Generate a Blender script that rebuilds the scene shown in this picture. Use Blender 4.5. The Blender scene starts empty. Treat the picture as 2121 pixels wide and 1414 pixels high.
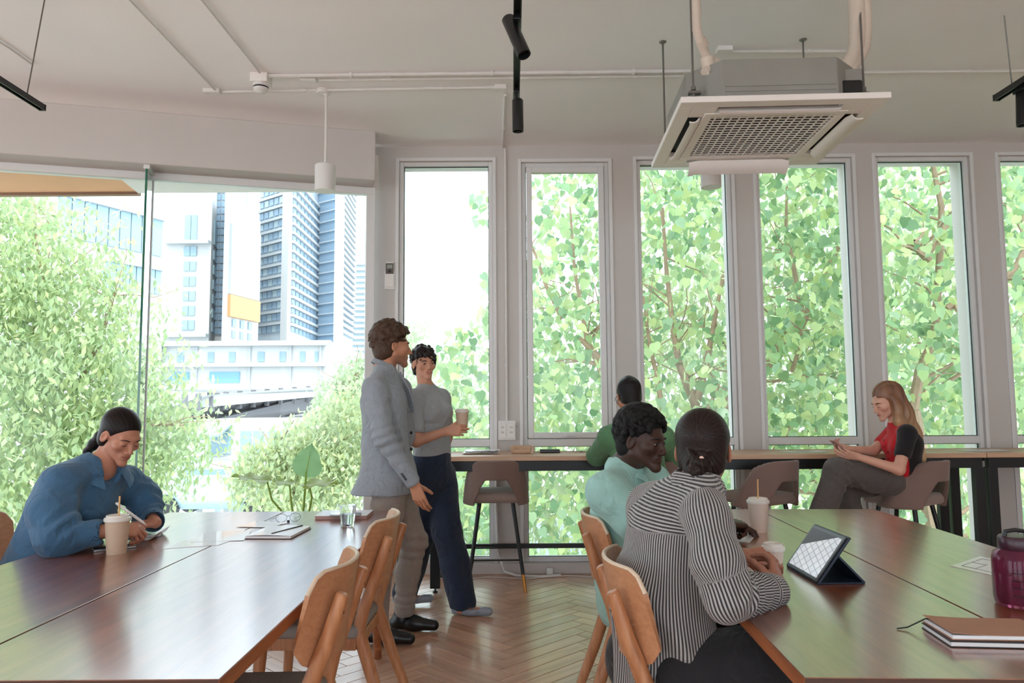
import bpy, math, random
import numpy as np
from mathutils import Vector, Matrix, Euler
PI = math.pi
SC = bpy.context.scene
COL = SC.collection
# ------------------------------------------------------------------ camera, sky, exposure
FPX, PITCH, ROLL, EYE = 1550.0, math.atan(133/1550), math.radians(0.4), 1.31
cam_d = bpy.data.cameras.new('camera'); cam = bpy.data.objects.new('camera', cam_d); COL.objects.link(cam)
cam_d.sensor_width = 36.0; cam_d.lens = FPX/2121*36; cam_d.clip_start = 0.05; cam_d.clip_end = 600
cam.matrix_world = Matrix.Translation((0, 0, EYE)) @ Matrix.Rotation(PI/2+PITCH, 4, 'X') @ Matrix.Rotation(-ROLL, 4, 'Z')
SC.camera = cam
SKY = 3.2
world = bpy.data.worlds.new('hazy_sky'); SC.world = world; world.use_nodes = True
_bg = world.node_tree.nodes['Background']
_bg.inputs[0].default_value = (0.80, 0.91, 1.0, 1); _bg.inputs[1].default_value = SKY
sun_d = bpy.data.lights.new('sun', 'SUN'); sun = bpy.data.objects.new('sun', sun_d); COL.objects.link(sun)
sun_d.energy = 3.0; sun_d.angle = math.radians(12); sun_d.color = (1, .98, .95)
sun.rotation_euler = (math.radians(28), math.radians(8), 0)
sun.location = (0, 12, 20)
vs = SC.view_settings
vs.view_transform = 'Standard'; vs.look = 'None'; vs.gamma = 1; vs.use_curve_mapping = False; vs.exposure = 0.44
SC.cycles.use_denoising = True
SC.cycles.max_bounces = 12; SC.cycles.diffuse_bounces = 8; SC.cycles.glossy_bounces = 4
SC.cycles.transmission_bounces = 6; SC.cycles.transparent_max_bounces = 16
SC.cycles.caustics_reflective = False; SC.cycles.caustics_refractive = False
SC.cycles.sample_clamp_indirect = 6

def at(u, v, Y=None, Z=None):
    """a point of the place: where the ray through photograph pixel (u, v) meets depth Y or height Z"""
    a = (u-1060.5)/FPX; b = (707-v)/FPX
    a, b = a*math.cos(ROLL)+b*math.sin(ROLL), -a*math.sin(ROLL)+b*math.cos(ROLL)
    d = Vector((a, math.cos(PITCH)-b*math.sin(PITCH), math.sin(PITCH)+b*math.cos(PITCH)))
    t = Y/d.y if Y is not None else (Z-EYE)/d.z
    return Vector((0, 0, EYE)) + d*t

# ------------------------------------------------------------------ materials
def lin(c):
    return tuple(((x/255)/12.92 if x/255 <= .04045 else ((x/255+.055)/1.055)**2.4) for x in c)
def new_mat(name):
    m = bpy.data.materials.new(name); m.use_nodes = True
    return m, m.node_tree.nodes, m.node_tree.links, m.node_tree.nodes['Principled BSDF']
def mat(name, rgb, rough=.5, metal=0., var=.06, scale=12., bump=0., bscale=80., spec=.5, coat=0., sheen=0., sub=0., trans=0.):
    """a procedural material: base colour (sRGB 0-255) with soft noise variation and an optional fine bump"""
    m, N, L, b = new_mat(name)
    c = lin(rgb)
    tc = N.new('ShaderNodeTexCoord'); nz = N.new('ShaderNodeTexNoise'); nz.inputs['Scale'].default_value = scale; nz.inputs['Detail'].default_value = 4
    L.new(tc.outputs['Object'], nz.inputs['Vector'])
    cr = N.new('ShaderNodeMix'); cr.data_type = 'RGBA'
    cr.inputs[6].default_value = (*[max(0, x*(1-var*1.6)) for x in c], 1); cr.inputs[7].default_value = (*[min(1, x*(1+var*1.6)) for x in c], 1)
    L.new(nz.outputs['Fac'], cr.inputs[0]); L.new(cr.outputs[2], b.inputs['Base Color'])
    b.inputs['Roughness'].default_value = rough; b.inputs['Metallic'].default_value = metal
    b.inputs['Specular IOR Level'].default_value = spec; b.inputs['Coat Weight'].default_value = coat
    b.inputs['Sheen Weight'].default_value = sheen
    if trans: b.inputs['Transmission Weight'].default_value = trans
    if sub:
        b.inputs['Subsurface Weight'].default_value = sub; b.inputs['Subsurface Radius'].default_value = (1, .3, .15); b.inputs['Subsurface Scale'].default_value = .01
    if bump:
        n2 = N.new('ShaderNodeTexNoise'); n2.inputs['Scale'].default_value = bscale; n2.inputs['Detail'].default_value = 3
        L.new(tc.outputs['Object'], n2.inputs['Vector'])
        bp = N.new('ShaderNodeBump'); bp.inputs['Strength'].default_value = bump; bp.inputs['Distance'].default_value = .004
        L.new(n2.outputs['Fac'], bp.inputs['Height']); L.new(bp.outputs[0], b.inputs['Normal'])
    return m
def wood(name, dark, light, axis='Y', rough=.35, scale=1., coat=0., rnd=0., coords='Object', bump=.15):
    m, N, L, b = new_mat(name)
    tc = N.new('ShaderNodeTexCoord'); mp = N.new('ShaderNodeMapping')
    s = {'X': (1.2, 14, 14), 'Y': (14, 1.2, 14), 'Z': (14, 14, 1.2)}[axis]
    mp.inputs['Scale'].default_value = [k*scale for k in s]
    L.new(tc.outputs[coords], mp.inputs[0])
    vec = mp.outputs[0]
    if rnd:
        oi = N.new('ShaderNodeObjectInfo'); va = N.new('ShaderNodeVectorMath'); va.operation = 'ADD'
        ml = N.new('ShaderNodeMath'); ml.operation = 'MULTIPLY'; ml.inputs[1].default_value = 57.
        L.new(oi.outputs['Random'], ml.inputs[0]); L.new(mp.outputs[0], va.inputs[0]); L.new(ml.outputs[0], va.inputs[1]); vec = va.outputs[0]
    n1 = N.new('ShaderNodeTexNoise'); n1.inputs['Scale'].default_value = 1.6; n1.inputs['Detail'].default_value = 6; n1.inputs['Roughness'].default_value = .62; n1.inputs['Distortion'].default_value = .5
    L.new(vec, n1.inputs['Vector'])
    cr = N.new('ShaderNodeValToRGB'); e = cr.color_ramp.elements
    e[0].position = .32; e[0].color = (*lin(dark), 1); e[1].position = .68; e[1].color = (*lin(light), 1)
    L.new(n1.outputs['Fac'], cr.inputs[0]); col = cr.outputs[0]
    if rnd:
        hs = N.new('ShaderNodeHueSaturation'); mr = N.new('ShaderNodeMapRange')
        mr.inputs['To Min'].default_value = 1-rnd; mr.inputs['To Max'].default_value = 1+rnd
        L.new(oi.outputs['Random'], mr.inputs[0]); L.new(mr.outputs[0], hs.inputs['Value']); L.new(col, hs.inputs['Color']); col = hs.outputs[0]
    L.new(col, b.inputs['Base Color'])
    b.inputs['Roughness'].default_value = rough; b.inputs['Coat Weight'].default_value = coat; b.inputs['Coat Roughness'].default_value = .12
    bp = N.new('ShaderNodeBump'); bp.inputs['Strength'].default_value = bump; bp.inputs['Distance'].default_value = .001
    L.new(n1.outputs['Fac'], bp.inputs['Height']); L.new(bp.outputs[0], b.inputs['Normal'])
    return m
def pane_mat(name, tint=(1, 1, 1), ior=1.5, veil=0.):
    """window glass: see-through, mirror-like at grazing angles"""
    m, N, L, b = new_mat(name); N.remove(b)
    out = N['Material Output']; tr = N.new('ShaderNodeBsdfTransparent'); tr.inputs[0].default_value = (*tint, 1)
    gl = N.new('ShaderNodeBsdfGlossy'); gl.inputs['Roughness'].default_value = .01
    fr = N.new('ShaderNodeFresnel'); fr.inputs[0].default_value = ior
    mx = N.new('ShaderNodeMixShader'); L.new(fr.outputs[0], mx.inputs[0]); L.new(tr.outputs[0], mx.inputs[1]); L.new(gl.outputs[0], mx.inputs[2])
    L.new(mx.outputs[0], out.inputs[0])
    return m
def attr_mat(name, rough=.5, spec=.4, sub=0., bump=0., bscale=200., sheen=0., coat=0., bdist=.002):
    """colour read from the mesh's own vertex colours (skin tones, lips, two-coloured cloth)"""
    m, N, L, b = new_mat(name)
    a = N.new('ShaderNodeVertexColor'); a.layer_name = 'Col'
    L.new(a.outputs[0], b.inputs['Base Color'])
    b.inputs['Roughness'].default_value = rough; b.inputs['Specular IOR Level'].default_value = spec; b.inputs['Sheen Weight'].default_value = sheen
    b.inputs['Coat Weight'].default_value = coat
    if sub:
        b.inputs['Subsurface Weight'].default_value = sub; b.inputs['Subsurface Radius'].default_value = (1, .35, .2); b.inputs['Subsurface Scale'].default_value = .008
    if bump:
        tc = N.new('ShaderNodeTexCoord'); n2 = N.new('ShaderNodeTexNoise'); n2.inputs['Scale'].default_value = bscale; n2.inputs['Detail'].default_value = 3
        L.new(tc.outputs['Object'], n2.inputs['Vector'])
        bp = N.new('ShaderNodeBump'); bp.inputs['Strength'].default_value = bump; bp.inputs['Distance'].default_value = bdist
        L.new(n2.outputs['Fac'], bp.inputs['Height']); L.new(bp.outputs[0], b.inputs['Normal'])
    return m

# ------------------------------------------------------------------ mesh builder
class MB:
    """collects simple solids and links them as ONE mesh object"""
    def __init__(s): s.v = []; s.f = []; s.mi = []; s.cur = 0
    def add(s, vs, fs):
        o = len(s.v); s.v += [tuple(x) for x in vs]; s.f += [tuple(i+o for i in f) for f in fs]; s.mi += [s.cur]*len(fs); return s
    def mark(s, i): s.cur = i; return s
    def box(s, c, d, rot=None, taper=None):
        hx, hy, hz = d[0]/2, d[1]/2, d[2]/2
        tx, ty = taper or (1, 1)
        P = [Vector((x*hx*(tx if z > 0 else 1), y*hy*(ty if z > 0 else 1), z*hz)) for z in (-1, 1) for y in (-1, 1) for x in (-1, 1)]
        if rot is not None:
            R = rot if isinstance(rot, Matrix) else Euler(rot).to_matrix()
            P = [R @ p for p in P]
        P = [p+Vector(c) for p in P]
        return s.add(P, [(0, 2, 3, 1), (4, 5, 7, 6), (0, 1, 5, 4), (1, 3, 7, 5), (3, 2, 6, 7), (2, 0, 4, 6)])
    def bx(s, x0, x1, y0, y1, z0, z1):
        return s.box(((x0+x1)/2, (y0+y1)/2, (z0+z1)/2), (abs(x1-x0), abs(y1-y0), abs(z1-z0)))
    def tube(s, pts, r, n=10, cap=True, flat=None):
        """round bar through points; r one radius or one per point"""
        pts = [Vector(p) for p in pts]; k = len(pts); rs = r if isinstance(r, (list, tuple)) else [r]*k
        rings = []; u = None
        for i, p in enumerate(pts):
            t = (pts[min(i+1, k-1)]-pts[max(i-1, 0)]).normalized()
            if u is None:
                u = t.cross(Vector((0, 0, 1)));
                if u.length < .05: u = t.cross(Vector((0, 1, 0)))
            u = (u-t*u.dot(t)).normalized(); w = t.cross(u)
            rings.append([p+(u*math.cos(2*PI*j/n)+w*math.sin(2*PI*j/n)*(flat or 1))*rs[i] for j in range(n)])
        V = [q for ring in rings for q in ring]
        F = [(i*n+j, i*n+(j+1) % n, (i+1)*n+(j+1) % n, (i+1)*n+j) for i in range(k-1) for j in range(n)]
        if cap: F += [tuple(range(n-1, -1, -1)), tuple(range((k-1)*n, k*n))]
        return s.add(V, F)
    def lathe(s, prof, c=(0, 0, 0), n=24, axis=None, closed=False):
        """profile [(r, z)...] spun about z through c (or about axis)"""
        V = []; F = []
        R = Vector((0, 0, 1)).rotation_difference(Vector(axis)).to_matrix() if axis is not None else Matrix.Identity(3)
        for (r, z) in prof:
            for j in range(n): V.append(R @ Vector((r*math.cos(2*PI*j/n), r*math.sin(2*PI*j/n), z)) + Vector(c))
        k = len(prof)
        for i in range(k-1 if not closed else k):
            for j in range(n):
                a, b = i*n, ((i+1) % k)*n
                F.append((a+j, a+(j+1) % n, b+(j+1) % n, b+j))
        if not closed:
            if prof[0][0] > 1e-6: F.append(tuple(range(n-1, -1, -1)))
            if prof[-1][0] > 1e-6: F.append(tuple(range((k-1)*n, k*n)))
        return s.add(V, F)
    def prism(s, poly, z0, z1):
        n = len(poly); V = [(x, y, z0) for x, y in poly]+[(x, y, z1) for x, y in poly]
        F = [tuple(range(n-1, -1, -1)), tuple(range(n, 2*n))]+[(i, (i+1) % n, n+(i+1) % n, n+i) for i in range(n)]
        return s.add(V, F)
    def slab(s, poly, off):
        """any planar polygon (3-D points) thickened by the vector off"""
        n = len(poly); off = Vector(off); V = [Vector(p) for p in poly]+[Vector(p)+off for p in poly]
        F = [tuple(range(n-1, -1, -1)), tuple(range(n, 2*n))]+[(i, (i+1) % n, n+(i+1) % n, n+i) for i in range(n)]
        return s.add(V, F)
    def grid(s, rows, thick=0.):
        """a sheet through rows of points, given thickness along its normals"""
        r = len(rows); c = len(rows[0]); P = [[Vector(p) for p in row] for row in rows]
        if not thick:
            return s.add([p for row in P for p in row], [(i*c+j, i*c+j+1, (i+1)*c+j+1, (i+1)*c+j) for i in range(r-1) for j in range(c-1)])
        Nn = [[None]*c for _ in range(r)]
        for i in range(r):
            for j in range(c):
                a = P[min(i+1, r-1)][j]-P[max(i-1, 0)][j]; b = P[i][min(j+1, c-1)]-P[i][max(j-1, 0)]
                Nn[i][j] = b.cross(a).normalized()
        top = [P[i][j]+Nn[i][j]*thick/2 for i in range(r) for j in range(c)]; bot = [P[i][j]-Nn[i][j]*thick/2 for i in range(r) for j in range(c)]
        m = r*c; F = []
        for i in range(r-1):
            for j in range(c-1):
                q = (i*c+j, i*c+j+1, (i+1)*c+j+1, (i+1)*c+j)
                F.append(q); F.append(tuple(m+k for k in reversed(q)))
        edge = [j for j in range(c)]+[i*c+c-1 for i in range(1, r)]+[(r-1)*c+j for j in range(c-2, -1, -1)]+[i*c for i in range(r-2, 0, -1)]
        for a, b in zip(edge, edge[1:]+edge[:1]): F.append((b, a, m+a, m+b))
        return s.add(top+bot, F)
    def mesh(s, name, mats, smooth=False, angle=40):
        me = bpy.data.meshes.new(name); me.from_pydata([tuple(v) for v in s.v], [], s.f)
        for m in (mats if isinstance(mats, (list, tuple)) else [mats]): me.materials.append(m)
        if s.cur: me.polygons.foreach_set('material_index', s.mi)
        me.validate(); 
        if smooth:
            me.polygons.foreach_set('use_smooth', [True]*len(me.polygons))
            if angle < 180: me.set_sharp_from_angle(angle=math.radians(angle))
        me.update(); return me
    def build(s, name, mats, parent=None, bevel=0., smooth=False, angle=40, loc=None, rot=None, seg=2):
        return link(name, s.mesh(name, mats, smooth, angle), parent, bevel, loc, rot, seg)
def link(name, me, parent=None, bevel=0., loc=None, rot=None, seg=2):
    o = bpy.data.objects.new(name, me); COL.objects.link(o)
    if parent is not None: o.parent = parent
    if loc is not None: o.location = loc
    if rot is not None: o.rotation_euler = rot
    if bevel:
        b = o.modifiers.new('edge', 'BEVEL'); b.width = bevel; b.segments = seg; b.limit_method = 'ANGLE'; b.angle_limit = math.radians(35)
    return o
def tag(o, label=None, cat=None, group=None, kind=None):
    if label: o['label'] = label
    if cat: o['category'] = cat
    if group: o['group'] = group
    if kind: o['kind'] = kind
    return o
def thing(name, label, cat, loc=(0, 0, 0), rz=0., group=None):
    o = bpy.data.objects.new(name, None); COL.objects.link(o); o.empty_display_size = .1
    o.location = loc; o.rotation_euler = (0, 0, rz)
    return tag(o, label, cat, group)
def struct(o): o['kind'] = 'structure'; return o
def dup(root, loc, rz=0., label=None, group=None):
    r = root.copy(); COL.objects.link(r); r.location = loc; r.rotation_euler = (0, 0, rz)
    if label: r['label'] = label
    if group: r['group'] = group
    def kids(a, b):
        for ch in list(a.children):
            c = ch.copy(); COL.objects.link(c); c.parent = b; kids(ch, c)
    kids(root, r)
    return r
def arc(c, r, a0, a1, n, z=0.):
    return [(c[0]+r*math.cos(a0+(a1-a0)*i/n), c[1]+r*math.sin(a0+(a1-a0)*i/n), z) for i in range(n+1)]
def mesh_np(name, V, F, mats, smooth=True, col=None):
    """mesh from numpy arrays (quads or triangles) with optional vertex colours"""
    V = np.asarray(V, np.float32); F = np.asarray(F, np.int32); k = F.shape[1]
    me = bpy.data.meshes.new(name); me.vertices.add(len(V)); me.vertices.foreach_set('co', V.ravel())
    me.loops.add(F.size); me.loops.foreach_set('vertex_index', F.ravel())
    me.polygons.add(len(F)); me.polygons.foreach_set('loop_start', np.arange(0, F.size, k, dtype=np.int32))
    me.update(calc_edges=True)
    for m in (mats if isinstance(mats, (list, tuple)) else [mats]): me.materials.append(m)
    if smooth: me.polygons.foreach_set('use_smooth', np.ones(len(F), bool))
    if col is not None:
        a = me.color_attributes.new('Col', 'FLOAT_COLOR', 'POINT')
        c4 = np.ones((len(V), 4), np.float32); c4[:, :3] = col; a.data.foreach_set('color', c4.ravel())
    return me
# ------------------------------------------------------------------ room materials
M_wall = mat('wall_paint', (206, 202, 199), .75, var=.02, scale=3, bump=.12, bscale=60)
M_ceil = mat('ceiling_paint', (246, 246, 247), .8, var=.02, scale=2, bump=.15, bscale=30)
M_white = mat('white_metal', (228, 228, 227), .35, var=.02)
M_frame = mat('window_frame_paint', (228, 229, 230), .4, var=.015)
M_gasket = mat('gasket_rubber', (40, 52, 70), .6)
M_pane = pane_mat('window_glass', (.97, .985, .98), 1.22)
M_finedge = mat('green_glass_edge', (20, 110, 85), .15, var=.1, coat=.5)
M_conduit = mat('conduit_paint', (226, 224, 221), .5, var=.04)
M_black = mat('black_metal', (22, 24, 27), .4, var=.1)
M_soffit = mat('soffit_paint', (236, 233, 228), .7, var=.02)
M_soffwood = mat('orange_soffit_panel', (226, 170, 128), .6, var=.06, scale=4)
M_plank = wood('parquet_oak', (180, 134, 108), (212, 166, 136), 'X', rough=.34, scale=.9, coat=.35, rnd=.14)
M_plankfield = wood('parquet_field', (180, 134, 108), (212, 166, 136), 'X', rough=.3, scale=.9, coat=.25)
M_sub = mat('subfloor', (46, 28, 18), .8)
CEIL = 3.44
WY = 6.0          # inner face of the window wall

# floor: herringbone planks
fl = struct(MB().bx(-7, 7, -4.2, 6.3, -.2, -.004).build('floor', M_sub))
PL, PW = .60, .10
def herring():
    out = []
    n = 60
    c45 = math.cos(PI/4)
    for i in range(-n, n):
        for j in range(-n, n):
            # pairs of planks stepping along the zigzag
            bx0, by0 = i*PW + j*PL, i*PW - j*PL
            for k in (0, 1):
                if k == 0: cx, cy, a = bx0+PL/2, by0+PW/2, 0
                else: cx, cy, a = bx0+PL+PW/2-0*PW, by0+PL/2-PL+PW, PI/2
                X, Y = (cx-cy)*c45, (cx+cy)*c45
                out.append((X, Y+3.5, a+PI/4))
    return out
def plank_mb(L=PL-.0025, W=PW-.0025):
    m = MB(); h = .006; e = .0015
    V = [(-L/2, -W/2, -.004), (L/2, -W/2, -.004), (L/2, W/2, -.004), (-L/2, W/2, -.004),
         (-L/2+e, -W/2+e, 0), (L/2-e, -W/2+e, 0), (L/2-e, W/2-e, 0), (-L/2+e, W/2-e, 0)]
    return m.add(V, [(4, 5, 6, 7), (0, 1, 5, 4), (1, 2, 6, 5), (2, 3, 7, 6), (3, 0, 4, 7)])
_pm = plank_mb().mesh('plank', M_plank)
_sites = [p for p in herring() if -6.8 < p[0] < 6.8 and -3.9 < p[1] < 6.25 and p[1] < 6.3+min(0, (p[0]+1.0)*.27)]
def seen_floor(p):
    x, y = p[0], p[1]
    if not (-.75 < x < 1.0 and 2.2 < y < 6.0): return 9+abs(x)+abs(y-4)
    return abs(x-.1)+.2*(6-y)
_sites.sort(key=seen_floor)
for p in _sites[:280]:
    link('plank', _pm, fl, loc=(p[0], p[1], 0), rot=(0, 0, p[2]))
_fm = MB(); _pv = plank_mb()
for p in _sites[280:]:
    R = Matrix.Translation((p[0], p[1], 0)) @ Matrix.Rotation(p[2], 4, 'Z')
    _fm.add([R @ Vector(v) for v in _pv.v], _pv.f)
tag(_fm.build('plank_field', M_plankfield, fl), kind='stuff')

struct(MB().bx(-7, 7, -4.2, 6.3, CEIL, CEIL+.2).build('ceiling', M_ceil))
# side and back walls (behind and beside the camera); openings added for fill light
struct(MB().bx(6.2, 6.4, -4.2, 6.3, 0, CEIL).build('wall_right', M_wall))
_b = MB()
_b.bx(-7, 6.4, -4.2, -4.0, 0, .05); _b.bx(-7, 6.4, -4.2, -4.0, 2.5, CEIL)
for x0, x1 in ((-7, -5.6), (-3.2, -2.4), (-.2, .6), (2.6, 3.2), (5.4, 6.4)): _b.bx(x0, x1, -4.2, -4.0, .05, 2.5)
struct(_b.build('wall_back', M_wall))
_b = MB(); _b.bx(-7, -6.8, -4.2, 4.6, 0, .3); _b.bx(-7, -6.8, -4.2, 4.6, 2.9, CEIL)
for y0, y1 in ((-4.2, -3.4), (-.6, .2), (3.0, 3.6)): _b.bx(-7, -6.8, y0, y1, .3, 2.9)
struct(_b.build('wall_left', M_wall))

# pale deck added unseen behind and left of the room to bounce light up
M_bounce = mat('bounce_deck_surface', (226, 224, 218), .8, var=.04, scale=2)
struct(MB().bx(-16, 12, -14, -4.2, -.2, -.02).bx(-16, -7, -4.2, 4.4, -.2, -.02).build('bounce_floor', M_bounce))
# window wall -------------------------------------------------------
# x extents of the six glazed openings (outer edge of each frame), the second holds an opening sash
WIN = [(-.915, -.150, 3.315), (.085, .800, 3.300), (1.030, 1.805, 3.315), (2.010, 2.800, 3.325), (2.990, 3.765, 3.330), (4.000, 4.790, 3.330), (5.0, 5.8, 3.33)]
wf = MB()
xs = [-1.13]+[v for w in WIN for v in w[:2]]+[6.3]
for i in range(0, len(xs), 2): wf.bx(xs[i], xs[i+1], WY, WY+.28, 0, CEIL)
for x0, x1, zt in WIN:
    wf.bx(x0, x1, WY, WY+.28, zt, CEIL); wf.bx(x0, x1, WY-.0, WY+.28, 0, .085)
wf = struct(wf.build('wall_front', M_wall))
# shallow raised architrave round each opening
for i, (x0, x1, zt) in enumerate(WIN):
    t = MB(); w = .028; y0, y1 = WY-.012, WY
    t.bx(x0-w, x0, y0, y1, .085, zt+w); t.bx(x1, x1+w, y0, y1, .085, zt+w); t.bx(x0, x1, y0, y1, zt, zt+w)
    struct(t.build('trim_%d' % (i+1), M_frame, bevel=.003))
def ring(m, x0, x1, z0, z1, w, y0, y1):
    m.bx(x0, x0+w, y0, y1, z0, z1); m.bx(x1-w, x1, y0, y1, z0, z1); m.bx(x0+w, x1-w, y0, y1, z1-w, z1); m.bx(x0+w, x1-w, y0, y1, z0, z0+w)
    return m
for i, (x0, x1, zt) in enumerate(WIN):
    r = bpy.data.objects.new('window_%d' % (i+1), None); COL.objects.link(r); struct(r); r.location = ((x0+x1)/2, WY, 0)
    ox = (x0+x1)/2; a0, a1 = x0-ox, x1-ox
    f = ring(MB(), a0, a1, .085, zt, .034, .02, .10)
    f.bx(a0+.034, a1-.034, .02, .10, .985, 1.045).build('frame', M_frame, r, bevel=.004)
    g = MB()
    ring(g, a0+.034, a1-.034, 1.045, zt-.034, .005, .05, .058); ring(g, a0+.034, a1-.034, .119, .985, .005, .05, .058)
    g.build('gasket', M_gasket, r)
    if i == 1:
        s = ring(MB(), a0+.040, a1-.040, 1.05, zt-.04, .046, -.004, .05); s.build('sash', M_frame, r, bevel=.004)
        h = MB(); h.bx(-.05, .05, -.02, -.004, 1.062, 1.082); h.bx(-.012, .06, -.034, -.02, 1.066, 1.078); h.build('handle', M_white, r, bevel=.003)
    MB().bx(a0+.034, a1-.034, .052, .058, 1.045, zt-.034).build('pane', M_pane, r)
    MB().bx(a0+.034, a1-.034, .052, .058, .119, .985).build('pane', M_pane, r)
# the low sill in front of the window wall
struct(MB().bx(-1.13, 6.2, WY-.03, WY, 0, .085).build('baseboard_front', M_wall, bevel=.004))

# angled glass wall on the left under a deep beam ---------------------------------
LA = Vector((-1.049, 5.659, 0)); LB = Vector((-3.506, 4.981, 0)); LD = (LB-LA).normalized(); LN = Vector((LD.y, -LD.x, 0))  # LN points outdoors
if LN.y < 0: LN = -LN
def lw(s, n, z): return LA + LD*s + LN*n + Vector((0, 0, z))
def lwbox(m, s0, s1, n0, n1, z0, z1):
    P = [lw(s, n, z) for z in (z0, z1) for n in (n0, n1) for s in (s0, s1)]
    return m.add(P, [(0, 2, 3, 1), (4, 5, 7, 6), (0, 1, 5, 4), (1, 3, 7, 5), (3, 2, 6, 7), (2, 0, 4, 6)])
ZB = 3.055
bm = lwbox(MB(), 0, 6.6, 0, .34, ZB, CEIL); struct(bm.build('trim_8', M_wall, bevel=.006))
struct(lwbox(MB(), -.02, 6.6, .20, .28, ZB-.055, ZB-.0005).build('trim_9', M_frame, bevel=.004))
_c = MB(); _c.bx(-1.13, -.9, WY-.28, WY, 0, CEIL)
lg = bpy.data.objects.new('window_8', None); COL.objects.link(lg); struct(lg)
FS = 1.62                               # where the glass fin stands along the wall
lwbox(MB(), .05, FS-.012, .235, .247, .04, ZB-.05).build('pane', M_pane, lg)
lwbox(MB(), FS+.012, 6.5, .235, .247, .04, ZB-.05).build('pane', M_pane, lg)
fin = lwbox(MB(), FS-.006, FS+.006, .03, .235, .04, ZB-.02).build('fin', pane_mat('fin_glass', (.88, .97, .93)), lg)
lwbox(MB(), FS-.0075, FS+.0075, .024, .031, .04, ZB-.02).build('fin_edge', M_finedge, lg)
lwbox(MB(), FS-.012, FS+.012, .231, .251, .04, ZB-.05).build('silicone_joint', M_frame, lg)
lwbox(MB(), -.02, .05, .2, .29, 0, ZB-.055).build('jamb', M_frame, lg, bevel=.004)
lwbox(MB(), FS-.02, FS+.02, .02, .24, ZB-.03, ZB).build('fin_shoe', M_frame, lg)
struct(lwbox(MB(), -.02, 6.6, .16, .3, 0, .04).build('trim_10', M_frame))
# outdoor soffit filling the triangle outside the glass
O0 = lw(0, .28, 0); O1 = lw(6.6, .28, 0)
pA = at(215, 347, Z=ZB); pB = at(286, 400, Z=ZB)
def on_glass(x): return O0+(O1-O0)*((x-O0.x)/(O1.x-O0.x))
YS = pB.y
s1 = MB().prism([(O0.x+.0, O0.y), (pA.x, on_glass(pA.x).y), (pB.x, YS), (O0.x+.04, YS)][::-1], ZB+.0, ZB+.3)
so = struct(s1.build('trim_11', M_soffit))
s2 = MB().prism([(pA.x, on_glass(pA.x).y), (O1.x, O1.y), (O1.x, YS), (pB.x, YS)][::-1], ZB+.012, ZB+.3)
struct(s2.build('trim_12', M_soffwood))
struct(MB().bx(O1.x, pB.x, YS, YS+.05, ZB-.01, ZB+.3).build('trim_13', mat('soffit_edge', (150, 120, 100), .6)))
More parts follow.
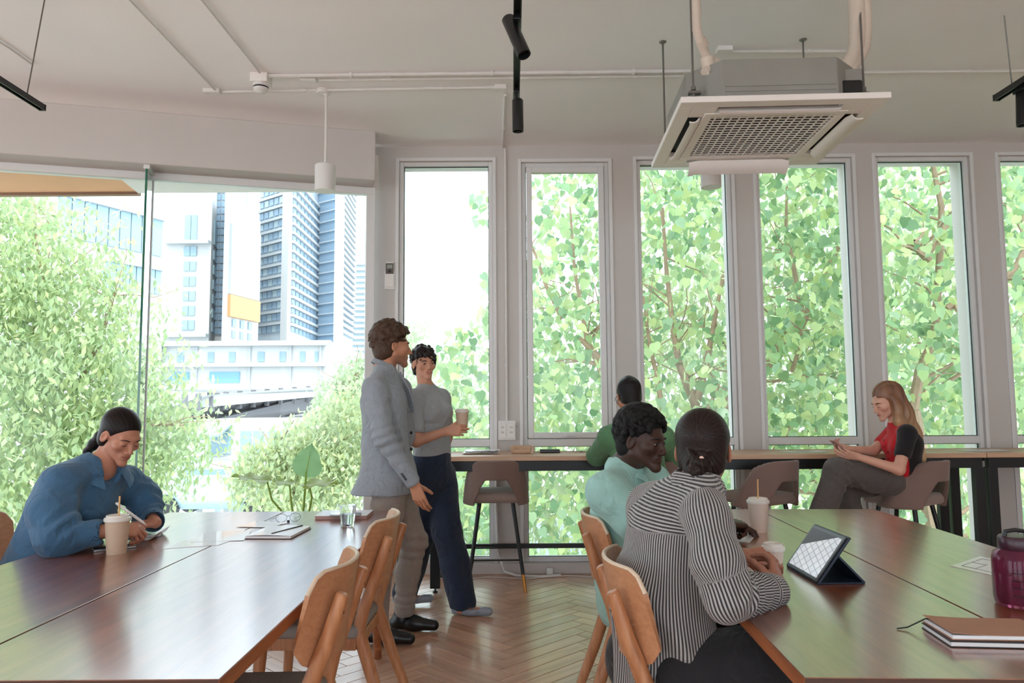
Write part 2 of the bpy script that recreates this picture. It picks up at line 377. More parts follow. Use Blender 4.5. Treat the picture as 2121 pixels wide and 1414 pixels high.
# ------------------------------------------------------------------ sculpting: distance fields meshed with surface nets
def smin(a, b, k):
    if k <= 0: return np.minimum(a, b)
    h = np.clip(.5+.5*(b-a)/k, 0, 1); return b*(1-h)+a*h-k*h*(1-h)
class Field:
    """a solid sculpted from blended round cones and ellipsoids on a regular grid"""
    def __init__(s, lo, hi, h):
        s.lo = np.array(lo, np.float32); s.h = h
        n = np.ceil((np.array(hi)-np.array(lo))/h).astype(int)+1; s.n = n
        s.d = np.full(n, .05, np.float32)
        s.ax = [(s.lo[i]+h*np.arange(n[i])).astype(np.float32) for i in range(3)]
    def _sl(s, lo, hi):
        a = np.clip(np.floor((np.array(lo)-s.lo)/s.h).astype(int), 0, s.n); b = np.clip(np.ceil((np.array(hi)-s.lo)/s.h).astype(int)+1, 0, s.n)
        return tuple(slice(x, y) for x, y in zip(a, b))
    def _pts(s, sl):
        return s.ax[0][sl[0]][:, None, None], s.ax[1][sl[1]][None, :, None], s.ax[2][sl[2]][None, None, :]
    def _put(s, sl, d, k, mode):
        if mode == 'add': s.d[sl] = smin(s.d[sl], d, k)
        elif mode == 'sub': s.d[sl] = -smin(-s.d[sl], d, k)
        elif mode == 'and': s.d[sl] = -smin(-s.d[sl], -d, k)
    def cone(s, a, b, ra, rb, k=.02, mode='add', flat=None):
        """round cone a->b; flat=(axis vector, factor>1 squeezes the section along that axis)"""
        a = np.array(a, np.float32); b = np.array(b, np.float32); m = max(ra, rb)+k+.012
        sl = s._sl(np.minimum(a, b)-m, np.maximum(a, b)+m)
        if any(x.stop <= x.start for x in sl): return s
        X, Y, Z = s._pts(sl); ab = b-a; L2 = float(ab @ ab)+1e-12
        px, py, pz = X-a[0], Y-a[1], Z-a[2]
        t = np.clip((px*ab[0]+py*ab[1]+pz*ab[2])/L2, 0, 1)
        dx, dy, dz = px-t*ab[0], py-t*ab[1], pz-t*ab[2]
        if flat is not None:
            f = np.array(flat[0], np.float32); f /= np.linalg.norm(f); q = (dx*f[0]+dy*f[1]+dz*f[2])*(flat[1]-1)
            dx, dy, dz = dx+q*f[0], dy+q*f[1], dz+q*f[2]
        s._put(sl, np.sqrt(dx*dx+dy*dy+dz*dz)-(ra+t*(rb-ra)), k, mode); return s
    def chain(s, pts, rs, k=.015, flat=None):
        for i in range(len(pts)-1): s.cone(pts[i], pts[i+1], rs[i], rs[i+1], k, flat=flat)
        return s
    def ell(s, c, r, R=None, k=.02, mode='add'):
        c = np.array(c, np.float32); r = np.array(r, np.float32); m = float(r.max())+k+.012
        sl = s._sl(c-m, c+m)
        if any(x.stop <= x.start for x in sl): return s
        X, Y, Z = s._pts(sl); px, py, pz = X-c[0], Y-c[1], Z-c[2]
        if R is not None:
            R = np.array(R, np.float32)   # columns are the ellipsoid's axes
            px, py, pz = (px*R[0, i]+py*R[1, i]+pz*R[2, i] for i in range(3))
        q0 = np.sqrt((px/r[0])**2+(py/r[1])**2+(pz/r[2])**2); q1 = np.sqrt((px/r[0]**2)**2+(py/r[1]**2)**2+(pz/r[2]**2)**2)+1e-9
        s._put(sl, q0*(q0-1)/q1, k, mode); return s
    def rbox(s, c, hd, rad, R=None, k=.0, mode='add'):
        c = np.array(c, np.float32); hd = np.array(hd, np.float32); m = float(np.linalg.norm(hd))+k+.012
        sl = s._sl(c-m, c+m)
        if any(x.stop <= x.start for x in sl): return s
        X, Y, Z = s._pts(sl); p = [X-c[0]+0*Y+0*Z, Y-c[1]+0*X+0*Z, Z-c[2]+0*X+0*Y]
        if R is not None:
            R = np.array(R, np.float32); p = [p[0]*R[0, i]+p[1]*R[1, i]+p[2]*R[2, i] for i in range(3)]
        q = [np.abs(p[i])-(hd[i]-rad) for i in range(3)]
        d = np.sqrt(sum(np.maximum(x, 0)**2 for x in q))+np.minimum(np.maximum(np.maximum(q[0], q[1]), q[2]), 0)-rad
        s._put(sl, d, k, mode); return s
    def plane(s, p, nrm, k=0.):
        """keep what lies on the side the normal points AWAY from"""
        nrm = np.array(nrm, np.float32); nrm /= np.linalg.norm(nrm); X, Y, Z = s.ax[0][:, None, None], s.ax[1][None, :, None], s.ax[2][None, None, :]
        d = (X-p[0])*nrm[0]+(Y-p[1])*nrm[1]+(Z-p[2])*nrm[2]
        s.d = -smin(-s.d, -d, k) if k else np.maximum(s.d, d); return s
    def func(s, fn, lo=None, hi=None):
        """d += fn(x, y, z)"""
        sl = s._sl(lo, hi) if lo is not None else (slice(None),)*3
        near = np.abs(s.d[sl]) < .04
        X, Y, Z = s._pts(sl); X, Y, Z = np.broadcast_arrays(X, Y, Z)
        idx = np.nonzero(near); dd = s.d[sl]; dd[idx] += fn(X[idx], Y[idx], Z[idx]).astype(np.float32); s.d[sl] = dd; return s
    def net(s):
        """surface nets: vertices and quads of the zero level"""
        d = s.d.copy(); d[0] = d[-1] = .05; d[:, 0] = d[:, -1] = .05; d[:, :, 0] = d[:, :, -1] = .05
        ins = d < 0; n = ins.shape
        cnt = np.zeros([k-1 for k in n], np.int8)
        for i in (0, 1):
            for j in (0, 1):
                for k in (0, 1): cnt += ins[i:n[0]-1+i, j:n[1]-1+j, k:n[2]-1+k]
        cx, cy, cz = np.nonzero((cnt > 0) & (cnt < 8)); m = len(cx)
        idx = np.full([k-1 for k in n], -1, np.int32); idx[cx, cy, cz] = np.arange(m)
        acc = np.zeros((m, 3), np.float32); w = np.zeros(m, np.float32)
        cor = [(i, j, k) for i in (0, 1) for j in (0, 1) for k in (0, 1)]
        val = {c: d[cx+c[0], cy+c[1], cz+c[2]] for c in cor}
        for a in cor:
            for ax in range(3):
                if a[ax]: continue
                b = list(a); b[ax] = 1; b = tuple(b); va, vb = val[a], val[b]
                x = (va < 0) != (vb < 0); t = np.where(x, va/np.where(x, va-vb, 1), 0)
                for q in range(3): acc[:, q] += x*(a[q]+(t if q == ax else 0))
                w += x
        V = (np.stack([cx, cy, cz], 1)+acc/w[:, None])*s.h+s.lo
        Q = []
        for ax in range(3):
            o = [slice(1, n[q]-1) for q in range(3)]; o[ax] = slice(0, n[ax]-1); o2 = list(o); o2[ax] = slice(1, n[ax])
            A = ins[tuple(o)]; B = ins[tuple(o2)]
            u, v = (ax+1) % 3, (ax+2) % 3
            for sgn in (0, 1):
                e = np.nonzero((A & ~B) if sgn else (~A & B)); e = [e[q]+(0 if q == ax else 1) for q in range(3)]
                def g(du, dv):
                    c = [x.copy() for x in e]; c[u] = c[u]-du; c[v] = c[v]-dv; return idx[c[0], c[1], c[2]]
                q = [g(1, 1), g(0, 1), g(0, 0), g(1, 0)]
                Q.append(np.stack(q if sgn else q[::-1], 1))
        return V, np.concatenate(Q)
    def sample(s, P):
        i = np.clip(np.round((P-s.lo)/s.h).astype(int), 0, s.n-1); return s.d[i[:, 0], i[:, 1], i[:, 2]]
    def obj(s, name, mats, parent=None, col=None, world=True, loc=None, smooth=0):
        V, F = s.net()
        if smooth: V = relax(V, F, smooth)
        c = col(V) if callable(col) else col
        if parent is not None and world: V = V-np.array(parent.location, np.float32)
        return link(name, mesh_np(name, V, F, mats, True, c), parent, loc=loc)
def relax(V, F, it):
    E = np.concatenate([F[:, [0, 1]], F[:, [1, 2]], F[:, [2, 3]], F[:, [3, 0]]])
    for _ in range(it):
        a = np.zeros_like(V); w = np.zeros(len(V), np.float32)
        for q in range(3):
            a[:, q] = np.bincount(E[:, 0], V[E[:, 1], q], len(V))+np.bincount(E[:, 1], V[E[:, 0], q], len(V))
        w = np.bincount(E[:, 0], minlength=len(V))+np.bincount(E[:, 1], minlength=len(V))
        V = (.5*V+.5*a/np.maximum(w, 1)[:, None]).astype(np.float32)
    return V
def wob(seed, n=6, f=10.):
    """cheap smooth 3-D noise, a sum of sines, about -1..1"""
    r = np.random.RandomState(seed); D = r.normal(size=(n, 3)); D /= np.linalg.norm(D, axis=1)[:, None]; D *= (f*r.uniform(.6, 1.6, n))[:, None]; ph = r.uniform(0, 6.28, n)
    return lambda x, y, z: sum(np.sin(D[i, 0]*x+D[i, 1]*y+D[i, 2]*z+ph[i]) for i in range(n))/n*1.6
# ------------------------------------------------------------------ furniture
M_table = wood('table_walnut', (116, 60, 36), (160, 94, 58), 'Y', rough=.30, scale=1., coat=1., bump=.04)
for _b in (M_table.node_tree.nodes['Principled BSDF'],): _b.inputs['Coat Roughness'].default_value = .17; _b.inputs['Coat IOR'].default_value = 2.0; _b.inputs['Specular IOR Level'].default_value = .8
M_tedge = wood('table_edge', (128, 70, 40), (172, 104, 62), 'Y', rough=.4, scale=1.)
M_tendshade = wood('table_end_shade', (62, 38, 26), (88, 54, 36), 'X', rough=.45)  # edge wood darkened: shade of the unlit table ends put into the colour
M_beech = wood('chair_beech', (158, 102, 66), (202, 146, 104), 'Z', rough=.38, scale=1.6, rnd=.06)
M_ply = wood('chair_ply', (178, 126, 90), (198, 146, 108), 'X', rough=.36, scale=3.4, rnd=.05, bump=.05)
M_plyedge = mat('ply_edge', (216, 196, 172), .5, var=.08, scale=60)
M_seat = mat('grey_seat_fabric', (142, 136, 130), .9, var=.06, scale=160, bump=.3, bscale=500)
M_screw = mat('dark_screw', (60, 44, 34), .4, metal=.6)
M_taupe = mat('taupe_upholstery', (136, 112, 104), .85, var=.05, scale=120, bump=.25, bscale=600, sheen=.3)
M_taupe2 = mat('taupe_seat', (156, 138, 130), .88, var=.05, scale=140, bump=.25, bscale=600, sheen=.3)
M_brass = mat('brass_tip', (190, 130, 62), .3, metal=.9)
M_counter = wood('counter_oak', (196, 158, 128), (222, 186, 156), 'X', rough=.4, scale=.8)

def big_table(name, label, cx, cy, w, l, rz, group):
    t = thing(name, label, 'table', (cx, cy, 0), rz, group)
    for s in (-1, 1):
        x0, x1 = sorted((s*.0034, s*w/2))
        m = MB(); m.bx(x0, x1, -l/2, l/2, .712, .75); m.build('tabletop', M_table, t, bevel=.0012)
        e = MB(); e.bx(s*w/2-.0005 if s > 0 else s*w/2-.0015, s*w/2+.0015 if s > 0 else s*w/2+.0005, -l/2, l/2, .714, .748); e.build('edge_band', M_tedge, t)
    MB().bx(-.0034, .0034, -l/2+.005, l/2-.005, .700, .735).build('seam_strip', M_black, t)
    for s in (-1, 1): MB().bx(-w/2, w/2, s*l/2-.0006, s*l/2+.0010, .714, .7485).build('shaded_end_band', M_tendshade, t)
    m = MB()
    for s in (-1, 1):
        m.bx(s*(w/2-.10)-.012, s*(w/2-.10)+.012, -l/2+.1, l/2-.1, .64, .712)
    for s in (-1, 1): m.bx(-w/2+.1, w/2-.1, s*(l/2-.1)-.012, s*(l/2-.1)+.012, .64, .712)
    m.build('apron', M_tedge, t, bevel=.003)
    for sx in (-1, 1):
        for sy in (-1, 1):
            m = MB(); m.tube([(sx*(w/2-.12), sy*(l/2-.12), .712), (sx*(w/2-.10), sy*(l/2-.07), 0)], [.032, .02], 14); m.build('leg', M_tedge, t, smooth=True)
    return t
TL = (-1.2325, 2.855); TR = (1.256, 2.815); TRZ = math.radians(-2.3)
big_table('long_table', 'long walnut meeting table at left with papers, notebooks and one takeaway cup', TL[0], TL[1], 1.24, 2.50, 0, 'meeting tables')
big_table('long_table', 'long walnut meeting table at right with a tablet, pink bottle and two cups', TR[0], TR[1], 1.22, 2.50, TRZ, 'meeting tables')

def make_chair(label):
    """faces +Y; origin on the floor under the seat"""
    t = thing('dining_chair', label, 'chair')
    # plywood backrest: curved sheet, rounded corners
    rows = []
    nz, nx = 9, 21
    for i in range(nz):
        v = i/(nz-1); z = .60+.26*v
        row = []
        for j in range(nx):
            u = -1+2*j/(nx-1)
            hw = .225*(1-.10*(1-v))
            # rounded corners: pull height in near the ends
            e = max(0, abs(u)-.72)/.28; zz = .73+(z-.73)*(1-.42*e*e*e)
            x = hw*u; y = -.262-.042*v+.088*abs(u)**2.2
            row.append((x, y, zz))
        rows.append(row)
    MB().grid(rows, .014).build('backrest', [M_ply], t, smooth=True, angle=50)
    # pale top edge of the plywood
    top = [Vector(p)+Vector((0, 0, .0004)) for p in rows[-1]]
    MB().tube(top, .0068, 8).build('backrest_edge', M_plyedge, t, smooth=True)
    for s in (-1, 1):
        m = MB(); m.tube([(s*.205, -.345, 0), (s*.19, -.25, .25), (s*.178, -.185, .445), (s*.176, -.205, .53), (s*.172, -.262, .68), (s*.168, -.298, .795), (s*.168, -.300, .80)],
                         [.017, .024, .027, .025, .022, .019, .014], 12); m.build('rear_leg', M_beech, t, smooth=True)
        m = MB(); m.tube([(s*.195, .215, 0), (s*.185, .19, .41)], [.015, .026], 12); m.build('front_leg', M_beech, t, smooth=True)
        for z, y in ((.66, -.2735), (.75, -.3005)):
            m = MB(); m.lathe([(0, 0), (.006, 0), (.006, .004), (0, .004)], (s*.170, y, z), 10, axis=(0, -1, -.2)); m.build('screw', M_screw, t, smooth=True)
    m = MB()
    m.bx(-.185, .185, -.195, -.165, .375, .425); m.bx(-.19, .19, .17, .2, .375, .425)
    for s in (-1, 1): m.bx(s*.186-.013, s*.186+.013, -.18, .19, .375, .425)
    m.build('seat_frame', M_beech, t, bevel=.004)
    f = Field((-.25, -.25, .40), (.25, .26, .50), .008)
    f.rbox((0, .01, .445), (.215, .205, .027), .024); f.ell((0, .0, .53), (.25, .24, .062), None, .02, 'sub')
    f.obj('seat', M_seat, t, world=False)
    return t
chair = make_chair('beech chair with grey seat nearest along the left table, empty')
chair.location = (-.775, 2.27, 0); chair.rotation_euler = (0, 0, PI/2+.03); chair['group'] = 'beech dining chairs'
CG = 'beech dining chairs'
dup(chair, (-.785, 3.17, 0), PI/2-.02, 'empty beech chair behind another, at the far right end of the left table', CG)
dup(chair, (.595, 3.20, 0), -PI/2-.04, 'beech chair the man in the mint shirt sits on', CG)
dup(chair, (.575, 2.27, 0), -PI/2-.03, 'beech chair under the woman in the striped shirt', CG)
dup(chair, (-2.02, 3.18, 0), -PI/2+.02, 'beech chair under the woman in the blue shirt', CG)
dup(chair, (-2.06, 2.62, 0), -PI/2, 'beech chair barely showing beside the seat of the woman in blue, at the picture edge', CG)
dup(chair, (1.98, 2.98, 0), PI/2-.06, 'empty beech chair across the right table near the pink bottle', CG)

# bar counter along the windows --------------------------------------------------
def counter(label, x0, x1, legs):
    t = thing('bar_counter', label, 'counter', ((x0+x1)/2, 5.66, 0), 0, 'window counters'); o = (x0+x1)/2
    m = MB(); m.bx(x0-o, x1-o, -.28, .30, .918, .952); m.build('countertop', M_counter, t, bevel=.003)
    m = MB(); m.bx(x0-o+.02, x1-o-.02, -.262, -.212, .845, .917); m.bx(x0-o+.02, x1-o-.02, .22, .26, .857, .917); m.build('beam', M_black, t, bevel=.003)
    m = MB(); m.bx(x0-o+.03, x1-o-.03, .215, .245, .215, .25); m.build('foot_rail', M_black, t, bevel=.003)
    for x in legs:
        for y in (-.237, .23):
            m = MB(); m.bx(x-o-.035, x-o+.035, y-.025, y+.025, .03, .85); m.build('leg', M_black, t, bevel=.003)
            m = MB(); m.lathe([(0, 0), (.018, 0), (.018, .008), (.007, .012), (.007, .03)], (x-o, y, 0), 12); m.build('foot', M_black, t, smooth=True)
counter('oak topped window counter with black frame, on which the red top woman leans', -.60, 3.372, (-.555, 3.33))
counter('second oak topped window counter continuing right of the woman in red', 3.378, 6.1, (3.425, 6.0))

def make_stool(label):
    """faces +Y; upholstered shell with an open lower back, black legs with brass tips"""
    t = thing('bar_stool', label, 'stool')
    f = Field((-.29, -.30, .55), (.29, .30, .97), .007)
    X, Y, Z = f._pts((slice(None),)*3)
    # wrapped shell: an oval wall, wider below, cut by a sloping front
    up = np.clip((Z-.60)/.34, 0, 1)
    a = .228-.022*up; b = .225+.035*up
    rr = np.sqrt((X/a)**2+((Y-.0)/b)**2)+1e-6
    wall = np.abs((rr-1)*.22)-.0155
    zmax = .925-np.clip((Y+.10), 0, 1)**1.25*1.75-.07*(np.abs(X)/.2)**5
    d = np.maximum(np.maximum(wall, Z-zmax), .60-Z)
    d = np.maximum(d, Y-.13)
    # opening in the lower back
    ox = np.abs(X)-(.155-.10*np.clip((Z-.60)/.2, 0, 1)**1.5*.9); 
    hole = np.maximum(np.maximum(ox, Z-.785), Y+.02)
    d = np.maximum(d, -hole)
    f.d = d.astype(np.float32)
    f.obj('backrest_shell', M_taupe, t, world=False, smooth=3)
    f = Field((-.27, -.27, .58), (.27, .29, .74), .008)
    f.rbox((0, .03, .655), (.186, .205, .040), .038)
    f.obj('seat', M_taupe2, t, world=False, smooth=1)
    for sx in (-1, 1):
        for sy in (-1, 1):
            p0 = Vector((sx*.12, .02+sy*.12, .615)); p1 = Vector((sx*.205, .02+sy*.215, 0)); q = p0.lerp(p1, .80)
            m = MB(); m.tube([p0, q], [.016, .0135], 12); l = m.build('leg', M_black, t, smooth=True)
            m = MB(); m.tube([q, p1], [.0132, .0095], 12); m.build('brass_tip', M_brass, l, smooth=True)
    r = lambda sx, sy, z: Vector((sx*(.12+.085*(.615-z)/.615), .02+sy*(.12+.095*(.615-z)/.615), z))
    for z, c in ((.22, (((-1, -1), (1, -1)),)), (.26, (((1, -1), (1, 1)), ((-1, -1), (-1, 1)))), (.24, (((-1, 1), (1, 1)),))):
        for p, q in c: MB().tube([r(*p, z), r(*q, z)], .007, 8).build('stretcher', M_black, t, smooth=True)
    return t
SG = 'taupe bar stools'
stool = make_stool('empty taupe stool with open back, standing beside the walking woman'); stool['group'] = SG
stool.location = (-.125, 5.58, 0); stool.rotation_euler = (0, 0, .02)
dup(stool, (.98, 5.40, 0), .04, 'taupe stool that the person in green sits on', SG)
dup(stool, (1.755, 5.36, 0), .56, 'empty taupe stool turned askew between the bun haired woman and the woman in red', SG)
dup(stool, (2.74, 5.27, 0), .62, 'taupe stool that the long haired woman in red sits on', SG)
# ------------------------------------------------------------------ outdoors
M_ground = mat('street_paving', (204, 203, 200), .8, var=.08, scale=.4)
M_bwhite = mat('facade_white', (182, 184, 184), .7, var=.03, scale=.3)
M_bpale = mat('facade_pale', (168, 173, 176), .7, var=.03, scale=.3)
M_bgrey = mat('facade_grey', (168, 178, 186), .6, var=.03, scale=.3)  # lightened, like the facade glass, so that haze sits in the colour
M_bglass = mat('facade_glass', (136, 160, 170), .25, var=.12, scale=.25, spec=.3)
M_bglass2 = mat('facade_glass_blue', (132, 154, 172), .3, var=.1, scale=.3, spec=.3)
M_bglass3 = mat('facade_glass_pale', (156, 174, 182), .3, var=.1, scale=.3, spec=.3)
M_conc = mat('concrete', (104, 104, 108), .8, var=.06, scale=.6)
M_orange = mat('billboard_orange', (190, 140, 98), .6)
M_poster = mat('billboard_picture', (160, 166, 168), .6, var=.16, scale=.35)
GZ = -7.0
struct(MB().bx(-160, 120, 6.6, 220, GZ-.3, GZ).build('ground', M_ground))
struct(MB().bx(-9, -.9, 6.35, 6.75, -.5, .24).build('trim_14', M_soffit, bevel=.01))

def block(m, quad, z0, z1): return m.prism([(p.x, p.y) for p in quad], z0, z1)
class Face:
    """a vertical facade plane from ground point A to B (seen left to right); windows are set by photograph-independent metres u along, z up"""
    def __init__(s, A, B): s.A = Vector((A.x, A.y, 0)); s.d = Vector((B.x-A.x, B.y-A.y, 0)); s.L = s.d.length; s.d /= s.L; s.n = Vector((s.d.y, -s.d.x, 0))
    def p(s, u, z, o=0.): return s.A+s.d*u+s.n*o+Vector((0, 0, z))
    def panel(s, m, u0, u1, z0, z1, o0=-.1, o1=.12):
        P = [s.p(u, z, o) for z in (z0, z1) for o in (o0, o1) for u in (u0, u1)]
        return m.add(P, [(0, 1, 3, 2), (4, 6, 7, 5), (0, 4, 5, 1), (1, 5, 7, 3), (3, 7, 6, 2), (2, 6, 4, 0)])
def G(u, Y): p = at(u, 840, Y=Y); return Vector((p.x, p.y, 0))
def zat(v, Y): return EYE+(840-v)/FPX*Y
def bthing(name, label, cat, p, group=None): return thing(name, label, cat, (p.x, p.y, GZ), 0, group)
def bb(m, name, mt, root, **k):
    o = -Vector(root.location); m.v = [tuple(Vector(v)+o) for v in m.v]; return m.build(name, mt, root, **k)

# building with two ribbons of glass, upper left behind the big tree
A, B = G(40, 38.), G(331, 45.5); C_ = B+Vector((-8, 14, 0)); D_ = A+Vector((-10, 14, 0))
t = bthing('office_block', 'white office block with two dark glass ribbons rising behind the leafy tree', 'building', (A+B)/2)
bb(block(MB(), [A, B, C_, D_], GZ, 26), 'wall', M_bwhite, t); f = Face(A, B)
for z0, z1, u0 in ((10.55, 12.75, .18), (8.2, 9.65, .5)):
    n = 9
    us = [f.L*(u0+(.965-u0)*i/n) for i in range(n+1)]
    for i in range(n): bb(f.panel(MB(), us[i]+.03, us[i+1]-.03, z0, z1), 'glass_panel', M_bglass, t)
    bb(f.panel(MB(), us[0]-.1, us[-1]+.1, z1, z1+.12, -.1, .3), 'ledge', M_bpale, t)
# pale tower with regular punched windows
Y = 70.; A, B = G(334, Y), G(428, Y); S = G(446, Y+7)
t = bthing('apartment_tower', 'white tower with one column of square windows just right of the green glass edge', 'building', (A+B)/2)
bb(block(MB(), [A, B, S, S+Vector((-4, 8, 0)), A+Vector((0, 14, 0))], GZ, zat(330, Y)), 'wall', M_bwhite, t); f = Face(A, B); f2 = Face(B, S)
k = Y/FPX
for v in (462, 512, 544, 576, 607, 638, 668):
    h = 27 if v == 462 else 10
    for du in (38, 51.5): bb(f.panel(MB(), du*k, (du+12.5)*k, zat(v+h, Y), zat(v-h, Y)), 'window', M_bglass, t)
    bb(f2.panel(MB(), f2.L*.25, f2.L*.62, zat(v+h, Y), zat(v-h, Y)), 'window', M_bglass, t)
for v in (494, 690): bb(f.panel(MB(), 0, f.L, zat(v+4, Y), zat(v-3, Y), -.1, .7), 'cornice', M_bpale, t)
# narrow lattice of glass between the towers
Y = 74.; A, B = G(436, Y), G(459, Y)
t = bthing('glass_tower', 'narrow glass tower with thin white grid beside the billboard building', 'building', (A+B)/2)
bb(block(MB(), [A, B, B+Vector((0, 6, 0)), A+Vector((0, 6, 0))], GZ, zat(330, Y)), 'wall', M_bwhite, t); f = Face(A, B)
for i in range(22):
    for j in range(2): bb(f.panel(MB(), f.L*(.12+.4*j), f.L*(.46+.4*j), zat(688-15*i, Y), zat(676-15*i, Y)), 'window', M_bglass2, t)
# billboard building
Y = 66.; A, B = G(455, Y), G(531, Y+6)
t = bthing('billboard_building', 'pale building carrying a tall faded billboard with an orange foot', 'building', (A+B)/2); f = Face(A, B)
zt = zat(400, Y)
m = MB(); m.slab([f.p(0, GZ), f.p(f.L, GZ), f.p(f.L, zat(415, Y)), f.p(f.L*.35, zat(372, Y)), f.p(0, zat(372, Y))], (-3., 8, 0)); bb(m, 'wall', M_bwhite, t)
bb(f.panel(MB(), f.L*.14, f.L*.96, zat(600, Y), zat(448, Y), -.1, .25), 'billboard', M_poster, t)
bb(f.panel(MB(), f.L*.13, f.L*.97, zat(648, Y), zat(601, Y), -.1, .3), 'billboard_foot', M_orange, t)
for v in (660, 684):
    for q in (.3, .52, .74): bb(f.panel(MB(), f.L*q-.3, f.L*q+.3, zat(v+8, Y), zat(v-8, Y)), 'window', M_bglass2, t)
# dark twin tower with dense rows of windows
A, B, C_, D_, E_ = G(529, 84), G(597, 80), G(652, 92), G(690, 90), G(729, 104)
t = bthing('grid_tower', 'tall grey blue office tower with dense rows of small windows', 'building', B)
m = block(MB(), [A, B, C_, C_+Vector((-3, 12, 0)), A+Vector((0, 12, 0))], GZ, zat(300, 84)); bb(m, 'wall', M_bgrey, t)
f = Face(A, B)
bb(f.panel(MB(), f.L*.80, f.L*1.0, GZ, zat(305, 84), -.1, .35), 'pier', M_bwhite, t)
for i in range(13):
    z = zat(690-24*i, 84)
    bb(f.panel(MB(), 0, f.L*.8, z+.88, z+1.14, -.1, .3), 'ledge', M_bpale, t)
    for j in range(5): bb(f.panel(MB(), f.L*(.03+.154*j), f.L*(.15+.154*j), z+.1, z+.8), 'window', M_bglass2 if (i+j) % 3 else M_bglass3, t)
f = Face(B, C_)
for i in range(17):
    z = zat(690-18.5*i, 84)
    bb(f.panel(MB(), 0, f.L, z+.62, z+.92, -.1, .35), 'ledge', M_bpale, t)
    for j in range(7): bb(f.panel(MB(), f.L*(.02+.14*j), f.L*(.125+.14*j), z+.04, z+.56), 'window', M_bglass2, t)
t = bthing('glass_office_tower', 'blue glass tower with white gridded flank beside the pendant lamp', 'building', D_)
bb(block(MB(), [C_, D_, E_, E_+Vector((-2, 9, 0)), C_+Vector((0, 14, 0))], GZ, zat(300, 88)), 'wall', M_bglass2, t)
f = Face(C_, D_)
for i in range(16): bb(f.panel(MB(), 0, f.L, zat(690-22*i, 90), zat(687-22*i, 90), -.1, .12), 'ledge', M_bgrey, t)
f = Face(D_, E_)
bb(f.panel(MB(), 0, f.L*.28, GZ, zat(305, 90), -.1, .4), 'pier', M_bpale, t)
for i in range(26): bb(f.panel(MB(), f.L*.28, f.L, zat(690-13.5*i, 97), zat(684-13.5*i, 97), -.1, .4), 'ledge', M_bpale, t)
Y = 125.; A, B = G(722, Y), G(770, Y)
t = bthing('far_tower', 'faint far tower with horizontal bands at the edge of the left glass', 'building', (A+B)/2)
bb(block(MB(), [A, B, B+Vector((0, 14, 0)), A+Vector((0, 14, 0))], GZ, zat(530, Y)), 'wall', M_bglass3, t); f = Face(A, B)
for i in range(19): bb(f.panel(MB(), 0, f.L, zat(760-12*i, Y), zat(754-12*i, Y), -.1, .4), 'ledge', M_bwhite, t)
Y = 160.
t = bthing('sail_shaped_tower', 'faint pale tower with a curved edge seen through the first narrow window', 'building', G(845, Y))
o = [at(u, v, Y=Y) for u, v in ((826, 925), (826, 470), (842, 492), (856, 530), (865, 575), (866, 620), (858, 668), (850, 720), (846, 925))]
bb(MB().slab([(p.x, p.y, p.z) for p in o], (0, 12, 0)), 'wall', M_bwhite, t)
bb(MB().slab([(p.x+dx, p.y-.4, p.z) for dx in (0,) for p in o[2:7]]+[(p.x-1.2, p.y-.4, p.z) for p in o[2:7]][::-1], (0, .4, 0)), 'glass_band', M_bglass3, t)
# long low station building with small windows
Y = 46.; A, B = G(300, Y), G(672, Y); S = G(706, Y+4)
t = bthing('station_building', 'long low white station building with small windows and blue panels below', 'building', (A+B)/2)
bb(block(MB(), [A, B, G(695, Y+1.3), S, S+Vector((0, 9, 0)), A+Vector((0, 12, 0))], zat(802, Y), zat(704, Y)), 'wall', M_bwhite, t); f = Face(A, B); k = Y/FPX
for u, w in ((371, 14), (434, 13), (478, 13), (538, 14), (583, 13), (624, 11), (653, 7)):
    bb(f.panel(MB(), (u-w/2-300)*k, (u+w/2-300)*k, zat(746, Y), zat(725, Y), -.1, .05), 'window', M_bglass2, t)
for u0, u1 in ((348, 390), (432, 495)): bb(f.panel(MB(), (u0-300)*k, (u1-300)*k, zat(789, Y), zat(766, Y), -.1, .06), 'blue_panel', mat('blue_panel', (104, 150, 184), .5), t)
for v, h in ((752, 4), (708, 5)): bb(f.panel(MB(), 0, f.L+.4, zat(v+h, Y), zat(v-h, Y), -.1, .5), 'cornice', M_bpale, t)
for u in (405, 515, 600, 662): bb(f.panel(MB(), (u-2-300)*k, (u+2-300)*k, zat(802, Y), zat(712, Y), -.1, .12), 'pilaster', M_bpale, t)
# elevated railway
t = bthing('railway_viaduct', 'grey concrete railway viaduct crossing in front of the station', 'viaduct', G(540, 34))
q = [at(u, v, Y=Yq) for u, v, Yq in ((330, 884, 31), (429, 872, 32), (648, 845, 38), (800, 830, 42), (800, 806, 42), (648, 820, 38), (429, 842, 32), (330, 850, 31))]
bb(MB().slab(q, (1.0, 4, 0)), 'beam', M_conc, t)
q = [at(u, v, Y=Yq) for u, v, Yq in ((330, 850, 30.6), (429, 842, 31.6), (648, 820, 37.6), (800, 806, 41.6), (800, 792, 41.6), (648, 802, 37.6), (429, 818, 31.6), (330, 824, 30.6))]
bb(MB().slab(q, (.1, .4, 0)), 'parapet', M_bwhite, t)
for i in range(14):
    u = 390+i*28; Yq = 31+(u-390)*.0285; v = 843-(u-390)*.088
    p = at(u, v, Y=Yq-.2); bb(MB().box(p+Vector((0, -.35, .12)), (.14, .3, .8)), 'parapet_post', M_conc, t)
p = at(560, 862, Y=36); bb(MB().box((p.x, p.y+2, (p.z+GZ)/2), (1.6, 1.6, p.z-GZ)), 'pier', M_conc, t)
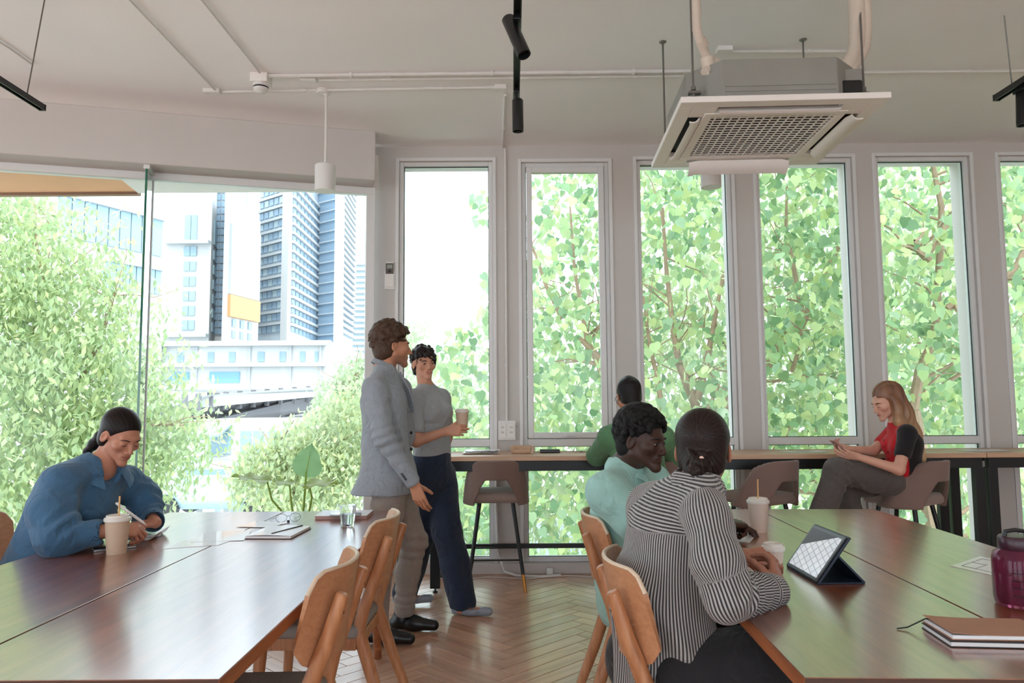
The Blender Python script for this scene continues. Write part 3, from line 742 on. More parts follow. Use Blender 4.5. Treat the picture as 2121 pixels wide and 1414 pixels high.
# shops below the railway
Y = 25.; A, B = G(352, Y), G(640, Y); k = Y/FPX
t = bthing('shop_building', 'low white shop building with glass fronts and a dark awning below the railway', 'building', (A+B)/2); f = Face(A, B)
bb(f.panel(MB(), 0, f.L, zat(962, Y), zat(866, Y), -6, 0), 'wall', M_bwhite, t)
for u0, u1 in ((440, 480), (500, 522), (526, 548), (556, 576), (580, 612)): bb(f.panel(MB(), (u0-352)*k, (u1-352)*k, zat(935, Y), zat(888, Y), -.1, .03), 'shop_window', M_bglass, t)
bb(f.panel(MB(), 0, f.L, zat(958, Y), zat(940, Y), -.1, .8), 'floor_slab', M_bwhite, t)
m = MB(); m.slab([f.p(78*k, zat(886, Y), 0), f.p(128*k, zat(878, Y), 0), f.p(128*k, zat(896, Y), 1.0), f.p(78*k, zat(906, Y), 1.0)], (0, 0, .06)); bb(m, 'awning', M_bglass2, t)
for u in (412, 537, 470, 600): bb(f.panel(MB(), (u-352-(6 if u in (412, 537) else 2))*k, (u-352+(6 if u in (412, 537) else 2))*k, GZ, zat(958, Y), -.3, .2), 'column', M_bwhite, t)
bb(f.panel(MB(), 0, f.L, GZ, zat(962, Y), -5, -4), 'back_wall', M_bgrey, t)
for u0, u1 in ((430, 455), (482, 520), (548, 590)): bb(f.panel(MB(), (u0-352)*k, (u1-352)*k, zat(1015, Y), zat(972, Y), -4.2, -3.9), 'shop_window', M_bglass2, t)
# parked car seen below the slab
Y = 19.; p = at(462, 1030, Y=Y)
t = thing('car', 'small pale blue car parked under the white shop slab', 'car', (p.x, p.y, p.z-.45))
f = Field((-1.9, -.85, .1), (1.9, .85, 1.5), .06)
f.rbox((0, 0, .55), (1.75, .75, .32), .25); f.rbox((-.1, 0, 1.0), (1.0, .66, .36), .3, k=.15)
f.obj('body', mat('car_paint', (150, 178, 192), .3, coat=.6), t, world=False, smooth=2)
for x in (-1.1, 1.1):
    for y in (-.72, .72): MB().lathe([(0, -.1), (.31, -.1), (.31, .1), (0, .1)], (x, y, .31), 16, axis=(0, 1, 0)).build('wheel', M_black, t, smooth=True)
MB().box((-.1, -.6, 1.06), (1.5, .16, .34), (.25, 0, 0), (.8, 1)).build('window', M_bglass2, t)
struct(MB().bx(-16, 2, 20.5, 21, GZ, -1.75).build('trim_15', M_bgrey))
# sloping roof of a walkway through the first narrow window
q = [at(u, v, Y=30) for u, v in ((860, 770), (905, 764), (968, 782), (968, 790), (905, 774), (860, 780))]
t = bthing('walkway_roof', 'dark sloping walkway roof behind the head of the woman with the cup', 'roof', G(915, 30))
bb(MB().slab(q, (0, 5, .2)), 'roof_sheet', M_bglass2, t)
p = at(935, 790, Y=32); bb(MB().box((p.x, p.y, (p.z+GZ)/2), (.25, .25, p.z-GZ)), 'post', M_bgrey, t)

# ------------------------------------------------------------------ trees
def leaf_material(name, tr=.58, rough=.45):
    m, N, L, b = new_mat(name)
    a = N.new('ShaderNodeVertexColor'); a.layer_name = 'Col'
    L.new(a.outputs[0], b.inputs['Base Color']); b.inputs['Roughness'].default_value = .38; b.inputs['Specular IOR Level'].default_value = .6
    hs = N.new('ShaderNodeHueSaturation'); hs.inputs['Value'].default_value = 1.2; hs.inputs['Saturation'].default_value = .9; L.new(a.outputs[0], hs.inputs['Color']); tl = N.new('ShaderNodeBsdfTranslucent'); L.new(hs.outputs[0], tl.inputs[0])
    mx = N.new('ShaderNodeMixShader'); mx.inputs[0].default_value = tr
    L.new(b.outputs[0], mx.inputs[1]); L.new(tl.outputs[0], mx.inputs[2]); L.new(mx.outputs[0], N['Material Output'].inputs[0])
    return m
M_leaf = leaf_material('heart_leaf'); M_fine = leaf_material('fine_leaf')
M_bark = mat('bark', (150, 128, 108), .85, var=.2, scale=14, bump=.5, bscale=40)
def heart():
    """a heart shaped leaf: folded along the midrib, drip tip at -z; unit length"""
    o = [(0, .40), (.20, .50), (.42, .40), (.50, .14), (.40, -.18), (.18, -.42), (0, -.70)]
    V = [(x, -.10*x+.06*(z < -.3), z) for x, z in o]; V += [(-x, -.10*x+.06*(z < -.3), z) for x, z in o[1:-1]]
    V.append((0, .035, -.05)); c = len(V)-1
    R = [0, 1, 2, 3, 4, 5, 6]; Lf = [0, 7, 8, 9, 10, 11, 6]
    F = [(R[i], c, R[i+1]) for i in range(6)]+[(Lf[i+1], c, Lf[i]) for i in range(6)]
    return np.array(V, np.float32), np.array(F, np.int32)
def slim():
    V = np.array([(0, 0, .5), (.22, .05, .05), (0, -.03, 0), (-.22, .05, .05), (0, 0, -.5)], np.float32)
    return V, np.array([(0, 2, 1), (0, 3, 2), (1, 2, 4), (2, 3, 4)], np.int32)
def rand_rot(r, n, droop):
    """random leaf attitudes; droop 1 = tips hang down, faces turn every way"""
    yaw = r.uniform(0, 2*PI, n); pit = r.normal(0, .75, n)*(1-.2*droop)+r.choice([-1, 1], n)*.25; rol = r.normal(0, .45, n)
    def mk(ax, a):
        M = np.zeros((n, 3, 3)); c, s = np.cos(a), np.sin(a); i, j = {'x': (1, 2), 'y': (0, 2), 'z': (0, 1)}[ax]
        M[:, 0, 0] = M[:, 1, 1] = M[:, 2, 2] = 1; M[:, i, i] = c; M[:, j, j] = c; M[:, i, j] = -s; M[:, j, i] = s; return M
    return mk('z', yaw) @ mk('x', pit) @ mk('y', rol)
def scatter(P, sizes, r, leaf, cols, droop=1.):
    V0, F0 = leaf(); n = len(P); R = rand_rot(r, n, droop)
    V = np.einsum('nij,vj->nvi', R, V0)*sizes[:, None, None]+P[:, None, :]
    F = (F0[None]+(np.arange(n)*len(V0))[:, None, None]).reshape(-1, 3)
    return V.reshape(-1, 3), F, np.repeat(cols, len(V0), 0)
def leaf_cols(r, n, pal):
    pal = np.array([lin(c) for c in pal]); a = pal[r.randint(0, len(pal), n)]; b = pal[r.randint(0, len(pal), n)]; t = r.uniform(0, 1, (n, 1))
    return (a*t+b*(1-t))*r.uniform(.85, 1.15, (n, 1))
def limb(m, pts, r0, r1, n=7):
    pts = [Vector(p) for p in pts]
    m.tube(pts, [r0+(r1-r0)*i/(len(pts)-1) for i in range(len(pts))], n); return pts
def twigs(m, r, base, n, ln, rad):
    for _ in range(n):
        k = r.randint(0, len(base)-1); p = base[k].lerp(base[k+1], r.rand()); d = Vector((r.normal(), r.normal()*.6, r.normal()*.5+.5)).normalized()
        q = [p]
        for j in range(3): d = (d+Vector(r.normal(0, .25, 3))).normalized(); q.append(q[-1]+d*ln/3*r.uniform(.6, 1.3))
        m.tube(q, [rad, rad*.7, rad*.5, rad*.3], 5, cap=False)
PAL_H = [(142, 170, 122), (162, 186, 134), (124, 156, 118), (180, 194, 132), (146, 172, 142), (106, 142, 102), (190, 202, 148)]
def heart_tree(label, seed, base, limbs, region, n, keep, sizes=(.080, .140), nind=230):
    """limbs: lists of points; region(x, y, z) -> density 0..1 tested on uniform samples in keep box"""
    r = np.random.RandomState(seed); t = thing('heart_leaved_tree', label, 'tree', (base[0], base[1], GZ), 0, 'heart leaved trees outside the narrow windows')
    off = np.array([base[0], base[1], GZ], np.float32)
    m = MB(); b = MB()
    for i, (pts, r0, r1) in enumerate(limbs):
        pp = limb(m if i == 0 else b, [Vector(p)-Vector(off) for p in pts], r0, r1)
        twigs(b, r, pp, 9, .9, r1*.7)
    m.build('trunk', M_bark, t, smooth=True); b.build('branches', M_bark, t, smooth=True)
    lo, hi = keep; P = r.uniform(lo, hi, (n*4, 3)); nz = wob(seed+5, 7, 3.2)
    dens = region(P[:, 0], P[:, 1], P[:, 2])*np.clip(.55+.75*nz(P[:, 0], P[:, 1], P[:, 2]), 0, 1)
    P = P[r.uniform(0, 1, len(P)) < dens][:n]
    # leaves come in hanging sprays: pull points toward cluster centres
    s = r.uniform(*sizes, len(P)); c = leaf_cols(r, len(P), PAL_H)
    order = np.argsort(P[:, 1]); near = order[:nind]; rest = order[nind:]
    V, F, cc = scatter(P[rest]-off, s[rest], r, heart, c[rest])
    tag(link('foliage', mesh_np('foliage', V, F, M_leaf, False, cc), t), kind='stuff')
    V0, F0 = heart(); variants = [mesh_np('leaf', V0, F0, M_leaf, False, np.repeat(leaf_cols(r, 1, PAL_H), len(V0), 0)) for _ in range(10)]
    R = rand_rot(r, len(near), 1.)
    for q, i in enumerate(near):
        o = link('leaf', variants[q % 10], t); o.matrix_basis = Matrix.Translation(Vector(P[i]-off)) @ Matrix(R[q].tolist()).to_4x4() @ Matrix.Scale(float(s[i]), 4)
    return t
def pl(Y, *uv): return [at(u, v, Y=Y+dy) for u, v, dy in [(q+(0,))[:3] for q in uv]]
def sil(x, y, z):
    """left edge of the leafy mass as seen through the first narrow window (in angle), soft"""
    a = x/y; e = (z-EYE)/y          # leaning left with height below eye level, cut back higher up
    lim = np.where(e > .20, .02-.0*e, np.where(e > .1, -.045, -.10-.25*np.clip(.1-e, 0, .4)))
    return np.maximum(np.clip((a-lim)*30, 0, 1), ((np.abs(a+.036) < .018) & (np.abs(e-.268) < .022))*.9)
lo, hi = (-1.6, 8.1, -2.6), (3.0, 11.5, 6.6)
heart_tree('tall heart leaved tree forking just outside the second and third narrow windows', 11, (2.35, 9.4),
    [([(2.35, 9.4, GZ), (2.3, 9.4, -2)]+pl(9.4, (1445, 905), (1440, 840)), .17, .08), (pl(9.4, (1440, 840), (1408, 760), (1395, 690, .2), (1380, 560, .3), (1372, 430)), .055, .02),
     (pl(9.4, (1440, 840), (1462, 760), (1475, 690), (1500, 560, -.2)), .06, .02), (pl(9.2, (1380, 900), (1362, 790), (1345, 710), (1330, 600)), .04, .015),
     (pl(9.3, (1250, 780), (1215, 700), (1190, 560), (1180, 420)), .04, .012), (pl(9.6, (1165, 660), (1130, 590), (1100, 500)), .035, .012), (pl(9.3, (1300, 800), (1240, 740), (1200, 700)), .06, .03)],
    lambda x, y, z: sil(x, y, z)*np.clip((3.0-x)*1.2, 0, 1)*np.where(z < -.5, .8, 1.), 7600, (lo, hi), nind=280)
heart_tree('heart leaved tree with a thick slanting bough, seen through the fourth narrow window', 23, (3.1, 9.9),
    [([(3.1, 9.9, GZ), (3.0, 9.9, -2)]+pl(9.8, (1560, 800)), .16, .09), (pl(9.8, (1560, 800), (1605, 735), (1660, 672), (1690, 610), (1735, 510), (1770, 400)), .075, .03),
     (pl(9.7, (1665, 668), (1645, 560), (1628, 470), (1630, 380)), .04, .014), (pl(9.6, (1640, 770), (1662, 700), (1650, 640)), .03, .012), (pl(9.4, (1600, 790), (1700, 775), (1760, 790)), .02, .008)],
    lambda x, y, z: np.clip((x-2.2)*1.2, 0, 1)*np.clip((5.0-x)*1.2, 0, 1), 7000, ((2.2, 8.2, -2.6), (5.0, 11.5, 6.6)))
heart_tree('heart leaved tree with pale upright boughs, seen through the fifth narrow window and beyond', 37, (5.6, 9.6),
    [([(5.6, 9.6, GZ), (5.5, 9.6, -2)]+pl(9.5, (1890, 850)), .16, .09), (pl(9.5, (1890, 850), (1905, 770), (1935, 700), (1945, 560, .2), (1950, 430), (1930, 330)), .07, .03),
     (pl(9.3, (1925, 540), (1905, 520), (1893, 500)), .05, .04), (pl(9.5, (1960, 640), (2100, 560), (2140, 480)), .05, .03), (pl(9.5, (1950, 800), (2040, 740), (2130, 690)), .03, .015)],
    lambda x, y, z: np.clip((x-4.3)*1.2, 0, 1), 9500, ((4.3, 8.2, -2.6), (8.6, 11.8, 6.8)))
# fine leaved trees
PAL_F = [(156, 176, 128), (174, 190, 142), (138, 162, 116), (188, 200, 154), (178, 188, 132), (160, 180, 140)]
def fine_tree(name, label, seed, base, blobs, n, size, limbs, pal=PAL_F, group='fine leaved trees outside the left glass', nind=0):
    r = np.random.RandomState(seed); t = thing(name, label, 'tree', (base[0], base[1], GZ), 0, group); off = np.array([base[0], base[1], GZ], np.float32)
    m = MB(); b = MB()
    for i, (pts, r0, r1) in enumerate(limbs):
        pp = limb(m if i == 0 else b, [Vector(p)-Vector(off) for p in pts], r0, r1)
        if i: twigs(b, r, pp, 8, 1.2, r1*.8)
    m.build('trunk', M_bark, t, smooth=True)
    if b.v: b.build('branches', M_bark, t, smooth=True)
    w = np.array([q[1][0]*q[1][2] for q in blobs]); w = w/w.sum(); Ps = []
    for q, (c, rad) in enumerate(blobs):
        k = int(n*w[q]); d = r.normal(size=(k, 3)); d /= np.linalg.norm(d, axis=1)[:, None]; rr = r.uniform(.35, 1, (k, 1))**.5
        cl = r.randint(0, max(6, k//45), k); jit = r.normal(0, .16, (max(6, k//45), 3)); Ps.append(np.array(c)+d*rr*np.array(rad)*(1+jit[cl, :1]*1.5)+jit[cl])
    P = np.concatenate(Ps); s = r.uniform(size*.7, size*1.3, len(P)); c = leaf_cols(r, len(P), pal)
    V, F, cc = scatter(P-off, s, r, slim, c, .5)
    tag(link('foliage', mesh_np('foliage', V, F, M_fine, False, cc), t), kind='stuff'); return t
def bl(u, v, Y, ru, rv, ry=1.2): p = at(u, v, Y=Y); return (tuple(p), (ru/FPX*Y, ry, rv/FPX*Y))
fine_tree('leafy_tree', 'big fine leaved tree filling the left glass behind the seated woman', 5, (-6.6, 11.5),
    [bl(60, 520, 10.5, 130, 110), bl(150, 640, 10.5, 140, 120), bl(40, 700, 10, 150, 130), bl(180, 800, 10, 160, 120), bl(30, 900, 9.5, 150, 130), bl(250, 930, 10, 100, 110), bl(120, 1000, 9.5, 150, 120),
     bl(40, 1100, 9, 130, 80), bl(370, 880, 11, 60, 70), bl(395, 930, 11, 40, 50), bl(300, 1010, 10, 50, 80), bl(-150, 700, 10, 160, 300), bl(290, 790, 10.5, 60, 50), bl(60, 430, 11, 70, 60)], 30000, .115,
    [([(-6.6, 11.5, GZ), (-6.5, 11.4, -2), (-6.3, 11, .6)], .2, .1), (pl(10.6, (110, 940), (150, 820), (210, 700), (240, 600)), .05, .015), (pl(10.4, (60, 930), (50, 760), (90, 600), (70, 470)), .05, .015), (pl(10.2, (110, 940), (60, 1000), (20, 1040)), .03, .012), (pl(10.2, (120, 960), (260, 880), (380, 880)), .04, .012)])
fine_tree('street_tree', 'pale green street tree with a gnarled trunk behind the big leaf plant', 6, (-4.2, 14),
    [bl(560, 960, 14, 60, 45), bl(640, 940, 14, 75, 60), bl(530, 1010, 13.5, 45, 35), bl(690, 1000, 13.5, 60, 60), bl(620, 1040, 13, 80, 40), bl(720, 900, 14.5, 60, 90)], 11000, .13,
    [([(-4.2, 14, GZ), (-4.15, 14, -3)]+pl(14, (606, 1060), (598, 1010), (608, 965)), .26, .13), (pl(14, (600, 1000), (570, 970), (550, 940)), .07, .03), (pl(14, (604, 990), (640, 960), (670, 920)), .07, .03)],
    [(166, 180, 140), (182, 192, 154), (188, 194, 142), (150, 168, 130)])
fine_tree('roadside_tree', 'pale tree behind the man in the blazer, beyond the left glass', 7, (-4.3, 19),
    [bl(700, 850, 19, 60, 60), bl(740, 800, 19.5, 50, 60), bl(660, 900, 18.5, 45, 45), bl(860, 700, 22, 30, 40), bl(800, 800, 20, 70, 90), bl(880, 900, 19, 70, 120), bl(960, 860, 18, 60, 110), bl(960, 1050, 15, 140, 130)], 15000, .17,
    [([(-4.3, 19, GZ), (-4.2, 19, 0)], .2, .1), (pl(19, (705, 860), (730, 800), (740, 760)), .06, .02)],
    [(168, 184, 148), (184, 194, 162), (154, 174, 138)])
# backdrop of foliage further off behind the heart leaved trees
fine_tree('hedge_tree', 'mass of pale foliage further behind the heart leaved trees', 8, (6, 15),
    [bl(1100, 700, 15, 120, 200), bl(1150, 950, 14, 200, 200), bl(1400, 500, 16, 200, 260), bl(1450, 850, 15, 220, 260), bl(1750, 500, 16, 240, 300), bl(1800, 850, 15, 260, 280), bl(2150, 600, 16, 240, 340), bl(2100, 950, 14, 260, 260), bl(1400, 1080, 13, 260, 160)], 20000, .26,
    [([(6, 15, GZ), (6, 15, 1)], .25, .12)], [(166, 182, 146), (182, 192, 158), (148, 168, 130), (186, 194, 152)])
# ------------------------------------------------------------------ people
def v3(*a): return Vector(a if len(a) == 3 else a[0])
def frame(fwd, up=(0, 0, 1), roll=0.):
    """columns: right, forward, up"""
    F = Vector(fwd).normalized(); R = F.cross(Vector(up)).normalized(); U = R.cross(F)
    if roll:
        q = Matrix.Rotation(roll, 3, F); R = q @ R; U = q @ U
    return Matrix((R, F, U)).transposed()
class Head:
    def __init__(s, pos, fwd, roll=0., size=1.): s.R = frame(fwd, roll=roll); s.o = Vector(pos); s.k = size; s.Rn = np.array(s.R, np.float32)
    def p(s, x, y, z): return s.o+s.R @ (Vector((x, y, z))*s.k)
    def loc(s, V): return (np.asarray(V)-np.array(s.o, np.float32)) @ s.Rn/s.k
    def ell(s, f, c, r, k=.02, mode='add', tilt=None):
        R = s.R if tilt is None else s.R @ Euler(tilt).to_matrix()
        f.ell(s.p(*c), [q*s.k for q in r], R, k*s.k, mode)
    def cone(s, f, a, b, ra, rb, k=.015, mode='add', flat=None):
        f.cone(s.p(*a), s.p(*b), ra*s.k, rb*s.k, k*s.k, mode, None if flat is None else (s.R @ Vector(flat[0]), flat[1]))
    def sculpt(s, f, jaw=1., nose=1., smile=0.):
        E, C = s.ell, s.cone
        E(f, (0, -.016, .036), (.074, .094, .080), .0)
        E(f, (0, .022, -.020), (.060*jaw, .070, .080), .03); fj = 1 if jaw > .97 else .8
        for q in (-1, 1):
            C(f, (q*.052*jaw*(.7+.3*fj), .004, -.052), (q*.014*fj, .074, -.100), .017*fj, .015*fj, .022)
            E(f, (q*.043, .058, -.022), (.022, .022, .020), .018)                 # cheekbone
            C(f, (q*.040, .070, .022), (q*.008, .084, .020), .010, .010, .014)      # brow
        E(f, (0, .078, -.104), (.019*fj, .014, .015*fj), .02)                              # chin
        E(f, (0, .078, -.066), (.028, .016, .022), .014)                             # muzzle
        for q in (-1, 1): E(f, (q*.0325, .091, -.003), (.0165, .0125, .0105), .009, 'sub')
        for q in (-1, 1): E(f, (q*.0325, .0775, -.003), (.0150, .0100, .0110), .006)   # lids
        C(f, (0, .086, .010), (0, .1075*nose, -.034), .0075, .0100, .010)
        for q in (-1, 1): E(f, (q*.0115, .0965, -.040), (.0085, .0100, .0070), .006)
        E(f, (0, .088, -.0585), (.023+.004*smile, .0100, .0052), .004); E(f, (0, .0865, -.0715), (.019+.003*smile, .0105, .0060), .004)
        C(f, (-.022-.004*smile, .088, -.0648+.003*smile), (.022+.004*smile, .088, -.0648+.003*smile), .0022, .0022, .003, 'sub')
        for q in (-1, 1):
            E(f, (q*.077, -.008, -.006), (.0075, .018, .030), .008, tilt=(-.2, 0, q*.35))
            E(f, (q*.083, -.004, -.004), (.006, .010, .018), .005, 'sub', tilt=(-.2, 0, q*.35))
    def skin(s, tone, lip, stubble=None):
        tone = np.array(lin(tone)); lip = np.array(lin(lip))
        nz = wob(3, 6, 60.)
        def f(V):
            P = s.loc(V); x, y, z = P[:, 0], P[:, 1], P[:, 2]; c = np.repeat(tone[None], len(V), 0)*(1+.05*nz(V[:, 0], V[:, 1], V[:, 2]))[:, None]
            ch = np.exp(-(((np.abs(x)-.042)/.02)**2+((y-.06)/.03)**2+((z+.03)/.02)**2)); c = c*(1-.22*ch[:, None])+np.array([tone[0]*1.05, tone[1]*.72, tone[2]*.7])*.22*ch[:, None]
            if stubble is not None:
                m = np.clip((.10-np.abs(y-.075))*25, 0, 1)*np.clip((-.048-z)*60, 0, 1)*np.clip((z+.16)*40, 0, 1)*.55; c = c*(1-m[:, None])+np.array(lin(stubble))*m[:, None]
            w = (np.clip(1-(x/.0235)**2, 0, 1)**.5)
            m = .8*np.clip((w*.0105-np.abs(z+.065))*300, 0, 1)*(y > .07)*(w > 0); c = c*(1-m[:, None])+lip*m[:, None]
            return c
        return f
    def extras(s, root, brow=(50, 36, 30), iris=(60, 40, 28), closed=False, look=(0, 0), brow_t=.0032, sides=(-1, 1), lash=True):
        bc = mat('eyebrow_hair', brow, .7); o = -Vector(root.location)
        P = lambda x, y, z: s.p(x, y, z)+o
        for q in sides:
            MB().tube([P(q*.0170, .0925, .0165), P(q*.030, .0915, .0205), P(q*.042, .0835, .0195), P(q*.0505, .0725, .0135)], [brow_t*.8*s.k, brow_t*s.k, brow_t*.9*s.k, brow_t*.4*s.k], 8).build('eyebrow', bc, root, smooth=True)
            if not closed:
                V = []; F = []; C = []; n, m = 20, 10
                for i in range(m+1):
                    for j in range(n):
                        th, ph = PI/2*i/m, 2*PI*j/n; a, b = math.sin(th)*math.cos(ph), math.sin(th)*math.sin(ph)
                        V.append(P(q*.0325+a*.0145, .0775+math.cos(th)*.0118-.22*abs(a)**2*.01, -.003+b*.0062*(1-.35*a*a)))
                        d = math.hypot(a*.0145-look[0], b*.0062-look[1]); C.append(lin((20, 16, 14)) if d < .0026 else lin(iris) if d < .0054 else lin((186, 178, 172)))
                for i in range(m):
                    for j in range(n): F.append((i*n+j, i*n+(j+1) % n, (i+1)*n+(j+1) % n, (i+1)*n+j))
                link('eye', mesh_np('eye', [tuple(v) for v in V], F, attr_mat('eye_surface', .3, .4), True, np.array(C)), root)
            if lash:
                dz = -.0058 if closed else .0042
                MB().tube([P(q*.019, .0845, -.006+dz*.2), P(q*.027, .0885, -.003+dz), P(q*.036, .0875, -.0025+dz), P(q*.0475, .0765, -.004+dz*.4)], [.0009*s.k, .0015*s.k, .0017*s.k, .0009*s.k], 6).build('eyelash', bc, root, smooth=True)
    def hair_cap(s, f, grow=.008, top=.0, hair_y=.085, hair_z=.075, nape=-.10, slope=(.825, -.565), side=.0, ears=True, back=0., edge=.005):
        """hair over the skull, cut back along a sloping hairline"""
        s.ell(f, (0, -.016-grow*.95-back, .038+grow*.5+top*.6), (.0745+grow*.8+side, .094+grow*.75, .080+grow*.8+top), 0)
        s.ell(f, (0, -.045, -.030), (.062+grow+side, .052+grow, .070), .03)
        nn = np.array(s.R @ Vector((0, slope[0], slope[1])), np.float32); p0 = np.array(s.p(0, hair_y, hair_z), np.float32); xr = np.array(s.R.col[0], np.float32); w = wob(17, 6, 130.)
        X, Y, Z = (f.ax[0][:, None, None]-p0[0], f.ax[1][None, :, None]-p0[1], f.ax[2][None, None, :]-p0[2]); xx = (X*xr[0]+Y*xr[1]+Z*xr[2])
        d = X*nn[0]+Y*nn[1]+Z*nn[2]+2.2*xx*xx+.0022*w(X, Y, Z); f.d = -smin(-f.d, -d.astype(np.float32), edge)
        f.plane(s.p(0, -.06, nape), s.R @ Vector((0, .5, -1)), .01)
        if ears:
            for q in (-1, 1): s.ell(f, (q*.086, -.002, -.010), (.024, .026, .034), .008, 'sub')
def locks(hd, f, seed, n, r, k, grow=(.085, .106, .095), low=-.35, line=(.088, .070), slope=(.88, -.47), tol=.0):
    """blobs of hair laid over the cap so that it reads as waves or curls"""
    base = f.d.copy(); q = np.random.RandomState(seed)
    for _ in range(n):
        d = q.normal(size=3); d /= np.linalg.norm(d)
        x, y, z = d[0]*grow[0], -.018+d[1]*grow[1], .040+d[2]*grow[2]
        if d[2] < low or slope[0]*(y-line[0])+slope[1]*(z-line[1])+2.2*x*x > tol or (abs(x) > .055 and -.035 < y and z < .022): continue
        p = hd.p(d[0]*grow[0], -.018+d[1]*grow[1], .040+d[2]*grow[2]); i = tuple(np.clip(np.round((np.array(p)-f.lo)/f.h).astype(int), 0, f.n-1))
        if abs(base[i]) < .014:
            a = frame(q.normal(size=3)); f.ell(p, [r*q.uniform(.8, 1.2), r*q.uniform(1.3, 2.0), r*.75], a, k)
def strands(hd, rgb, axis_y=1., n=46):
    """colour of smooth combed hair: streaks running back from the forehead"""
    c = np.array(lin(rgb)); r = np.random.RandomState(3); fr = r.uniform(20, n*2, 8); ph = r.uniform(0, 6, 8)
    def g(V):
        P = hd.loc(V); a = np.arctan2(P[:, 0], P[:, 2]-.0+.25*P[:, 1]); t = sum(np.sin(fr[i]*a+ph[i]) for i in range(8))/4
        return c*(1+.75*t)[:, None].clip(.25, 2.4)
    return g
M_hairs = {}
def hair_mat(name, rgb, rough=.45, stretch=(90, 90, 9), amount=.5):
    m, N, L, b = new_mat(name); tc = N.new('ShaderNodeTexCoord'); mp = N.new('ShaderNodeMapping'); mp.inputs['Scale'].default_value = stretch
    nz = N.new('ShaderNodeTexNoise'); nz.inputs['Scale'].default_value = 1.5; nz.inputs['Detail'].default_value = 5; L.new(tc.outputs['Object'], mp.inputs[0]); L.new(mp.outputs[0], nz.inputs['Vector'])
    cr = N.new('ShaderNodeValToRGB'); e = cr.color_ramp.elements; c = lin(rgb)
    e[0].position = .3; e[0].color = (*[x*.55 for x in c], 1); e[1].position = .75; e[1].color = (*[min(1, x*1.5) for x in c], 1)
    L.new(nz.outputs['Fac'], cr.inputs[0]); L.new(cr.outputs[0], b.inputs['Base Color']); b.inputs['Roughness'].default_value = rough; b.inputs['Specular IOR Level'].default_value = .25
    bp = N.new('ShaderNodeBump'); bp.inputs['Strength'].default_value = amount; bp.inputs['Distance'].default_value = .004; L.new(nz.outputs['Fac'], bp.inputs['Height']); L.new(bp.outputs[0], b.inputs['Normal'])
    return m
def hand(f, wrist, fwd, back, thumb=1, curl=(.5, .5, .5, .55), thumb_in=.4, s=1., spread=1., pip=1.25):
    """fwd: wrist to knuckles; back: normal of the back of the hand; thumb: +1 if the thumb lies along fwd x back"""
    F = Vector(fwd).normalized(); B = Vector(back); B = (B-F*B.dot(F)).normalized(); T = F.cross(B)*thumb; w = Vector(wrist)
    P = lambda x, y, z: w+(T*x+F*y+B*z)*s
    KX = (.030, .010, -.010, -.028); KY = (.088, .093, .087, .076); LN = ((.040, .025, .019), (.045, .028, .020), (.041, .026, .019), (.032, .019, .017)); RR = (.0092, .0095, .009, .0080)
    for i in range(4):
        f.cone(P(KX[i]*.55, .008, 0), P(KX[i], KY[i], .001), .0155*s, .0105*s, .012*s, flat=(B, 1.12))
    f.cone(P(.006, .03, -.004), P(.004, .065, -.004), .024*s, .022*s, .01*s, flat=(B, 1.7))
    tips = []
    for i in range(4):
        a = 0.; p = P(KX[i], KY[i], .001); d0 = (F+T*((KX[i])*3.2*(spread-.75))).normalized(); r = RR[i]*s
        for j, (l, cj) in enumerate(zip(LN[i], (1., pip, .75))):
            a += curl[i]*cj; d = d0*math.cos(a)-B*math.sin(a); q = p+d*l*s
            f.cone(p, q, r, r*(.90 if j < 2 else .82), .0028*s); r *= .90; p = q
        tips.append(p)
    p = P(.016, .018, -.008); a = thumb_in
    for l, r, da in ((.044, .0145, 0.), (.033, .0108, .25), (.026, .0095, .35)):
        a += da; d = (F*.72+T*.70*math.cos(a)-B*.95*math.sin(a)).normalized(); q = p+d*l*s
        f.cone(p, q, r*s, r*.86*s, .006*s); p = q
    return tips
def bounds(*pts, pad=.12):
    A = np.array([tuple(p) for p in pts]); return A.min(0)-pad, A.max(0)+pad
def person(label, base, group=None): return thing('person', label, 'person', base, 0, group)
def folds(seed, amp, f1=16, f2=38):
    """cloth folds: narrow ridges running along the zero lines of smooth noise, over a soft swell"""
    a, b, c = wob(seed, 5, f1*.9), wob(seed+1, 5, f1*1.7), wob(seed+2, 5, f1*.5)
    def g(x, y, z):
        n1, n2 = a(x, y, z*.7), b(x*.8, y*.8, z); gate = np.clip(.5+c(x, y, z), 0, 1)
        return -amp*(.95*np.exp(-(n1/.22)**2)*gate+.6*np.exp(-(n2/.25)**2)*(1-gate*.5)-.45)
    return g
def crease(P0, P1, amp, wl, seed, wid=.12):
    """wrinkles ringing a limb between P0 and P1 (elbow, knee, cuff)"""
    P0, P1 = np.array(P0), np.array(P1); d = P1-P0; L = np.linalg.norm(d); d = d/L; w = wob(seed, 5, 14.)
    def g(x, y, z):
        t = (x-P0[0])*d[0]+(y-P0[1])*d[1]+(z-P0[2])*d[2]; m = np.clip(t/L, 0, 1); m = np.sin(np.clip(m, 0, 1)*PI)
        r2 = (x-P0[0])**2+(y-P0[1])**2+(z-P0[2])**2-t*t
        return amp*m*(r2 < wid*wid)*np.sin(2*PI*t/wl+2.6*w(x, y, z))
    return g
def seg_dist(V, a, b):
    a, b = np.array(a), np.array(b); ab = b-a; t = np.clip(((V-a) @ ab)/(ab @ ab), 0, 1); return np.linalg.norm(V-a-t[:, None]*ab, axis=1)
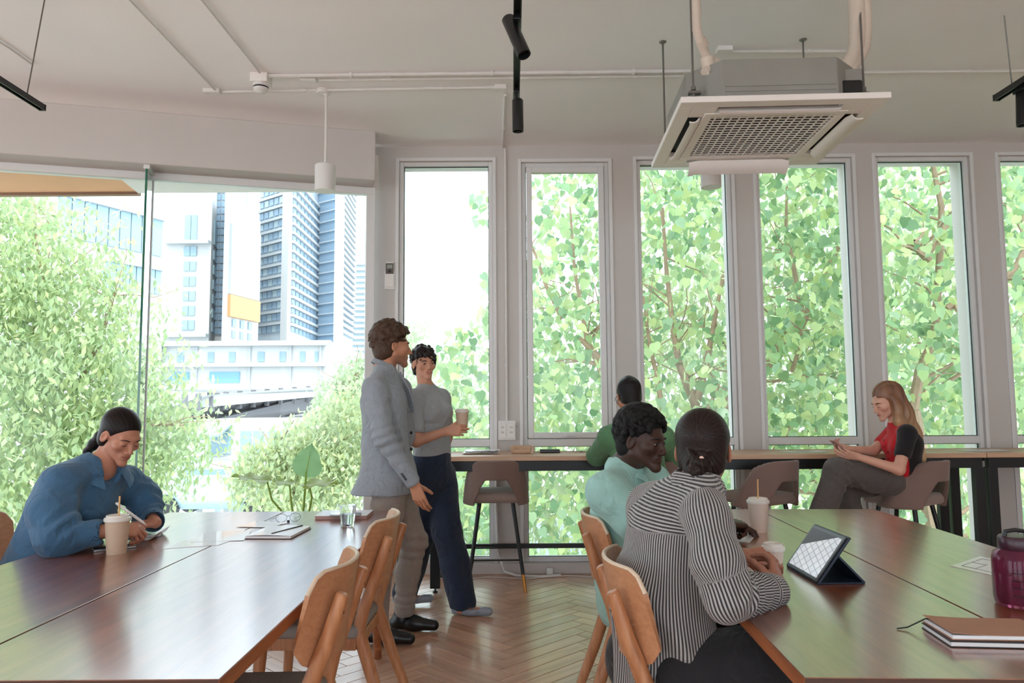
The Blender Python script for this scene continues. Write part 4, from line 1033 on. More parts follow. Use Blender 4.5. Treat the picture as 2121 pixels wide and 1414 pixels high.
def rumple(m, amount=.9, scale=12., dist=.026):
    """adds soft wrinkles to a cloth material"""
    N, L = m.node_tree.nodes, m.node_tree.links; b = N['Principled BSDF']; tc = N.new('ShaderNodeTexCoord'); nz = N.new('ShaderNodeTexNoise')
    nz.inputs['Scale'].default_value = scale; nz.inputs['Detail'].default_value = 2.5; nz.inputs['Distortion'].default_value = .35; L.new(tc.outputs['Object'], nz.inputs['Vector'])
    rp = N.new('ShaderNodeMath'); rp.operation = 'SUBTRACT'; rp.inputs[1].default_value = .5; L.new(nz.outputs['Fac'], rp.inputs[0]); ab = N.new('ShaderNodeMath'); ab.operation = 'ABSOLUTE'; L.new(rp.outputs[0], ab.inputs[0])
    bp = N.new('ShaderNodeBump'); bp.inputs['Strength'].default_value = amount; bp.inputs['Distance'].default_value = dist; L.new(ab.outputs[0], bp.inputs['Height'])
    if b.inputs['Normal'].links: L.new(b.inputs['Normal'].links[0].from_socket, bp.inputs['Normal'])
    L.new(bp.outputs[0], b.inputs['Normal']); return m
def cloth(name, rgb, rough=.85, var=.05, scale=30, bump=.25, bscale=900, sheen=.15): return rumple(mat(name, rgb, rough, var=var, scale=scale, bump=bump, bscale=bscale, sheen=sheen))
def collar(root, mt, ring, h, thick=.004, lean=.012, name='collar'):
    """a folded collar: a strip standing on a ring of points, turned outward"""
    o = -Vector(root.location); c = sum((Vector(p) for p in ring), Vector())/len(ring); rows = [[], [], []]
    for p in ring:
        p = Vector(p); d = (p-c); d.z = 0; d.normalize()
        rows[0].append(p+o+Vector((0, 0, -.004))); rows[1].append(p+o+Vector((0, 0, h))-d*.004); rows[2].append(p+o+d*lean+Vector((0, 0, h*.12)))
    mid = [[a.lerp(b, .5) for a, b in zip(rows[0], rows[1])], [a.lerp(b, .5)+Vector((0, 0, h*.12)) for a, b in zip(rows[1], rows[2])]]
    return MB().grid([rows[0], mid[0], rows[1], mid[1], rows[2]], thick).build(name, mt, root, smooth=True, angle=80)
def wing_collar(root, mt, c, fw, r=.06, gap=.45, stand=.028, fall=(.030, .052), drop=.035, spread=.022, up=(0, 0, 1), name='collar', r2=None):
    """shirt collar: a stand round the neck folded down, its two front wings longer and pointed"""
    o = -Vector(root.location); c = Vector(c); fw = Vector(fw).normalized(); S = fw.cross(Vector((0, 0, 1))).normalized(); U = Vector(up).normalized(); n = 33; rows = [[] for _ in range(6)]
    for i in range(n):
        a = -PI+gap*0+(2*PI)*(i/(n-1)); a = gap+(2*PI-2*gap)*i/(n-1); k = (math.cos(a)+1)/2
        out = S*math.sin(a)+fw*math.cos(a); b = c+S*(r*math.sin(a))+fw*((r2 or r)*math.cos(a))-U*(drop*k*k); tg = (fw*math.sin(a)**2*(1 if True else 0)+S*(-math.sin(a)*math.cos(a))) if k > .5 else Vector()
        f_ = fall[0]+(fall[1]-fall[0])*k**3; tip = tg*(.030*max(0, k-.5)*2)
        top = b+U*stand-out*.004
        rows[0].append(b+o-U*.004); rows[1].append(top+o); rows[2].append(top+out*.007+U*.001+o); e = b+out*(spread+.012*k)-U*(f_-stand*.75)+tip
        rows[3].append(top.lerp(e, .38)+out*.008+o); rows[4].append(top.lerp(e, .72)+out*.006+o); rows[5].append(e+o)
    return MB().grid(rows, .0035).build(name, mt, root, smooth=True, angle=80)
SK = lambda n: attr_mat(n, .48, .4, sub=.06)

# 1. woman in blue, writing at the left table ------------------------------------------------
def woman_in_blue():
    t = person('woman in a loose blue shirt sitting at the left table, writing with a pen', (-2.0, 3.15, 0))
    hd = Head(at(250, 903, Y=3.20), (.80, -.42, -.44), roll=-.05, size=.90)
    shR, shL = at(126, 1003, Y=3.04), at(262, 998, Y=3.38); nk = at(208, 968, Y=3.21)
    elR, wrR = at(118, 1112, Y=2.93), at(236, 1098, Y=3.02); elL, wrL = at(300, 1056, Y=3.48), at(322, 1082, Y=3.30)
    fw = Vector((.86, -.45, 0)); ch = Vector((-1.83, 3.19, .93)); hip = Vector((-2.02, 3.20, .54))
    nk0 = hd.p(0, -.045, -.075)
    lo, hi = bounds(hd.o, elR, wrR, wrL, shR, hip, pad=.17); f = Field(lo, hi, .0031)
    hd.sculpt(f, .88, .98)
    f.cone(hd.p(0, -.03, -.06), nk, .043, .050, .02); f.cone(nk, ch, .052, .085, .03); f.cone(ch, hip, .085, .09, .05)
    f.cone(shR, nk, .045, .045, .04); f.cone(shL, nk, .045, .045, .04); f.chain([shR, elR, wrR], [.045, .038, .026], .02); f.chain([shL, elL, wrL], [.042, .036, .025], .02)
    hand(f, wrR, (.8, .5, -.08), (.15, -.55, .8), -1, (.75, .8, .9, 1.0), .55, .95)
    hand(f, wrL, (-.75, -.6, -.05), (.15, -.1, 1), 1, (.45, .5, .55, .6), .3, .95)
    f.obj('body', SK('skin_light'), t, hd.skin((190, 134, 110), (158, 88, 80)), smooth=1)
    hd.extras(t, (46, 32, 28), closed=True, brow_t=.0026)
    # shirt: boxy with broad sleeves
    f = Field(*bounds(shR, shL, elR, wrR, wrL, elL, hip, pad=.15), .005)
    f.cone(hip+Vector((0, 0, -.02)), ch, .165, .165, .06, flat=(fw, 1.15)); f.cone(ch, nk-Vector((0, 0, .03)), .155, .075, .07, flat=(fw, 1.2))
    for s_ in (shR, shL): f.cone(s_, nk-Vector((0, 0, .015)), .070, .062, .05)
    cuR = elR.lerp(wrR, .66); cuL = elL.lerp(wrL, .86)
    f.chain([shR, shR.lerp(elR, .5)+Vector((-.02, -.02, 0)), elR, cuR], [.078, .082, .072, .052], .04); f.chain([shL, shL.lerp(elL, .55)+Vector((.02, .02, 0)), elL, cuL], [.072, .074, .066, .050], .04)
    f.func(folds(21, .013, 13, 30)); f.func(crease(shR.lerp(elR, .5), elR.lerp(cuR, .9), .006, .05, 3)); f.func(crease(shL.lerp(elL, .4), cuL, .005, .045, 4))
    for a, b in ((elR, cuR), (elL, cuL)): d = (Vector(b)-Vector(a)).normalized(); f.cone(b-d*.004, b+d*.08, .040, .040, .004, 'sub')
    # open V neck
    f.cone(nk+Vector((0, 0, .03)), nk+fw*.075+Vector((0, 0, -.02)), .052, .040, .01, 'sub'); f.cone(nk+fw*.07, nk+fw*.22+Vector((0, 0, -.11)), .036, .014, .01, 'sub')
    mb = cloth('blue_cotton', (62, 104, 138), scale=14, var=.08); f.obj('shirt', mb, t, smooth=1)
    wing_collar(t, mb, nk+fw*.008+Vector((0, 0, .020)), fw, .068, .55, .026, (.045, .078), .062, .046)
    o = -Vector(t.location)
    f = Field(*bounds(hd.o, hd.p(0, -.2, -.15), pad=.16), .0035)
    hd.hair_cap(f, .009, 0, .082, .074, -.085)
    tail = [hd.p(0, -.100, -.030), hd.p(.0, -.125, -.065), hd.p(.004, -.145, -.115), hd.p(.01, -.165, -.165), hd.p(.012, -.18, -.20)]
    f.chain(tail, [.022, .026, .024, .016, .005], .012); f.obj('hair', attr_mat('dark_hair', .45, .18, bump=.2, bscale=300), t, strands(hd, (28, 21, 20)), smooth=1)
    f = Field(*bounds(hip, (-1.55, 3.0, .45), (-1.6, 3.35, .1), pad=.2), .008)
    for kn, an in (((-1.60, 3.02, .52), (-1.62, 3.0, .06)), ((-1.60, 3.30, .52), (-1.60, 3.32, .06))): f.chain([Vector((hip.x, kn[1]*.5+hip.y*.5, .54)), kn, an], [.10, .075, .055], .03)
    f.obj('trousers', cloth('dark_denim', (40, 44, 56)), t)
    # pen in the right hand
    a, b = at(240, 1041, Y=3.06), at(303, 1087, Y=3.09); d = (b-a).normalized(); m = thing('pen', 'white pen held in the writing hand of the woman in blue', 'pen', tuple(a))
    q = lambda k: d*((b-a).length*k)
    MB().tube([q(0), q(.05), q(.86), q(1.)], [.0045, .0055, .0055, .0012], 10).build('barrel', M_white, m, smooth=True); MB().tube([q(.02), q(.3)], .0018, 6).build('clip', M_screw, m); 
woman_in_blue()

# 2. man in the grey blazer, walking ---------------------------------------------------------
def man_walking():
    Y = 4.45; t = person('man in a grey blazer and taupe trousers, walking past the left table', (-.72, 4.4, 0))
    hd = Head(at(812, 716, Y=Y), (.86, .40, -.03), size=1.04)
    nk = at(797, 764, Y=Y); fw = Vector((.90, .42, 0)).normalized(); S = fw.cross(Vector((0, 0, 1)))
    shR, shL = at(775, 806, Y=Y-.17), at(828, 806, Y=Y+.17); ch = at(797, 850, Y=Y); hip = at(806, 985, Y=Y); wa = at(797, 925, Y=Y)
    elR, wrR = at(796, 908, Y=Y-.25), at(858, 1002, Y=Y-.22); elL, wrL = shL+Vector((.02, .06, -.29)), shL+Vector((-.04, .06, -.54))
    lo, hi = bounds(hd.o, wrR, wrL, hip, elR, pad=.15); lo[2] = min(lo[2], wrR.z-.2); f = Field(lo, hi, .0033)
    hd.sculpt(f, 1.06, 1.04); f.cone(hd.p(0, -.03, -.06), nk, .050, .053, .03); f.cone(nk, ch, .06, .085, .03); f.cone(ch, hip, .085, .09, .05)
    f.chain([shR, elR, wrR], [.05, .042, .028], .02); f.chain([shL, elL, wrL], [.05, .042, .028], .02)
    hand(f, wrR, (.34, -.05, -.93), (-.25, -.95, -.05), -1, (.30, .34, .38, .44), .85, 1.02, .7); hand(f, wrL, (.1, 0, -1), (-.2, .95, 0), 1, (.3, .3, .35, .4), .3, 1.05)
    f.obj('body', SK('skin_tan'), t, hd.skin((198, 142, 112), (160, 96, 84), (120, 88, 72)), smooth=1); hd.extras(t, (70, 48, 34), sides=(-1, 1))
    # shirt collar
    ms = cloth('pale_blue_shirt', (176, 194, 208)); nkc = nk+Vector((.004, .002, .0)); wing_collar(t, ms, nkc+Vector((0, 0, -.004)), fw, .055, .35, .034, (.026, .05), .03, .008, name='shirt_collar')
    f = Field(*bounds(nk, ch, hip, shR, shL, pad=.12), .006); f.cone(nk-Vector((0, 0, .03)), ch, .075, .135, .05, flat=(fw, 1.22)); f.cone(ch, hip, .135, .13, .05, flat=(fw, 1.25)); f.cone(nkc+Vector((0, 0, .03)), nkc, .056, .055, .006, 'sub'); f.obj('shirt', ms, t)
    # blazer
    f = Field(*bounds(shR, shL, wrR, at(740, 1024, Y=Y), elL, wrL, nk, at(862, 1010, Y=Y), pad=.14), .005)
    hem = at(785, 1022, Y=Y)
    f.cone(at(795, 840, Y=Y), wa, .172, .155, .06, flat=(fw, 1.28)); f.cone(wa, hip, .155, .178, .06, flat=(fw, 1.18)); f.cone(hip, hem-Vector((0, 0, .05)), .178, .196, .05, flat=(fw, 1.15))
    f.cone(at(793, 818, Y=Y), nk-Vector((0, 0, .03)), .14, .065, .06, flat=(fw, 1.3))
    for s_ in (shR, shL): f.cone(s_, nk-Vector((0, 0, .02)), .068, .058, .045)
    cR, cL = elR.lerp(wrR, .93), elL.lerp(wrL, .93)
    f.chain([shR, elR, cR], [.074, .062, .046], .022); f.chain([shL, elL, cL], [.074, .062, .046], .03)
    f.plane(hem, (0, 0, -1), .006)
    f.func(folds(33, .008, 11, 22)); f.func(crease(shR.lerp(elR, .55), elR.lerp(cR, .75), .005, .06, 5)); f.func(crease(shR+Vector((0, 0, .03)), elR, .003, .09, 6))
    for a, b in ((elR, cR), (elL, cL)): d = (Vector(b)-Vector(a)).normalized(); f.cone(b+d*.034, b+d*.12, .034, .036, .004, 'sub')
    # neck opening and front gap between the lapels
    f.cone(nk+Vector((0, 0, .05)), nk+fw*.03+Vector((0, 0, -.01)), .060, .05, .01, 'sub'); f.cone(nk+fw*.12+Vector((0, 0, .02)), ch+fw*.18+Vector((0, 0, -.05)), .045, .006, .012, 'sub')
    mj = cloth('grey_wool', (150, 158, 166), .9, .05, 50, .3, 700); f.obj('blazer', mj, t, smooth=1)
    o = -Vector(t.location)
    ring = [nk+S*(.062*math.cos(a))+fw*(.066*math.sin(a))+Vector((0, 0, .006-.03*math.sin(a))) for a in np.linspace(PI/2+.75, PI/2-.75+2*PI, 24)]; collar(t, mj, ring, .030, .006, .014, 'blazer_collar')
    for q in (1, -1):   # lapels: long tapering flaps down the front edge
        rows = []
        for i in range(8):
            a = i/7; b = nk+S*q*(.062-.045*a)+fw*(.070+.085*a)+Vector((0, 0, -.02-.24*a)); out = (S*q*.85+fw*.25).normalized(); w = (.058*math.sin(PI*(.2+.8*(1-a))))+.004
            rows.append([b+o, b+out*w*.5+fw*.008+o, b+out*w+fw*-.002+o])
        MB().grid(rows if q < 0 else rows[::-1], .005).build('lapel', mj, t, smooth=True, angle=80)
    mbtn = mat('dark_button', (34, 34, 38), .35)
    for v in (896, 930):
        p = at(851, v, Y=Y-.035); MB().lathe([(0, 0), (.010, 0), (.010, .005), (0, .006)], p+o, 12, axis=(.8, -.55, 0)).build('button', mbtn, t, smooth=True)
    for i in range(4):
        p = cR.lerp(elR, .06+.045*i)+Vector((-.020, -.040, -.002)); MB().lathe([(0, 0), (.0075, 0), (.0075, .005), (0, .005)], p+o, 10, axis=(-.35, -.92, .1)).build('cuff_button', mbtn, t, smooth=True)
    # trousers, one leg ahead
    knL, anL = at(858, 1120, Y=4.55), at(838, 1262, Y=4.52); knR, anR = at(790, 1130, Y=4.36), at(780, 1290, Y=4.27)
    hL, hR = hip+S*-.07, hip+S*.07
    f = Field(*bounds(hip, knL, anL, knR, anR, pad=.16), .0055)
    f.cone(hip+Vector((0, 0, .02)), hip+Vector((0, 0, -.05)), .128, .135, .03, flat=(fw, 1.18))
    f.chain([hL, hL.lerp(knL, .5)+fw*.012, knL, knL.lerp(anL, .5)-fw*.014, anL], [.098, .094, .080, .070, .063], .03); f.chain([hR, hR.lerp(knR, .5), knR, anR], [.096, .092, .078, .066], .03)
    f.func(folds(44, .009, 12, 26)); f.func(crease(hL.lerp(knL, .75), knL.lerp(anL, .4), .005, .06, 8)); f.func(crease(knL.lerp(anL, .6), anL, .005, .045, 9))
    f.plane(anR-Vector((0, 0, .03)), (0, 0, -1), .004); f.obj('trousers', cloth('taupe_trousers', (150, 140, 134)), t, smooth=1)
    msh = mat('black_shoe_leather', (20, 21, 24), .35, var=.1)
    for an, d, fl_ in ((at(838, 1285, Y=4.52), Vector((.92, -.10, -.04)), 0), (at(785, 1308, Y=4.27), Vector((.9, -.1, -.10)), 0)):
        g = Vector((an.x, an.y, .045)); f = Field(*bounds(g, g+d*.22, g-d*.08, g+Vector((0, 0, .1)), pad=.06), .004); d = Vector((d.x, d.y, 0)).normalized(); sd = d.cross(Vector((0, 0, 1)))
        f.cone(g-d*.055, g+d*.06, .036, .040, .01); f.cone(g+d*.05, g+d*.175+Vector((0, 0, -.010)), .041, .030, .03); f.cone(g-d*.03+Vector((0, 0, .02)), g-d*.02+Vector((0, 0, .09)), .036, .040, .03); f.cone(g-d*.02, g+d*.19, .012, .012, .0)
        f.plane(g-Vector((0, 0, .042)), (0, 0, -1)); f.obj('shoe', msh, t, smooth=1)
    f = Field(*bounds(hd.o, pad=.18), .0035); hd.hair_cap(f, .014, .010, .090, .078, -.092, (.90, -.43), edge=.022)
    locks(hd, f, 5, 190, .013, .009, (.088, .108, .104), -.5, (.088, .080), (.90, -.43), -.004); hd.cone(f, (-.035, .058, .100), (.04, .066, .100), .016, .014, .02)
    b = wob(62, 6, 95); f.func(lambda x, y, z: .003*b(x, y, z)); f.obj('hair', hair_mat('brown_hair', (78, 58, 46), .5, (110, 110, 40), .6), t, smooth=1)
man_walking()

# 3. woman in the grey tee with a cup, walking ------------------------------------------------
def woman_walking():
    Y = 4.92; t = person('short haired woman in a grey knit tee and navy trousers, walking with a cup', (-.52, 4.9, 0))
    hd = Head(at(878, 753, Y=Y), (.50, -.86, -.03), roll=.05, size=.90)
    nk = at(882, 803, Y=Y); fw = Vector((.80, -.60, 0)); S = fw.cross(Vector((0, 0, 1)))
    shR, shL = at(857, 826, Y=Y-.13), at(915, 824, Y=Y+.10); ch = at(890, 852, Y=Y); wa = at(895, 925, Y=Y); hip = at(893, 985, Y=Y+.01)
    elR, wrR = at(862, 913, Y=Y-.20), at(924, 893, Y=Y-.24); elL, wrL = shL+Vector((.03, .06, -.26)), shL+Vector((.0, .04, -.49))
    f = Field(*bounds(hd.o, wrR+Vector((.14, 0, 0)), wrL-Vector((0, 0, .12)), hip, elR, pad=.13), .0031)
    hd.sculpt(f, .95, .97, 1.); f.cone(hd.p(0, -.03, -.06), nk, .045, .050, .025); f.cone(nk, ch, .045, .075, .03); f.cone(ch, hip, .075, .08, .05)
    f.chain([shR, elR, wrR], [.040, .037, .024], .02); f.chain([shL, elL, wrL], [.040, .035, .024], .02); f.cone(shR, nk, .035, .035, .03); f.cone(shL, nk, .035, .035, .03)
    hand(f, wrR, (.99, .02, .06), (.05, -1, .12), -1, (.50, .52, .56, .6), .5, .95, .75); hand(f, wrL, (.1, 0, -1), (0, 1, 0), 1, (.3, .3, .35, .4), .3, .95)
    f.obj('body', SK('skin_light_brown'), t, hd.skin((204, 150, 124), (176, 92, 86)), smooth=1); hd.extras(t, (36, 28, 26), look=(.002, 0), brow_t=.0036)
    # teeth showing in the smile
    o = -Vector(t.location); MB().tube([hd.p(-.014, .0905, -.0630)+o, hd.p(0, .0945, -.0645)+o, hd.p(.014, .0905, -.0630)+o], [.0012, .0028, .0012], 8).build('teeth', mat('teeth_enamel', (236, 230, 222), .3), t, smooth=True)
    f = Field(*bounds(shR, shL, elR, wa, nk, elL, pad=.14), .0045)
    f.cone(ch, wa-Vector((0, 0, .02)), .135, .138, .05, flat=(fw, 1.22)); f.cone(ch, nk-Vector((0, 0, .02)), .125, .05, .06, flat=(fw, 1.2))
    for q in (1, -1): f.ell(ch+S*q*.06+fw*.075+Vector((0, 0, -.005)), (.058, .058, .06), None, .04)
    for s_ in (shR, shL): f.cone(s_, nk-Vector((0, 0, .008)), .052, .046, .04)
    sR, sL = shR.lerp(elR, .72), shL.lerp(elL, .72); f.chain([shR, sR], [.062, .056], .03); f.chain([shL, sL], [.060, .055], .03)
    f.func(folds(55, .004, 14, 30)); d = (sR-shR).normalized(); f.cone(sR+d*.045, sR+d*.12, .045, .05, .004, 'sub'); d = (sL-shL).normalized(); f.cone(sL+d*.045, sL+d*.12, .045, .05, .004, 'sub')
    f.plane(at(893, 943, Y=Y), (0, 0, -1), .004); f.cone(nk+Vector((0, 0, .05)), nk+Vector((0, 0, -.012)), .050, .049, .006, 'sub')
    mt = cloth('grey_knit', (166, 172, 176), .9, .04, 40, .4, 1400); f.obj('tee_shirt', mt, t, smooth=1)
    ring = [nk+S*(.050*math.cos(a))+fw*(.050*math.sin(a))+Vector((0, 0, .004-.012*math.sin(a))) for a in np.linspace(0, 2*PI, 29)]; MB().tube([p+o for p in ring], .0055, 8, cap=False).build('neckband', mt, t, smooth=True)
    knF, anF = at(925, 1100, Y=4.90), at(958, 1246, Y=4.84); knB, anB = at(872, 1105, Y=5.0), at(838, 1226, Y=5.06); hL, hR = hip-S*.08, hip+S*.08
    f = Field(*bounds(wa, knF, anF, knB, anB, pad=.17), .0055)
    f.cone(wa, hip, .124, .150, .03, flat=(fw, 1.18)); f.chain([hL, knF, knF.lerp(anF, .5), anF], [.110, .098, .092, .088], .03); f.chain([hR, knB, anB], [.110, .096, .085], .03)
    f.func(folds(66, .010, 10, 22)); f.func(lambda x, y, z: .004*np.sin(55*(x*.8+y*.6)+4*z)*np.clip((.75-z)*3, 0, 1)); f.plane(at(960, 1262, Y=4.84), (.15, 0, -1), .004)
    f.cone(anF-Vector((0, 0, .02)), anF-Vector((0, 0, .12)), .072, .075, .006, 'sub'); f.obj('trousers', cloth('navy_trousers', (26, 42, 66), .85, .1, 18), t, smooth=1)
    # flat shoes with an instep strap
    msh = mat('grey_blue_leather', (148, 158, 172), .4)
    for g, d in ((Vector((anF.x+.005, anF.y, .030)), Vector((.97, -.2, 0))), (Vector((anB.x, anB.y, .045)), Vector((.9, .1, 0)))):
        d.normalize(); sd = d.cross(Vector((0, 0, 1))); f = Field(*bounds(g-d*.08, g+d*.22, g+Vector((0, 0, .12)), pad=.05), .0035)
        f.cone(g-d*.05, g+d*.06, .029, .033, .01); f.cone(g+d*.05, g+d*.165, .034, .026, .02); f.ell(g+d*.055+Vector((0, 0, .036)), (.075, .040, .030), frame(d, (0, 0, 1)) @ Matrix(((0, 1, 0), (1, 0, 0), (0, 0, 1))), .006, 'sub'); f.plane(g-Vector((0, 0, .026)), (0, 0, -1)); f.obj('shoe', msh, t, smooth=1)
        f = Field(*bounds(g-d*.06, g+d*.16, g+Vector((0, 0, .16)), pad=.05), .004); f.cone(g-d*.02+Vector((0, 0, .17)), g-d*.018, .030, .028, .02); f.cone(g-d*.02+Vector((0, 0, .012)), g+d*.11, .028, .020, .03); f.obj('foot', SK('skin_foot'), t, np.array(lin((196, 140, 114)))); 
        MB().tube([g+d*.075+sd*.034+o, g+d*.068+sd*.02+Vector((0, 0, .026))+o, g+d*.066+Vector((0, 0, .034))+o, g+d*.068-sd*.02+Vector((0, 0, .026))+o, g+d*.075-sd*.034+o], .0045, 8, flat=1.).build('strap', msh, t, smooth=True)
    f = Field(*bounds(hd.o, pad=.16), .0033); hd.hair_cap(f, .011, .006, .088, .064, -.088, (.90, -.43), ears=True, edge=.014); locks(hd, f, 8, 240, .0095, .005, (.084, .104, .095), -.55, (.092, .062), (.90, -.43), .004)
    for q in (-1, 1): hd.cone(f, (q*.070, .034, .025), (q*.072, .030, -.022), .010, .004, .01)
    a, b = wob(71, 7, 60), wob(72, 6, 120); f.func(lambda x, y, z: .005*a(x, y, z)+.003*b(x, y, z)); f.obj('hair', hair_mat('black_brown_hair', (38, 30, 30), .42, (90, 90, 60), .6), t, smooth=1)
    # earring
    p = hd.p(-.080, -.004, -.040)+o
    return hd, wrR
_, WCUP = woman_walking()

# 4. person in green at the window counter, seen from behind -----------------------------------
def person_in_green():
    t = person('person in a green shirt and glasses sitting at the window counter, back turned', (.85, 5.15, 0))
    Y = 5.05; hd = Head(at(1302, 822, Y=Y), (-.16, .93, -.34), size=1.0); nk = at(1312, 862, Y=Y-.03)
    shL, shR = at(1262, 905, Y=Y), at(1374, 905, Y=Y+.02); elL, wrL = at(1236, 944, Y=Y+.22), at(1290, 940, Y=Y+.46); elR, wrR = at(1396, 950, Y=Y+.2), at(1340, 938, Y=Y+.46)
    ch = at(1320, 960, Y=Y); hip = Vector((.93, 5.22, .78)); fw = Vector((0, 1, 0))
    f = Field(*bounds(hd.o, elL, elR, wrL, wrR, hip, pad=.16), .0036); hd.sculpt(f); f.cone(hd.p(0, -.03, -.06), nk, .05, .055, .025); f.cone(nk, ch, .052, .085, .03); f.cone(ch, hip, .085, .085, .05)
    f.chain([shL, elL, wrL], [.045, .04, .027], .02); f.chain([shR, elR, wrR], [.045, .04, .027], .02); hand(f, wrL, (.8, .5, 0), (0, 0, 1), 1, (.5, .5, .5, .5)); hand(f, wrR, (-.8, .5, 0), (0, 0, 1), -1, (.5, .5, .5, .5))
    f.obj('body', SK('skin_medium'), t, hd.skin((196, 138, 110), (150, 90, 80)), smooth=1)
    f = Field(*bounds(shL, shR, elL, elR, hip, wrL, wrR, nk, pad=.14), .0055)
    f.cone(ch, hip, .165, .16, .06, flat=(fw, 1.3)); f.cone(ch+Vector((0, 0, .08)), nk-Vector((0, 0, .03)), .16, .07, .07, flat=(fw, 1.3))
    for s_ in (shL, shR): f.cone(s_, nk-Vector((0, 0, .015)), .065, .06, .05)
    cL, cR = elL.lerp(wrL, .8), elR.lerp(wrR, .8); f.chain([shL, elL, cL], [.078, .068, .05], .035); f.chain([shR, elR, cR], [.078, .068, .05], .035)
    f.func(folds(81, .009, 13, 30)); f.plane(hip-Vector((0, 0, .10)), (0, 0, -1), .01); f.cone(nk+Vector((0, 0, .05)), nk+Vector((0, 0, -.01)), .055, .054, .006, 'sub')
    mg = cloth('green_cotton', (96, 146, 104)); f.obj('shirt', mg, t, smooth=1)
    wing_collar(t, mg, nk, fw, .058, .4, .030, (.032, .05), .03, .016)
    f = Field(*bounds(hip, (.80, 5.55, .70), (1.1, 5.55, .3), pad=.18), .008)
    for q in (-.09, .09): f.chain([hip+Vector((q, 0, -.0)), Vector((hip.x+q*1.5, 5.52, .78)), Vector((hip.x+q*1.5, 5.60, .30))], [.095, .075, .055], .03)
    f.obj('trousers', cloth('dark_trousers', (50, 50, 56)), t)
    f = Field(*bounds(hd.o, pad=.18), .0035); hd.hair_cap(f, .010, .004, .09, .075, -.075, ears=True); hd.ell(f, (0, -.112, .050), (.030, .024, .030), .012); a = wob(85, 7, 70); f.func(lambda x, y, z: .0035*a(x, y, z)); f.obj('hair', attr_mat('black_hair', .45, .2, bump=.2, bscale=300), t, strands(hd, (32, 27, 27)), smooth=1)
    o = -Vector(t.location); g = MB()
    for q in (-1, 1): g.tube([hd.p(q*.079, -.030, .004)+o, hd.p(q*.080, .02, .008)+o, hd.p(q*.072, .088, .006)+o], .002, 6)
    for q in (-1, 1): g.tube([hd.p(q*.035+.024*math.cos(a), .097-.008*abs(math.cos(a)), -.002+.02*math.sin(a))+o for a in np.linspace(0, 2*PI, 17)], .0018, 6, cap=False)
    g.build('glasses', M_black, t, smooth=True)
person_in_green()

